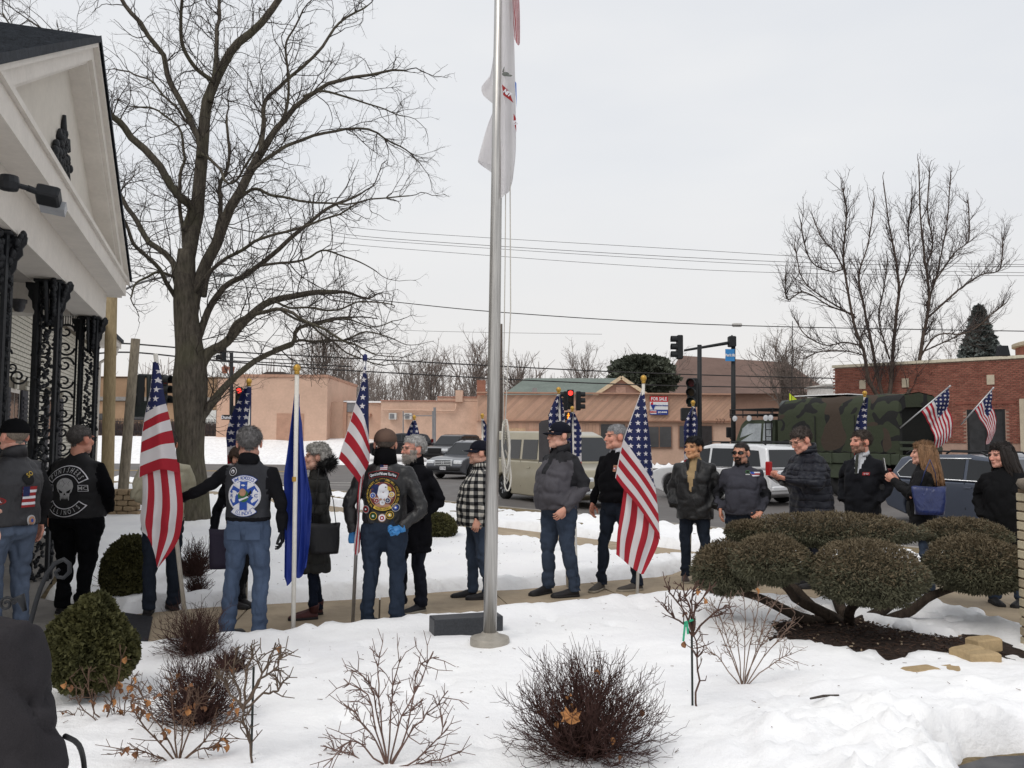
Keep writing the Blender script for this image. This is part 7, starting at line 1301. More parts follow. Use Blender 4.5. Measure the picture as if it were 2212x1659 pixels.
# 9: large man in grey and black jacket
GJ = cloth('grey_shell', S(84, 82, 88), .75, .25, .5); BJ = cloth('black_shell', S(40, 40, 44), .75, .25, .5)
D = 9.35; P = person('large man in grey and black jacket, navy cap and glasses', 1207, D, -58, HT(1205, 910, D), 1.24, .07, yaw=-10, arms={-1: 'pocket', 1: ((.315, .10, 1.12), (.27, -.12, .90))}, hem=.88, jmats=[GJ, BJ], jfn=lambda x, y, z, a: 1 if (z > 1.40-.5*max(0, -y-.02) and y > -.10) or (x > .17 and y > -.02 and z > 1.12) or (abs(x) < .035 and y < 0 and z > 1.25) else 0, sleeve=1.22, tmat=DEN_M, skin=S(222, 172, 152), hair='short', hair_col=S(96, 90, 84), cap=(NAVC, NAVC, .85), collar=(BJ, 1.475, .075, .10, .6), lw=1.08, hands={1: ((-.35, -.5, -.6), (-1, .2, 0), .3, False)}, feet={-1: (-.14, -.08, 12), 1: (.13, .06, -14)})
glasses(P, mat('dark_plastic', S(40, 36, 34), .4)); cap_print(P, [(0, .066, .03, .026, 0, 0), (0, .062, .024, .017, 1, 1), (0, .058, .018, .008, 2, 2)], [P_Y, P_K, P_W])
mb = MB(); mb.tube([(-.12, .05, 1.46), (-.1, .13, 1.47), (0, .165, 1.47), (.1, .13, 1.47), (.12, .05, 1.46)], [.03, .045, .05, .045, .03], 10); mb.build('hood', BJ, P['o'], True)
# 10: grey haired man, black fleece
BF = cloth('black_fleece', S(23, 23, 26), .95, .06, .35); WSH = cloth('white_shirt', S(206, 208, 214), .8, .15, .3)
D = 9.65; P = person('grey haired man in black fleece and dark jeans beside the large flag', 1331, D, -48, HT(1322, 915, D), 1.06, .03, yaw=-26, arms={-1: ((-.29, .03, 1.14), (-.29, -.06, .9)), 1: ((.30, .03, 1.14), (.25, -.1, .9))}, hem=.93, jmats=[BF, WSH], jfn=lambda x, y, z, a: 1 if z > 1.505 and y < .02 else 0, tmat=DEN_D, skin=S(214, 156, 136), brow=S(80, 68, 60), hair='short', hth=.6, hair_col=S(140, 140, 142), collar=(WSH, 1.49, .05, .075, .45), hands={-1: ((-.05, -.1, -1), (1, .1, 0), .35, False), 1: ((-.1, -.2, -1), (-1, -.3, 0), .3, False)}, feet={-1: (-.14, -.12, 18), 1: (.12, .16, -20)}, smat=mat('grey_trainer', S(78, 74, 70), .8), sole=SOLEW)
pr = Print(P, False); pr.new().quad(.07, .115, 1.33, 1.40, P_T and T_, 0); pr.quad(.08, .105, 1.345, 1.385, R_, 1); pr.disc((.092, 1.365), .01, W_, 2, 8); pr.done('emblem', PM)
# 11: man in black leather jacket with tan shirt
D = 10.3; TAN = cloth('tan_shirt', S(170, 146, 110), .9, .15, .4); LE2 = cloth('black_leather_coat', S(33, 33, 34), .5, .35, .7, .2, 7)
P = person('black haired man in open black leather coat over a tan shirt', 1500, D, -22, HT(1497, 940, D, .02), 1.12, .0, yaw=-24, arms={-1: ((-.30, .06, 1.12), (-.25, -.14, .92)), 1: ((.31, .06, 1.12), (.26, -.14, .92))}, hem=.76, jmats=[LE2, TAN], jfn=lambda x, y, z, a: 1 if (y < -.03 and abs(x+.02) < .012+.16*max(0, z-1.12) and z > 1.1 and not a) or (z > 1.5) else 0, jthick=1.08, sleeve=1.22, tmat=DEN_D, skin=S(200, 150, 112), brow=S(20, 18, 18), hair='short', hth=1.15, hair_col=S(22, 20, 22), feet={-1: (-.12, -.02, 14), 1: (.13, .0, -20)}, smat=mat('brown_shoe', S(58, 46, 42), .6), sole=SOLEW)
for s_ in (-1, 1):
    mb = MB(); q = [(s_*.05, -.06, 1.515), (s_*.095, -.045, 1.49), (s_*.13, -.095, 1.40), (s_*.075, -.13, 1.30), (s_*.045, -.115, 1.42)]; mb.add(q+[(a, b+.012, c) for a, b, c in q], [(0, 1, 2, 3, 4), (9, 8, 7, 6, 5)]+[(i, 5+i, 5+(i+1) % 5, (i+1) % 5) for i in range(5)]); mb.v = [tuple(c*P['k'] for c in v) for v in mb.v]; mb.build('lapel', LE2, P['o'])
# 12: man with sunglasses
D = 10.05; QZ = cloth('charcoal_pullover', S(66, 66, 74), .85, .15, .4); QK = cloth('black_panel', S(38, 38, 42), .85, .15, .4)
P = person('dark bearded man in sunglasses and charcoal quarter zip pullover', 1603, D, -14, HT(1603, 953, D, .014), 1.15, .05, yaw=-24, arms={-1: ((-.32, .07, 1.12), (-.27, -.07, .93)), 1: ((.31, .07, 1.11), (.21, -.15, .92))}, hem=.88, jmats=[QZ, QK], jfn=lambda x, y, z, a: 1 if (abs(x) > .165 and y > -.015 and z > 1.02 and y < .07) or z > 1.50 else 0, sleeve=1.08, tmat=DEN_D, skin=S(206, 152, 128), brow=S(26, 22, 22), beard='goatee', beard_col=S(34, 28, 26), stub=.3, hair='crop', hair_col=S(30, 27, 27), collar=(QK, 1.49, .05, .088, .45), hands={1: ((-.55, -.35, -.55), (0, -.5, .5), .35, False), -1: ((.0, -.2, -1), (1, 0, 0), .3, False)}, feet={-1: (-.13, 0, 16), 1: (.14, -.02, -18)}, sole=SOLEW)
SG = mat('black_lens', S(14, 14, 16), .08, .02, 5, spec=.8); glasses(P, mat('black_frame', S(16, 16, 18), .3), SG, True)
pr = Print(P, False); pr.new().disc((.06, 1.32), .026, GR_, 0, ry=.018); pr.disc((.06, 1.32), .02, K_, 1, ry=.012); pr.quad(.035, .085, 1.285, 1.297, G_, 0); pr.done('logo', PM)
pr = Print(P, ang=R(-25)); pr.new().quad(-.045, .045, 1.27, 1.32, W_, 0); pr.quad(-.045, .045, 1.285, 1.305, R_, 1); pr.quad(-.045, -.01, 1.295, 1.32, B_, 2); pr.done('arm_badge', PM)
# 13: man in puffer jacket looking at phone
D = 10.0; PUF = cloth('navy_puffer', S(34, 36, 46), .55, .3, .35, .12, 6, quilt=.085)
P = person('man in navy quilted puffer jacket bent over his phone', 1752, D, -74, HT(1735, 922, D, -.01), 1.22, .02, yaw=0, pitch=24, lean=-.14, arms={-1: ((-.30, -.1, 1.15), (-.06, -.37, 1.2)), 1: ((.32, -.1, 1.15), (.06, -.36, 1.2))}, hem=.78, jmat=PUF, jthick=1.14, sleeve=1.38, tmat=NAVYT, skin=S(216, 160, 140), hair='short', hair_col=S(66, 58, 54), hands={-1: ((.35, -.8, .25), (.5, 0, 1), .5, False), 1: ((-.35, -.8, .25), (-.5, 0, 1), .5, False)}, collar=(PUF, 1.49, .075, .098, .2), wr=1.3)
glasses(P, MET); p13 = P
# 14: man in black suit
SUI = cloth('black_suit', S(28, 29, 34), .85, .15, .35)
D = 10.25; P = person('bearded man in black suit, white shirt and dark tie', 1862, D, -46, HT(1858, 927, D, .014), 1.04, .02, yaw=-32, arms={-1: 'pocket', 1: 'pocket'}, hem=.74, jmats=[SUI, WSH], jfn=lambda x, y, z, a: 1 if (y < -.04 and abs(x) < .022+.28*max(0, z-1.30) and z > 1.28 and not a) or z > 1.51 else 0, tmat=cloth('suit_trousers', S(26, 27, 32), .85, .15, .3), skin=S(212, 154, 134), beard='full', beard_len=.005, beard_col=S(126, 100, 86), hair='short', hair_col=S(62, 50, 44), collar=(WSH, 1.495, .045, .072, .4))
mb = MB(); kk = P['k']; mb.add([(x*kk, y*kk, z*kk) for x, y, z in ((-.016, -.115, 1.50), (.016, -.115, 1.50), (.02, -.15, 1.38), (.012, -.165, 1.27), (-.012, -.165, 1.27), (-.02, -.15, 1.38))], [(0, 1, 2, 5), (5, 2, 3, 4)]); mb.build('tie', mat('dark_tie', S(48, 50, 44), .7), P['o'])
pr = Print(P, False); pr.new().quad(.07, .14, 1.285, 1.32, R_, 0); a = pr.done('name_badge', PM); pr.new().quad(.08, .13, 1.305, 1.309, W_, 1); pr.quad(.085, .125, 1.293, 1.297, W_, 1); pr.done('lettering', PM, a)
# 15: woman with phone, long hair
D = 9.65; P15 = P = person('woman with long blond streaked hair holding up a phone', 1992, D, -122, HT(1998, 951, D, .02), .98, .0, yaw=8, arms={-1: ((-.25, -.12, 1.15), (-.10, -.30, 1.32)), 1: ((.26, -.10, 1.13), (.06, -.31, 1.32))}, hem=.62, jmat=cloth('black_parka', S(27, 27, 29), .8, .2, .5), jthick=1.08, sleeve=1.2, tmat=DEN_M, skin=S(220, 168, 148), hair='long', hair_col=S(122, 92, 66), hands={-1: ((.2, -.7, .6), (.8, .2, 0), .6, False), 1: ((-.1, -.7, .6), (-.8, .2, 0), .6, False)}, smat=mat('black_shoe', S(1, 1, 1)), skirt=.02, feet={-1: (-.1, .0, 8), 1: (.1, .02, -8)}, boot=.05, lw=.88)
def long_hair(P, L0=.36, wid=1., seed=3, front=True, col2=None):
    rn = np.random.default_rng(seed); TF = P['TF']; mb = MB()
    for i in range(58):
        a = rn.uniform(-2.25, 2.25)*(1 if front else .8); sa, ca = math.sin(a), math.cos(a); L = L0*rn.uniform(.75, 1.08); w1 = rn.uniform(.95, 1.1)
        pts = [(.03*sa, .03+.03*ca, .118), (.072*sa*w1, .016+.09*ca*w1, .075), (.09*sa*w1, .02+.112*ca*w1, 0), (.095*sa*wid*w1, .03+.12*ca, -.08)]; x, y, z = pts[-1]
        for j in range(1, 5): pts.append((x*(1+.12*j/4)+rn.normal()*.006, y+.012*j+rn.normal()*.006, z-L*j/4*.8))
        mb.tube(TF(pts), [.012, .02, .02, .019, .018, .017, .013, .005], 6)
    return mb.build('hair', P['hairm'], P['o'], True)
long_hair(P)
# 16: dark haired woman in black by the pillar
D = 9.0; P = person('dark haired woman in black hooded coat beside the brick pillar', 2168, D, -38, HT(2168, 950, D, .03), 1.05, .02, yaw=-42, pitch=6, arms={-1: 'pocket', 1: 'pocket'}, hem=.66, jmat=cloth('black_coat', S(24, 24, 26), .9, .12, .4), jthick=1.1, sleeve=1.15, tmat=DEN_M, skin=S(216, 160, 142), brow=S(30, 26, 26), hair='long', hair_col=S(30, 26, 28), skirt=.02, feet={-1: (-.12, -.05, 30), 1: (.12, 0, -10)})
long_hair(P, .22, 1., 5)
mb = MB(); mb.tube([(-.1, .03, 1.45), (-.1, .1, 1.45), (0, .15, 1.45), (.1, .1, 1.45), (.1, .03, 1.45)], [.03, .045, .05, .045, .03], 10); mb.build('hood', MATS['black_coat'], P['o'], True)
# 17: near shoulder at the bottom left
P = person('person close by in a dark grey fleece, only a shoulder in view at bottom left', -112, 1.8, 165, 1.63, 1.22, .03, hem=.8, jmat=cloth('dark_grey_fleece', S(56, 54, 57), .95, .1, .8, weave=420), sleeve=1.2, tmat=BLK, hair='short', hair_col=S(90, 80, 72), arms={1: 'hang', -1: ((-.33, .04, 1.12), (-.36, -.06, .88))}, wr=1.3)
# things the people hold or carry
PHM = mat('phone_black', S(18, 18, 20), .15, .02, 5, spec=.6); PSC = mat('phone_screen', S(40, 44, 52), .1, .02, 5, spec=.6)
def place_by(P, loc, rot=(0, 0, 0)):
    o = P['o']; return Matrix.Translation(o.location) @ Matrix.Rotation(o.rotation_euler[2], 4, 'Z') @ Matrix.Translation(loc) @ Matrix.Rotation(rot[2], 4, 'Z') @ Matrix.Rotation(rot[0], 4, 'X') @ Matrix.Rotation(rot[1], 4, 'Y')
def phone(P, loc, rot, label):
    t = thing('phone', label, 'phone'); t.matrix_world = place_by(P, loc, rot); mb = MB(); mb.box((0, 0, 0), (.075, .010, .15), bev=.004); mb.build('casing', PHM, t); mb = MB(); mb.box((0, .0065, 0), (.066, .002, .138)); mb.build('screen', PSC, t)
phone(p13, (0, -.50, 1.235), (R(55), 0, 0), 'black phone in the hands of the man in the puffer jacket'); phone(P15, (-.03, -.40, 1.42), (R(8), 0, 0), 'black phone held up by the woman with long hair')
def bag(name, P, loc, rz, w_, h_, d_, m_, label, strap=None, top=.8):
    t = thing(name, label, 'handbag'); t.matrix_world = place_by(P, loc, (0, 0, rz)); mb = MB(); rs = []
    for j in range(7):
        f = j/6; ww = w_*(1-(1-top)*(1-f) if top < 1 else 1+(top-1)*f); dd = d_*(1-.75*f)
        rs.append([(ww/2*math.copysign(abs(math.cos(a))**.5, math.cos(a))*(1+.03*math.sin(3*a+j)), dd/2*math.copysign(abs(math.sin(a))**.7, math.sin(a)), h_*f+.012*math.sin(2*a)*f) for a in np.linspace(0, 2*math.pi, 24, endpoint=False)])
    mb.rings(rs); mb.build('bag_body', m_, t, True)
    for s_ in strap or []: mb = MB(); mb.tube(s_, (.012, .004), 6); mb.build('strap', m_, t, True)
    return t
bag('shoulder_bag', P5, (.26, .02, .62), R(80), .30, .27, .12, cloth('black_bag_leather', S(24, 24, 28), .5, .35, .4), 'black shoulder bag at the hip of the woman in the long coat', [[(-.1, 0, .26), (-.09, .0, .45), (-.06, -.02, .78)], [(.11, 0, .26), (.08, .0, .48), (0, -.03, .78)]], .9)
bag('tote_bag', P15, (.25, .09, .89), R(112), .36, .30, .13, cloth('blue_metallic_bag', S(34, 48, 100), .3, .6, .6, .3, 9), 'metallic blue tote bag under the arm of the woman with long hair', [[(-.09, .02, .29), (-.05, -.03, .46), (.0, -.06, .60)], [(.09, .02, .29), (.06, -.02, .46), (.0, -.06, .60)]], .82)
t = bag('tote_bag', P4, (.33, -.42, .52), R(20), .25, .34, .15, cloth('plum_bag', S(48, 42, 62), .6, .3, .3), 'dark purple tote bag hanging beside the pale jeans', [[(-.07, 0, .33), (-.05, .02, .47), (.0, .03, .56)], [(.07, 0, .33), (.05, .02, .47), (.02, .03, .56)]], 1.15)
# ================================================================== flags
def m_flag(name='stars_and_stripes', tint=1., canton=S(38, 44, 84), red=S(168, 42, 54), white=S(216, 212, 214)):
    b = NB(name); uv = b.n('UVMap'); sp = b.n('SeparateXYZ'); b.l(uv.outputs[0], sp.inputs[0]); u, v = sp.outputs[0], sp.outputs[1]   # v = 0 at the top
    st = b.m('LESS_THAN', b.m('FRACT', b.m('MULTIPLY', v, 6.5)), .5); col = b.mix(st, white, red)
    inc = b.m('MULTIPLY', b.m('LESS_THAN', u, .40), b.m('LESS_THAN', v, 7/13))
    uv2 = b.n('UVMap', uv_map='stars'); sp2 = b.n('SeparateXYZ'); b.l(uv2.outputs[0], sp2.inputs[0])      # evenly set stars, measured along the cloth
    fx = b.m('SUBTRACT', b.m('FRACT', sp2.outputs[0]), .5); fy = b.m('SUBTRACT', b.m('FRACT', sp2.outputs[1]), .5)
    rho = b.m('SQRT', b.m('ADD', b.m('MULTIPLY', fx, fx), b.m('MULTIPLY', fy, fy))); an = b.m('ARCTAN2', fx, fy); k = math.pi/5
    ph = b.m('ABSOLUTE', b.m('SUBTRACT', b.m('FLOORED_MODULO', b.m('ADD', an, k), 2*k), k))
    Ro, Ri = .36, .15; bx, by = Ri*math.cos(k), Ri*math.sin(k); X = b.m('MULTIPLY', rho, b.m('COSINE', ph)); Y = b.m('MULTIPLY', rho, b.m('SINE', ph))
    s_ = b.m('LESS_THAN', b.m('SUBTRACT', b.m('MULTIPLY', b.m('SUBTRACT', X, Ro), by), b.m('MULTIPLY', Y, bx-Ro)), 0.)
    col = b.mix(inc, col, b.mix(s_, canton, white))
    hem = b.m('LESS_THAN', u, .012); col = b.mix(hem, col, white)
    b.bump(b.m('ADD', b.m('MULTIPLY', b.noise(9, 3, .5, None, 1.), .6), b.m('MULTIPLY', b.noise(500, 1), .02)), .25, .02); m_ = b.fin(col, .75, 0, .2)
    tr = b.n('BsdfTranslucent'); b.l(col, tr.inputs[0]); mx = b.n('MixShader'); mx.inputs[0].default_value = .22; o_ = b.t.nodes['Material Output']; b.l(b.p.outputs[0], mx.inputs[1]); b.l(tr.outputs[0], mx.inputs[2]); b.l(mx.outputs[0], o_.inputs[0]); return m_
USF = m_flag(); BLUEF = cloth('blue_flag_nylon', S(34, 56, 140), .55, .3, .5, .1, 7)
WPOLE = mat('white_pole', S(214, 210, 202), .5, .06, 10); GOLD = mat('gold_finial', S(190, 150, 70), .35, .15, 12, metal=.4); APOLE = mat('aluminium_pole', S(190, 190, 192), .35, .08, 8, metal=.7)
def bez(t, a):      # Catmull-Rom through control values
    n = len(a)-1; x = min(max(t*n, 0), n-1e-6); i = int(x); f = x-i; p0, p1, p2, p3 = a[max(i-1, 0)], a[i], a[i+1], a[min(i+2, n)]
    return .5*((2*p1)+(-p0+p2)*f+(2*p0-5*p1+4*p2-p3)*f*f+(-p0+3*p1-3*p2+p3)*f**3)
def flag_cloth(name, ctrl, us, vs, m_, parent, nu=48, nv=30, ripple=.012, seed=0, cell=.078):
    """ctrl[row v][col u] = 3d points; us/vs the flag coordinates of the columns/rows"""
    ctrl = np.array(ctrl, float); mb = MB(); uvs = []; st = []; o0 = ctrl[0][0]
    nr, nc = ctrl.shape[:2]
    for j in range(nv+1):
        fv = j/nv; rowp = [np.array([bez(fv, [ctrl[r_][c][d] for r_ in range(nr)]) for d in range(3)]) for c in range(nc)]
        for i in range(nu+1):
            fu = i/nu; p = np.array([bez(fu, [rowp[c][d] for c in range(nc)]) for d in range(3)])
            u = np.interp(fu*(nc-1), range(nc), us); v = np.interp(fv*(nr-1), range(nr), vs)
            p = p+np.array([.15, 1., 0])*ripple*(math.sin(u*17+v*4+seed)+.6*math.sin(u*29-v*9+seed*2))*min(1, u*4)
            st.append(((p[0]-o0[0])/cell+seed*.37, (p[2]-o0[2])/cell+.5)); mb.v.append(tuple(p)); uvs.append((u, v))
    for j in range(nv):
        for i in range(nu): q = j*(nu+1)+i; mb.f.append((q, q+1, q+nu+2, q+nu+1)); mb.mi.append(0)
    me = mb.mesh(name, m_, True); L = me.uv_layers.new(name='UVMap'); li = np.empty(len(me.loops), np.int32); me.loops.foreach_get('vertex_index', li); L.data.foreach_set('uv', np.array(uvs)[li].ravel()); L2 = me.uv_layers.new(name='stars'); L2.data.foreach_set('uv', np.array(st)[li].ravel())
    o = link(name, me); o.parent = parent; o.matrix_parent_inverse = Matrix.Translation(-parent.location); return o
def staff(parent, a, b, r, m_, finial=GOLD, ball=.032, name='pole'):
    mb = MB(); a = np.array(a); b = np.array(b); mb.tube([a, a*.5+b*.5, b], r, 10); rel(parent, mb, name, m_, smooth=True)
    if finial:
        d = (b-a)/np.linalg.norm(b-a); mb = MB(); mb.ell(tuple(b+d*ball*1.3), (ball, ball, ball*1.1), 12, 8); mb.tube([b-d*.01, b+d*.015, b+d*.03], [r*1.25, r*1.25, r*.7], 10); rel(parent, mb, 'finial', finial, smooth=True)
def A(D, pts, dz=None): return [at(x, y, D+(q[0] if q else 0)) for x, y, *q in pts]
GF = 'staff flags carried by the line of people'
# big flag right of centre: hoist falls to the left, the fly half folds back and hangs below
D = 8.75; fl = thing('flag', 'large draped stars and stripes on white pole in the middle of the line', 'flag', tuple(gp(1376, 1300)), group=GF)
staff(fl, gp(1376, 1302), at(1390, 826, D-.02), .0165, WPOLE)
c = [[(1390, 832), (1394, 865, -.05), (1399, 905, -.03), (1406, 965, 0), (1412, 1044, .03)], [(1370, 885, .02), (1380, 915, -.08), (1391, 950, -.08), (1404, 995, -.04), (1414, 1048, -.02)], [(1347, 949, .03), (1361, 968, -.10), (1381, 996, -.12), (1400, 1024, -.07), (1416, 1054, -.03)],
     [(1337, 990, .03), (1354, 1012, -.06), (1377, 1041, -.10), (1400, 1075, -.06), (1422, 1110, -.02)], [(1329, 1032, .03), (1346, 1055, -.02), (1372, 1086, -.05), (1399, 1124, -.03), (1426, 1167, .0)]]
flag_cloth('flag_cloth', [A(D, r_) for r_ in c], (0, .1, .2, .3, .38), (0, .27, .54, .77, 1.), USF, fl, 48, 40, .004, 1)
c = [[(1350, 1040, .05), (1343, 1090, .05), (1334, 1150, .04), (1331, 1198, .03)], [(1362, 1050, .06), (1356, 1110, .02), (1346, 1165, .02), (1344, 1208, .02)], [(1378, 1078, .06), (1374, 1130, .06), (1362, 1185, .05), (1357, 1220, .04)], [(1396, 1108, .06), (1392, 1150, .01), (1380, 1195, .01), (1371, 1231, .01)], [(1412, 1134, .06), (1408, 1165, .05), (1393, 1210, .04), (1383, 1239, .03)], [(1423, 1160, .06), (1422, 1175, .04), (1404, 1215, .03), (1390, 1240, .02)]]
flag_cloth('flag_fold', [A(D, r_) for r_ in c], (.45, .65, .85, 1.), (.47, .58, .69, .80, .91, .998), USF, fl, 30, 40, .006, 2)
# leaning flag at the left
D = 7.15; fl = thing('flag', 'draped stars and stripes on a leaning white pole, held by an outstretched arm', 'flag', tuple(gp(402, 1352)), group=GF)
staff(fl, gp(402, 1350), at(336, 764, D), .0185, WPOLE, None)
c = [[(330, 782), (333, 782), (336, 781), (340, 780)], [(324, 845, .02), (331, 838, -.04), (341, 835, -.05), (352, 832, .03)], [(314, 892, .02), (328, 884, -.05), (343, 876, -.07), (360, 872, .04)], [(307, 935, .02), (324, 925, -.04), (345, 915, -.08), (368, 908, .04)], [(303, 980, .02), (322, 972, -.03), (348, 962, -.08), (377, 958, .04)], [(300, 1032, .02), (322, 1022, 0), (352, 1014, -.05), (387, 1022, .04)]]
flag_cloth('flag_cloth', [A(D, r_) for r_ in c], (0, .13, .26, .38), (0, .3, .54, .7, .85, 1.0), USF, fl, 36, 48, .006, 2)
c = [[(304, 1000, .06), (308, 1066, .05), (304, 1120, .04), (304, 1148, .03)], [(316, 1000, .06), (320, 1080, -.04), (315, 1130, -.03), (318, 1160, -.02)], [(334, 998, .06), (339, 1100, .0), (334, 1150, .0), (331, 1190, -.0)], [(354, 996, .06), (362, 1105, -.06), (354, 1160, -.05), (339, 1222, -.04)], [(372, 996, .06), (382, 1100, -.01), (372, 1160, -.02), (342, 1226, -.03)], [(386, 1000, .07), (396, 1100, .02), (384, 1165, .0), (345, 1224, -.02)]]
flag_cloth('flag_fold', [A(D, r_) for r_ in c], (.45, .65, .85, 1.), (.54, .62, .72, .82, .92, .998), USF, fl, 36, 44, .008, 2)
# upright blue flag
D = 7.2; fl = thing('flag', 'plain dark blue flag hanging limp on a straight white pole', 'flag', tuple(gp(633, 1383)), group=GF)
staff(fl, gp(633, 1384), at(641.5, 806, D), .0185, WPOLE); mb = MB(); p0, p1 = at(636.5, 1040, D), at(636.5, 1030, D); mb.tube([p0, p1], .0215, 10); rel(fl, mb, 'pole_joint', GOLD)
c = [[(638, 832, .02), (644, 850, .03), (648, 880, .03), (652, 930, .04), (656, 985, .05)], [(630, 900, .02), (642, 930, .07), (651, 960, .02), (660, 1010, .07), (664, 1040, .04)], [(620, 980, .03), (637, 1010, .09), (652, 1030, .03), (668, 1060, .08), (672, 1080, .04)],
     [(613, 1035, .04), (632, 1060, .10), (648, 1080, .04), (664, 1110, .10), (674, 1100, .05)], [(616, 1100, .05), (626, 1120, .10), (645, 1140, .05), (660, 1150, .10), (670, 1170, .05)], [(615, 1170, .05), (622, 1180, .09), (640, 1195, .04), (655, 1200, .09), (667, 1190, .06)], [(614, 1246, .06), (622, 1265, .07), (634, 1246, .05), (648, 1248, .08), (662, 1225, .06)]]
flag_cloth('flag_cloth', [A(D, r_) for r_ in c], (0, .25, .5, .75, 1), (0, .17, .33, .5, .67, .83, 1), BLUEF, fl, 46, 60, .014, 3)
# flag of the man in the eagle jacket
D = 7.55; fl = thing('flag', 'draped stars and stripes on pole beside the eagle jacket man', 'flag', tuple(gp(762, 1345)), group=GF)
staff(fl, gp(762, 1348), at(788.5, 776, D), .0165, APOLE, mat('blue_pole_cap', S(34, 40, 90), .5), .02)
c = [[(787, 783), (791, 800, -.02), (795, 830, .03), (797, 860, .05)], [(779, 830, .0), (786, 845, -.05), (793, 870, -.04), (797, 910, .03)], [(768, 870, .0), (778, 884, -.08), (789, 908, -.08), (797, 945, .0)], [(750, 930, .0), (764, 945, -.07), (781, 970, -.09), (797, 1000, .02)], [(731, 990, .0), (746, 1005, -.03), (760, 1022, -.05), (774, 1042, .02)]]
flag_cloth('flag_cloth', [A(D, r_) for r_ in c], (0, .12, .25, .38), (0, .27, .54, .77, 1.), USF, fl, 40, 40, .005, 4)
c = [[(795, 985, .06), (778, 1080, .1), (768, 1150, .1), (764, 1190, .1)], [(786, 1010, .06), (776, 1090, .07), (774, 1150, .07), (770, 1200, .07)], [(775, 1040, .06), (772, 1100, .1), (778, 1150, .1), (777, 1192, .1)]]
flag_cloth('flag_fold', [A(D, r_) for r_ in c], (.45, .65, .85, 1.), (.69, .85, .998), USF, fl, 16, 24, .004, 5)
# further flags, limp on their poles
def limp(px, ytop, pxb, yb, D, wl, wr_, label, ball=.03, rd=.0145, sl=.55, seed=0):
    p0 = at(pxb, yb, D); p0[2] = min(p0[2], 0.0); p1 = at(px, ytop, D)
    fl = thing('flag', label, 'flag', tuple(p0), group=GF); staff(fl, p0, p1, rd, WPOLE, GOLD, ball); d = (p0-p1)/np.linalg.norm(p0-p1); rows = []
    for v in (0, .2, .4, .54, .75, 1.):
        r_ = []
        for i, f in enumerate((0, .25, .5, .75, 1)):
            dr = .02+v*1.05; w0 = min(wl, dr*sl*.9+.01); w1 = min(wr_, dr*sl*.9+.01); x = -w0+(w0+w1)*f; r_.append(p1+d*(dr+.10*(1-f)*v)+np.array([x, -.03-.05*math.sin(f*9+v*3+seed), 0]))
        rows.append(r_)
    return flag_cloth('flag_cloth', rows, (.02, .12, .22, .31, .39), (0, .2, .4, .54, .75, .999), USF, fl, 30, 36, .01, seed)
limp(538, 832, 533, 1260, 8.75, .20, .02, 'stars and stripes behind the grey haired man with blue emblem', seed=1)
limp(895, 906, 900, 1200, 12.6, .16, .07, 'small furled stars and stripes behind the bearded man', .028, seed=2)
limp(1042, 903, 1046, 1180, 11.8, .01, .17, 'furled stars and stripes left of the tall flagpole', .028, seed=3)
limp(1207, 849, 1226, 1200, 9.9, .13, .05, 'furled stars and stripes behind the large man in navy cap', .03, seed=4)
limp(1236.5, 888, 1246, 1180, 11.2, .14, .10, 'furled stars and stripes just right of the large man in navy cap', .028, seed=5)
limp(1497, 876, 1490, 1230, 11.2, .12, .06, 'furled stars and stripes behind the black haired man in leather', .03, seed=6)
limp(1868, 856, 1874, 1240, 10.9, .17, .03, 'furled stars and stripes with gold ball behind the man in the suit', .03, seed=7)
# ------------------------------------------------------------------ tall flagpole with its two flags, halyard and base
b0 = gp(1058, 1386, .10); fp = thing('flagpole', 'tall brushed aluminium flagpole standing in the snow', 'flagpole', tuple(b0))
def m_brushed():
    b = NB('brushed_aluminium'); v = b.scaled(b.co('Object'), (60, 60, .8)); n = b.noise(3, 4, .6, v); c = b.ramp(n, [(.3, S(150, 148, 146)), (.7, S(206, 204, 200))]); return b.fin(c, b.m('ADD', .28, b.m('MULTIPLY', n, .2)), .85, .4)
BAL = m_brushed(); top = at(1079, -20, b0[1]); ax = (top-b0)/np.linalg.norm(top-b0)
mb = MB(); L = 8.2; mb.tube([b0, b0+ax*2., b0+ax*3.5, b0+ax*L], [.0525, .05, .045, .034], 28); rel(fp, mb, 'pole_shaft', BAL, smooth=True)
mb = MB(); mb.lathe([(.155, -.06), (.155, .02), (.15, .035), (.08, .055), (.06, .075), (.055, .076)], 28, tuple(b0)); sharpen(rel(fp, mb, 'base_collar', mat('collar_metal', S(170, 164, 154), .5, .1, 12, metal=.5), smooth=True))
hx = np.array([1., 0, 0])
ROPE = mat('white_rope', S(196, 192, 184), .9, .1, 90)
mb = MB(); mb.tube([b0+ax*1.55+hx*.09, b0+ax*2.6+hx*.128, b0+ax*3.9+hx*.105, b0+ax*7+hx*.06], .0055, 6); mb.tube([b0+ax*1.6+hx*.08, b0+ax*3.0+hx*.078, b0+ax*7+hx*.05], .0045, 6); rel(fp, mb, 'halyard', ROPE, smooth=True)
mb = MB(); rn = np.random.default_rng(8)
for i in range(9):
    z0 = 1.72-.02*i; w_ = .045+.01*rn.random(); L2 = .27+.1*rn.random(); pts = [b0+ax*(z0-.02)+hx*.075, b0+ax*(z0+.02)+hx*(.09+w_*.4)+np.array([0, -.03+.012*i, 0]), b0+ax*(z0-L2*.5)+hx*(.085+w_)+np.array([0, -.04+.01*i, 0]), b0+ax*(z0-L2)+hx*(.09+w_*.5)+np.array([0, -.03+.01*i, 0]), b0+ax*(z0-L2*.5)+hx*.075+np.array([0, -.05+.01*i, 0]), b0+ax*z0+hx*.08]
    mb.tube([np.array([bez(t, [p[d] for p in pts]) for d in range(3)]) for t in np.linspace(0, 1, 16)], .0065, 6)
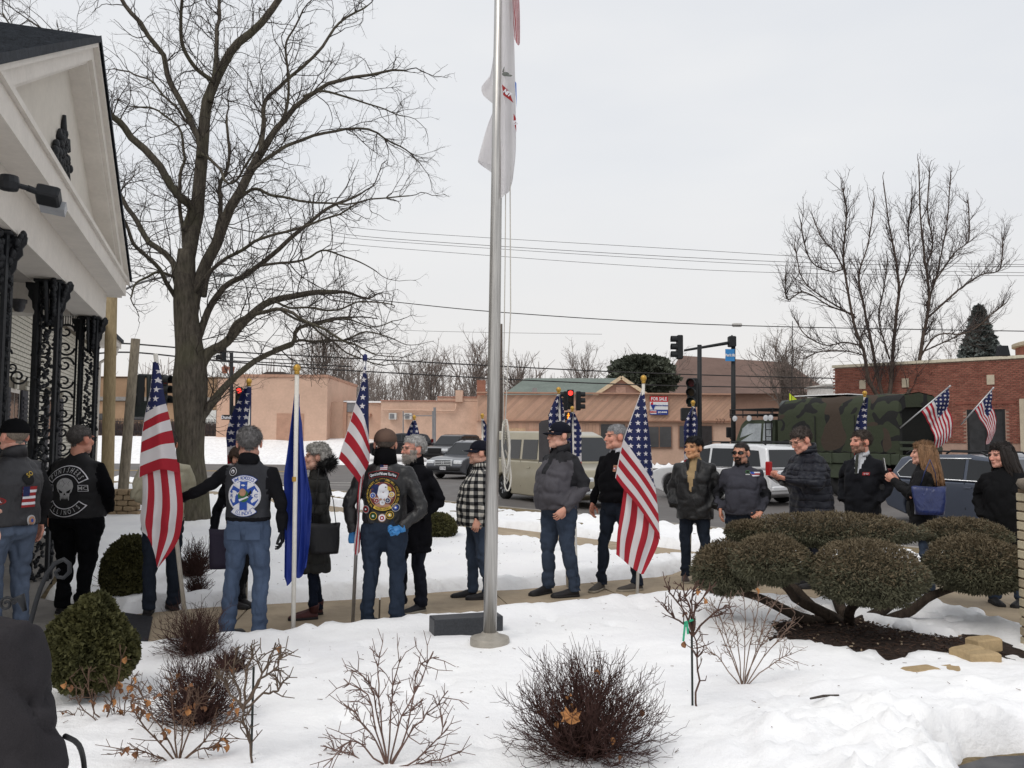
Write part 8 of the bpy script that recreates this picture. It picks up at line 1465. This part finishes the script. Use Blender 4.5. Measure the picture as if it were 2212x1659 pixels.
pts = [b0+ax*1.5+hx*.1, b0+ax*1.42+hx*.13, b0+ax*1.28+hx*.15, b0+ax*1.18+hx*.13, b0+ax*1.22+hx*.10, b0+ax*1.4+hx*.10]; mb.tube([np.array([bez(t, [p[d] for p in pts]) for d in range(3)]) for t in np.linspace(0, 1, 16)], .0065, 6)
rel(fp, mb, 'rope_coil', ROPE, smooth=True)
D = b0[1]
wf = thing('white_flag', 'limp white flag with red lettered scroll on the tall flagpole', 'flag', tuple(at(1095, 425, D)))
WFM = cloth('white_flag_nylon', S(206, 203, 204), .7, .2, .5, .05, 6)
_b = NB('flag_white_thin'); _tr = _b.n('BsdfTranslucent'); _tr.inputs[0].default_value = S(240, 238, 240); _mx = _b.n('MixShader'); _mx.inputs[0].default_value = .6; _b.l(_b.p.outputs[0], _mx.inputs[1]); _b.l(_tr.outputs[0], _mx.inputs[2]); _b.l(_mx.outputs[0], _b.t.nodes['Material Output'].inputs[0])
_b.bump(_b.noise(6, 3, .5, None, 1.), .3, .03); WFM = _b.fin(_b.ramp(_b.noise(3, 3), [(.3, S(232, 231, 233)), (.7, S(244, 243, 244))]), .7, 0, .2)
c = [[(1082, -60, 0), (1088, -60, -.08), (1096, -62, -.05), (1103, -60, .02), (1107, -60, .05)], [(1080, 60, 0), (1089, 60, -.09), (1098, 62, -.05), (1108, 60, .03), (1110, 60, .06)], [(1080, 160, 0), (1090, 160, -.10), (1099, 165, -.05), (1111, 170, .03), (1112, 150, .06)], [(1078, 270, 0), (1088, 270, -.09), (1098, 275, -.04), (1113, 270, .03), (1114, 260, .05)], [(1080, 340, 0), (1087, 340, -.08), (1098, 345, -.04), (1112, 340, .02), (1113, 330, .05)], [(1080, 428, 0), (1085, 426, -.07), (1094, 418, -.04), (1101, 412, .0), (1108, 385, .04)]]
cl = flag_cloth('flag_cloth', [A(D, r_) for r_ in c], (0, .25, .5, .75, 1), (0, .2, .4, .6, .8, 1), WFM, wf, 30, 50, .006, 1)
c = [[(1074, 60, .12), (1062, 150, .14), (1058, 170, .12), (1074, 200, .10)], [(1076, 130, .14), (1055, 180, .16), (1041, 190, .13), (1072, 225, .1)], [(1074, 165, .12), (1052, 200, .14), (1044, 206, .12), (1070, 228, .1)]]
flag_cloth('flag_fold', [A(D, r_) for r_ in c], (0, .3, .6, 1), (0, .5, 1), WFM, wf, 20, 16, .004, 1)
c = [[(1074, 225, .12), (1066, 240, .13), (1068, 236, .12), (1074, 230, .10)], [(1074, 300, .14), (1058, 290, .15), (1050, 282, .12), (1072, 290, .1)], [(1072, 370, .13), (1054, 360, .14), (1033, 343, .12), (1070, 350, .1)], [(1072, 374, .13), (1055, 366, .14), (1036, 348, .12), (1070, 360, .1)]]
flag_cloth('flag_fold', [A(D, r_) for r_ in c], (0, .3, .6, 1), (0, .4, .9, 1), WFM, wf, 20, 18, .004, 2)
def scrollband(pts, tx, tsz, rot, tpos):
    mb = MB(); q = [at(x, y, D-.115) for x, y in pts]; mb.add(q+[p+np.array([0, .002, 0]) for p in q], [(0, 1, 2, 3), (7, 6, 5, 4)]); b_ = rel(wf, mb, 'lettered_scroll', P_R)
    V, Fs = text_mesh(tx, tsz, bold=.003); ca, sa = math.cos(rot), math.sin(rot); c0 = at(tpos[0], tpos[1], D-.12); mb = MB(); mb.add([c0+np.array([v[0]*ca-v[1]*sa, 0, v[0]*sa+v[1]*ca]) for v in V], Fs); rel(wf, mb, 'lettering', P_W)
scrollband([(1084, 182), (1099, 196), (1109, 222), (1087, 205)], 'NIT', .042, R(-38), (1096, 201)); scrollband([(1109.5, 245), (1114.5, 255), (1115.5, 285), (1109.5, 262)], 'AT', .032, R(-60), (1112.5, 265))
mb = MB(); c0 = at(1092, 160, D-.11); mb.ell(c0, (.03, .004, .018), 10, 6); mb.ell(c0+np.array([.03, 0, -.012]), (.025, .004, .009), 8, 6); mb.tube([c0+np.array([-.02, 0, .02]), c0+np.array([-.01, 0, .06])], [.008, .002], 6); rel(wf, mb, 'grey_emblem', mat('emblem_grey', S(108, 112, 108), .8, .3, 40))
mb = MB(); q = [at(x, y, D-.02) for x, y in ((1112.5, 175), (1115.5, 180), (1116.5, 235), (1114, 205))]; mb.add(q, [(0, 1, 2, 3)]); rel(wf, mb, 'blue_emblem', mat('emblem_blue', S(76, 116, 190), .8))
uf = thing('flag', 'tip of a stars and stripes at the top of the flagpole', 'flag', tuple(at(1115, 100, D)))
c = [[(1108, -260, 0), (1112, -160, .03), (1116, -60, .05), (1123, 20, .03), (1123, 92, 0)], [(1106, -200, 0), (1109, -120, -.02), (1114, -20, .0), (1119, 40, -.02), (1120, 98, 0)], [(1104, -140, 0), (1107, -80, -.04), (1111, 0, -.04), (1115, 50, -.03), (1117, 96, 0)], [(1103, -100, 0), (1105, -50, 0), (1108, 20, .0), (1110, 66, 0), (1112, 86, 0)]]
flag_cloth('flag_cloth', [A(D, r_) for r_ in c], (0, .3, .55, .8, 1.), (0, .4, .75, 1), USF, uf, 30, 30, .006, 3)
# granite block beside the pole
c = gp(985, 1372); c1 = gp(1088, 1362); t = MB(); q0 = gp(938, 1376, .08); q1 = gp(1087, 1366, .08); d = (q1-q0); d /= np.linalg.norm(d); n_ = np.array([-d[1], d[0], 0]); 
vs = [q0, q1, q1+n_*.2, q0+n_*.2]; mb = MB(); hb2 = .215; rn = np.random.default_rng(2); pts = []
for z in (-.05, hb2): pts += [np.array([p[0], p[1], z]) for p in vs]
mb.add(pts, [(3, 2, 1, 0), (4, 5, 6, 7), (0, 1, 5, 4), (1, 2, 6, 5), (2, 3, 7, 6), (3, 0, 4, 7)])
q0b = mb.build('granite_block', mat('black_granite', S(56, 58, 62), .5, .25, 60, .4, 30, .006)); tag(q0b, 'low black granite block beside the flagpole base', 'stone block')
mod = q0b.modifiers.new('b', 'BEVEL'); mod.width = .008; mod.segments = 2
slant((1944, 925), (2050, 836), 'stars and stripes slanting from the near corner of the army truck', 1); slant((2076, 917), (2144, 840), 'stars and stripes slanting from the far corner of the army truck', 2, 1.45, .6, 28.2)
# ================================================================== signals, signs, poles and wires
SIGB = mat('signal_black', S(34, 36, 38), .6, .12, 6); SIGG = mat('signal_dark_green', S(40, 46, 46), .6, .12, 6); OFFR = mat('lens_off_red', S(80, 26, 28), .3); OFFA = mat('lens_off_amber', S(60, 46, 26), .3); OFFG = mat('lens_off_green', S(30, 48, 42), .3); LITR = emis('signal_red_lit', S(255, 60, 50), 2.2); LITO = emis('signal_orange_lit', S(255, 150, 40), 1.8)
def sig_head(parent, c, face, s=1., lit=False, back=False, redglow=False):
    """three-lens head at c, facing angle face (radians, 0 = towards -Y)"""
    M_ = Matrix.Rotation(face, 3, 'Z'); T = lambda v: tuple(np.array(c)+np.array(M_ @ Vector(v))*s); mb = MB(); mb.box((0, 0, 0), (.36, .24, 1.06), bev=.03); mb.v = [T(v) for v in mb.v]; hd = rel(parent, mb, 'signal_head', SIGB)
    for i, (z, off) in enumerate(((.34, OFFR), (0, OFFA), (-.34, OFFG))):
        mb = MB(); mb.lathe([(0, -.01), (.13, 0), (.13, .02)], 16); mb.v = [T((x, -.125-zz, z+y)) for x, y, zz in mb.v]; q = mb.build('lens', (LITR if lit and i == 0 else off)); q.parent = hd; q.matrix_parent_inverse = Matrix.Identity(4)
        mb = MB(); n = 12; rs_ = [[(r_*math.cos(a), -y, z+r_*math.sin(a)) for a in np.linspace(R(-35), R(215), n)] for r_, y in ((.15, .12), (.15, .38), (.165, .38), (.165, .12))]; mb.rings(rs_, 0, False, False); mb.v = [T(v) for v in mb.v]; q = mb.build('visor', SIGB); q.parent = hd; q.matrix_parent_inverse = Matrix.Identity(4)
    return hd
def post(parent, px, y0, y1, D, r0, r1, m_, name='pole', n=12, pxt=None, z0=None):
    a = at(px, y1, D); b = at(pxt if pxt is not None else px, y0, D)
    if z0 is not None: a[2] = z0
    mb = MB(); mb.tube([a, a*.5+b*.5, b], [r0, (r0+r1)/2, r1], n); return rel(parent, mb, name, m_, smooth=True)
def dirplate(parent, px0, px1, y0, y1, D, m_, tx, tm, h, name='name_plate'):
    w_ = wbox(px0, px1, y0, y1, D, .03, m_, name, parent); wtext(tx, (px0+px1)/2, (y0+y1)/2+.3, h, D-.012, tm, parent); return w_
# centre signal
D = 47; s1 = thing('traffic_signal', 'traffic signal with lit red lamp behind the capped man', 'traffic light', tuple(at(1236, 1010, D))); post(s1, 1236, 850, 1010, D, .09, .08, SIGB, z0=-.2)
sig_head(s1, at(1232, 863, D-.3), 0, 1.02, True); sig_head(s1, at(1222, 866, D+.1), R(-95), 1.0); sig_head(s1, at(1249, 866, D+.1), R(95), 1.0)
mb = MB(); mb.box(tuple(at(1228, 899, D-.2)), (.42, .25, .46), bev=.03); pd = rel(s1, mb, 'walk_signal', SIGB); mb = MB(); c = at(1228, 899, D-.36)
for q in (((0, .1), (0, -.02)), ((0, -.02), (-.06, -.13)), ((0, -.02), (.06, -.13)), ((0, .07), (.09, .0)), ((0, .07), (-.08, .02))): mb.bar(c+np.array([q[0][0], 0, q[0][1]]), c+np.array([q[1][0], 0, q[1][1]]), .04, .02, 0, (0, 1, 0))
mb.ell(tuple(c+np.array([0, 0, .14])), (.035, .02, .035), 8, 6); rel(s1, mb, 'walk_symbol', LITO)
# right signals with arm and street name
D = 33; s2 = thing('traffic_signal', 'tall dark signal mast with side arm and blue street name plate', 'traffic light', tuple(at(1582, 1010, D))); post(s2, 1584, 728, 1030, D, .10, .085, SIGB, z0=-.2); mb = MB(); mb.tube([at(1478, 757, D), at(1584, 739, D)], [.045, .07], 10); rel(s2, mb, 'arm', SIGB); sig_head(s2, at(1468, 750, D), R(-88), .88)
mb = MB(); mb.box(tuple(at(1581, 738, D)), (.28, .3, .42), bev=.03); rel(s2, mb, 'arm_clamp', SIGB); dirplate(s2, 1567, 1587, 754, 780, D-.15, mat('street_blue', S(58, 134, 196), .5, .04, 3), 'Park St', P_W, .13); mb = MB(); mb.box(tuple(at(1581, 727, D)), (.16, .16, .12), taper=(.2, .2)); rel(s2, mb, 'cap', SIGB)
s3 = thing('traffic_signal', 'signal post with dim red lamp behind the black haired man', 'traffic light', tuple(at(1510, 1010, D-3))); D3 = D-3; post(s3, 1511, 745, 1030, D3, .085, .08, SIGB, z0=-.2); sig_head(s3, at(1496, 848, D3-.2), R(-25), .95); mb = MB(); mb.box(tuple(at(1484, 895, D3-.2)), (.42, .25, .45), bev=.03); rel(s3, mb, 'walk_signal', SIGB)
# signals by the tree at the left, seen from behind, and the red one beyond
D = 25; s4 = thing('traffic_signal', 'dark signal heads seen from behind left of the maple trunk', 'traffic light', tuple(at(322, 1010, D))); post(s4, 322, 812, 1030, D, .07, .07, SIGG, z0=-.2)
for px, a in ((303, -60), (349, 70)): sig_head(s4, at(px, 843, D), R(a), .86)
mb = MB(); mb.box(tuple(at(304, 884, D)), (.42, .25, .46), bev=.03); rel(s4, mb, 'walk_signal', SIGG); mb = MB(); mb.tube([at(300, 811, D), at(350, 813, D)], .05, 8); rel(s4, mb, 'bracket', SIGG)
D = 48; s5 = thing('traffic_signal', 'black signal post with street name plate and lit red lamp right of the maple', 'traffic light', tuple(at(500, 1000, D))); post(s5, 500, 762, 1010, D, .12, .10, SIGB, z0=-.2); sig_head(s5, at(516, 858, D-.2), R(15), 1.05, True); sig_head(s5, at(483, 760, D-.2), R(-60), 1.0)
mb = MB(); mb.box(tuple(at(512, 884, D-.3)), (.44, .25, .40), bev=.03); rel(s5, mb, 'walk_signal', SIGB); mb = MB(); c = at(512, 884, D-.46); mb.bar(c+np.array([-.05, 0, .1]), c+np.array([.02, 0, -.1]), .06, .02, 0, (0, 1, 0)); mb.bar(c+np.array([.05, 0, .05]), c+np.array([.05, 0, -.1]), .05, .02, 0, (0, 1, 0)); rel(s5, mb, 'walk_symbol', LITO)
dirplate(s5, 479, 523, 896, 907, D-.5, mat('street_black', S(40, 40, 42), .6, .05, 4), 'Dundee Ave', P_W, .24); mb = MB(); mb.tube([at(430, 776, D), at(760, 792, D+2)], .035, 6); mb.tube([at(460, 770, D), at(640, 778, D+2)], .03, 6); rel(s5, mb, 'mast_arm', SIGB)
for px, D_ in ((486, 70), (500, 72)): l_ = thing('lantern', 'old lantern on the pink block roof' if px == 486 else 'second old lantern on the pink block roof', 'lamp', tuple(at(px, 812, D_))); post(l_, px, 806, 812, D_, .05, .05, SIGB); mb = MB(); c = at(px, 800, D_); mb.lathe([(.2, -.25), (.28, .2), (.3, .25), (.06, .4), (0, .5)], 10, tuple(c)); rel(l_, mb, 'lantern_body', mat('lantern_rust', S(140, 92, 74), .6))
# poles
WD = m_bark('weathered_pole', S(112, 104, 92), S(160, 150, 134)); YP = m_bark('yellow_pole', S(142, 126, 98), S(172, 154, 122))
t = thing('utility_pole', 'yellowish wooden pole rising behind the porch corner', 'pole', tuple(gp(231, 1085))); post(t, 231, 560, 1085, 21.5, .155, .13, YP, 'pole', 16, 243, -.2)
t = thing('wooden_post', 'leaning grey wooden post standing on a stone pier', 'post', tuple(gp(262, 1100))); post(t, 262, 732, 1085, 18.5, .115, .095, WD, 'post', 14, 293, -.1)
t = thing('stone_pier', 'low tan stone pier at the foot of the leaning post', 'pier', tuple(gp(268, 1120))); bq = gp(266, 1110)
STN = mat('tan_stone', S(150, 130, 104), .9, .22, 8, .5, 30, .01); rn = random.Random(5); st_ = MB(); st_.box((0, 0, 0), (.2, .16, .1), bev=.015); stm = st_.mesh('stone', STN)
for j in range(6):
    for i in range(3):
        for k in range(2): o = link('stone', stm, t); o.location = (-.24+i*.22+(.1 if j % 2 else 0)-.05, -.1+k*.2, .0+j*.108); o.scale = (rn.uniform(.95, 1.08), 1.05, rn.uniform(.95, 1.04)); o.rotation_euler = (0, 0, rn.uniform(-.05, .05))
t = thing('utility_pole', 'dark utility pole just behind the flagpole', 'pole', tuple(at(1078, 1000, 45))); post(t, 1079, 700, 1010, 45, .2, .16, m_bark('dark_pole', S(78, 70, 66), S(118, 108, 100)), 'pole', 12, None, -.2)
t = thing('street_lamp', 'street lamp head on a long thin arm left of the maple', 'lamp', tuple(at(243, 640, 21.5))); mb = MB(); cv = curve3([at(243, 640, 21.5), at(300, 612, 21), at(380, 594, 20.5), at(462, 590, 20)], 14); mb.tube(cv, .03, 8); rel(t, mb, 'arm', GREYM, smooth=True); mb = MB(); c = at(481, 594, 19.9); mb.ell(tuple(c), (.28, .1, .05), 14, 8); rel(t, mb, 'lamp_head', mat('lamp_grey', S(170, 172, 174), .5), smooth=True)
# wires
WIRE = mat('cable', S(58, 56, 56), .8)
def wire(pts, D0, D1, r_, label):
    mb = MB(); n = len(pts); P3 = [at(x, y, D0+(D1-D0)*i/(n-1)) for i, (x, y) in enumerate(pts)]; mb.tube(curve3(P3, 30), r_, 5); o = mb.build('wire', WIRE, None, True); tag(o, label, 'wire', 'overhead wires'); return o
wire([(700, 478), (850, 500), (1500, 540), (2000, 568), (2500, 572)], 45, 40, .011, 'topmost of the bundle of four thin wires over the trees'); wire([(700, 495), (835, 515), (1500, 557), (2000, 574), (2500, 576)], 45, 40, .013, 'second from top of the bundle of four thin wires'); wire([(700, 505), (835, 521), (1500, 564), (2000, 585), (2500, 592)], 45, 40, .011, 'third from top of the bundle of four thin wires'); wire([(700, 520), (850, 536), (1500, 582), (2000, 594), (2500, 596)], 45, 40, .011, 'lowest of the bundle of four thin wires')
wire([(430, 610), (810, 648), (1100, 676), (1590, 703), (2500, 720)], 40, 34, .02, 'single cable with a small box crossing the middle of the sky'); wire([(600, 700), (860, 713), (1050, 718), (1300, 722)], 60, 60, .012, 'faint short wire above the bare trees')
wire([(200, 739), (300, 744), (500, 760), (800, 776), (1400, 806), (2000, 822)], 30, 50, .032, 'thick upper cable running across above the pink buildings'); wire([(200, 764), (300, 762), (500, 782), (800, 803), (1400, 832), (2000, 840)], 30, 50, .032, 'thick lower cable running across above the pink buildings')
mb = MB(); c = at(1592, 702, 37); mb.box(tuple(c), (.42, .14, .16), bev=.03); tag(mb.build('cable_box', mat('cable_box', S(190, 188, 184), .6)), 'small pale box on the single cable', 'cable box')
# dark sign board on a turned post, seen from behind
t = thing('sign_board', 'dark wooden sign board on a turned post behind the large man', 'sign', tuple(at(1186, 1100, 12.4))); D = 12.4; post(t, 1190, 905, 1180, D, .035, .03, mat('maroon_post', S(66, 48, 46), .6), 'post', 10, None, 0); mb = MB(); mb.lathe([(0.03, 0), (.04, .02), (.02, .04), (.045, .07), (.03, .1), (0, .11)], 12, tuple(at(1190, 908, D))); rel(t, mb, 'finial', MATS['maroon_post'], smooth=True)
pts = [(1164, 915), (1170, 909), (1186, 906), (1202, 909), (1208, 915), (1208, 998), (1164, 998)]; board(pts, D+.02, t, mat('board_black', S(66, 64, 66), .7), 'board', .04)
# ------------------------------------------------------------------ brick pillar and edging stones at the right
PC = at(2322, 1300, 6.9); pl = thing('brick_pillar', 'buff brick pillar with round stone cap at the right edge', 'pillar', (PC[0], PC[1], 0)); W2 = .285; zt = at(2200, 1060, 6.9)[2]
BUF = mat('buff_brick', S(190, 178, 152), .85, .12, 6, .3, 50, .004); BUF2 = mat('buff_brick_dull', S(172, 158, 134), .85, .14, 6, .3, 50, .004); mb = MB(); mb.box((0, 0, zt/2-.1), (W2*2-.03, W2*2-.03, zt+.2)); rel_ = mb.build('mortar_core', mat('dark_mortar', S(112, 96, 78), .95), pl); bb = MB(); bb.box((0, 0, 0), (.19, .095, .064), bev=.004); bmm = [bb.mesh('brick', BUF)]; b2_ = bmm[0].copy(); b2_.materials.clear(); b2_.materials.append(BUF2); bmm.append(b2_); rn = random.Random(8); z = .02; j = 0
while z < zt-.02:
    for k in range(4):
        for i in range(3):
            a = -W2+.095+i*.19+(0 if j % 2 == 0 else -.0); v = Vector((a, -W2+.0475, 0)); v.rotate(Matrix.Rotation(k*math.pi/2, 3, 'Z')); o = link('brick', bmm[rn.random() < .4], pl); o.location = (v[0]*(.985), v[1], z+.03); o.rotation_euler = (0, 0, k*math.pi/2); o.scale = (.955, 1, 1)
    z += .079; j += 1
mb = MB(); mb.lathe([(.34, 0), (.37, .02), (.385, .05), (.37, .085), (.3, .10), (0, .105)], 28, (0, 0, zt)); mb.build('stone_cap', mat('cap_stone', S(122, 112, 100), .9, .18, 12, .5, 60, .006), pl, True)
es = MB(); es.box((0, 0, 0), (.25, .14, .11), bev=.014); esm = es.mesh('block', mat('edging_stone', S(168, 146, 112), .9, .16, 9, .4, 60, .005))
for i, (px, py, rz, z, lb) in enumerate(((2125, 1392, 20, .10, 'upper tan edging block at the end of the mulch bed'), (2118, 1424, 8, .10, 'lower tan edging block at the end of the mulch bed'), (2090, 1440, 30, .02, 'tan edging stone half buried in snow beside the blocks'), (2052, 1465, 60, .035, 'flat tan stone showing through the snow'), (1990, 1478, 20, .03, 'second flat tan stone showing through the snow'))):
    p = gp(px, py, z); o = link('edging_block', esm); g = gz(p[0], p[1]); o.location = (p[0], p[1], max(z, 0.02) if i < 2 else g+(.0 if i == 2 else -.045)); o.rotation_euler = (0, 0, R(rz)); tag(o, lb, 'stone', 'edging stones of the bed')
# snow lumps thrown on the bed, a twig and a black hose
rn = np.random.default_rng(6)
mb = MB()
for i in range(26):
    px, py = rn.uniform(1950, 2110), rn.uniform(1320, 1360); p = gp(px, py, .03); r_ = rn.uniform(.02, .09); mb.ell((p[0], p[1], .02+r_*.4), (r_*1.3, r_, r_*.8), 9, 6)
me = remesh(mb, .016, 3); V = co_of(me); N = no_of(me); set_co(me, V+N*(.012*fbm(V*14, 3))[:, None]); me.materials.append(SNOW); me.polygons.foreach_set('use_smooth', [True]*len(me.polygons)); o = link('snow_clods', me, kind='stuff'); o['label'] = 'broken snow clods on the mulch'
p = gp(1780, 1533, .12); mb = MB(); g = gz(p[0], p[1]); mb.tube([(p[0]-.09, p[1]-.03, g+.005), (p[0], p[1], g+.012), (p[0]+.1, p[1]+.03, g+.008)], [.006, .008, .005], 6); tag(mb.build('fallen_twig', TWIG), 'short brown twig lying on the snow at right', 'twig')
mb = MB(); mb.tube(curve3([at(140, 1590, 1.9), at(168, 1606, 1.95), at(180, 1640, 2.), at(182, 1690, 2.), at(170, 1760, 2.)], 12), .006, 8); tag(mb.build('cable', BLKP, None, True), 'black cable curving down beside the near shoulder at bottom left', 'cable')
bpy.data.scenes.remove(WS)
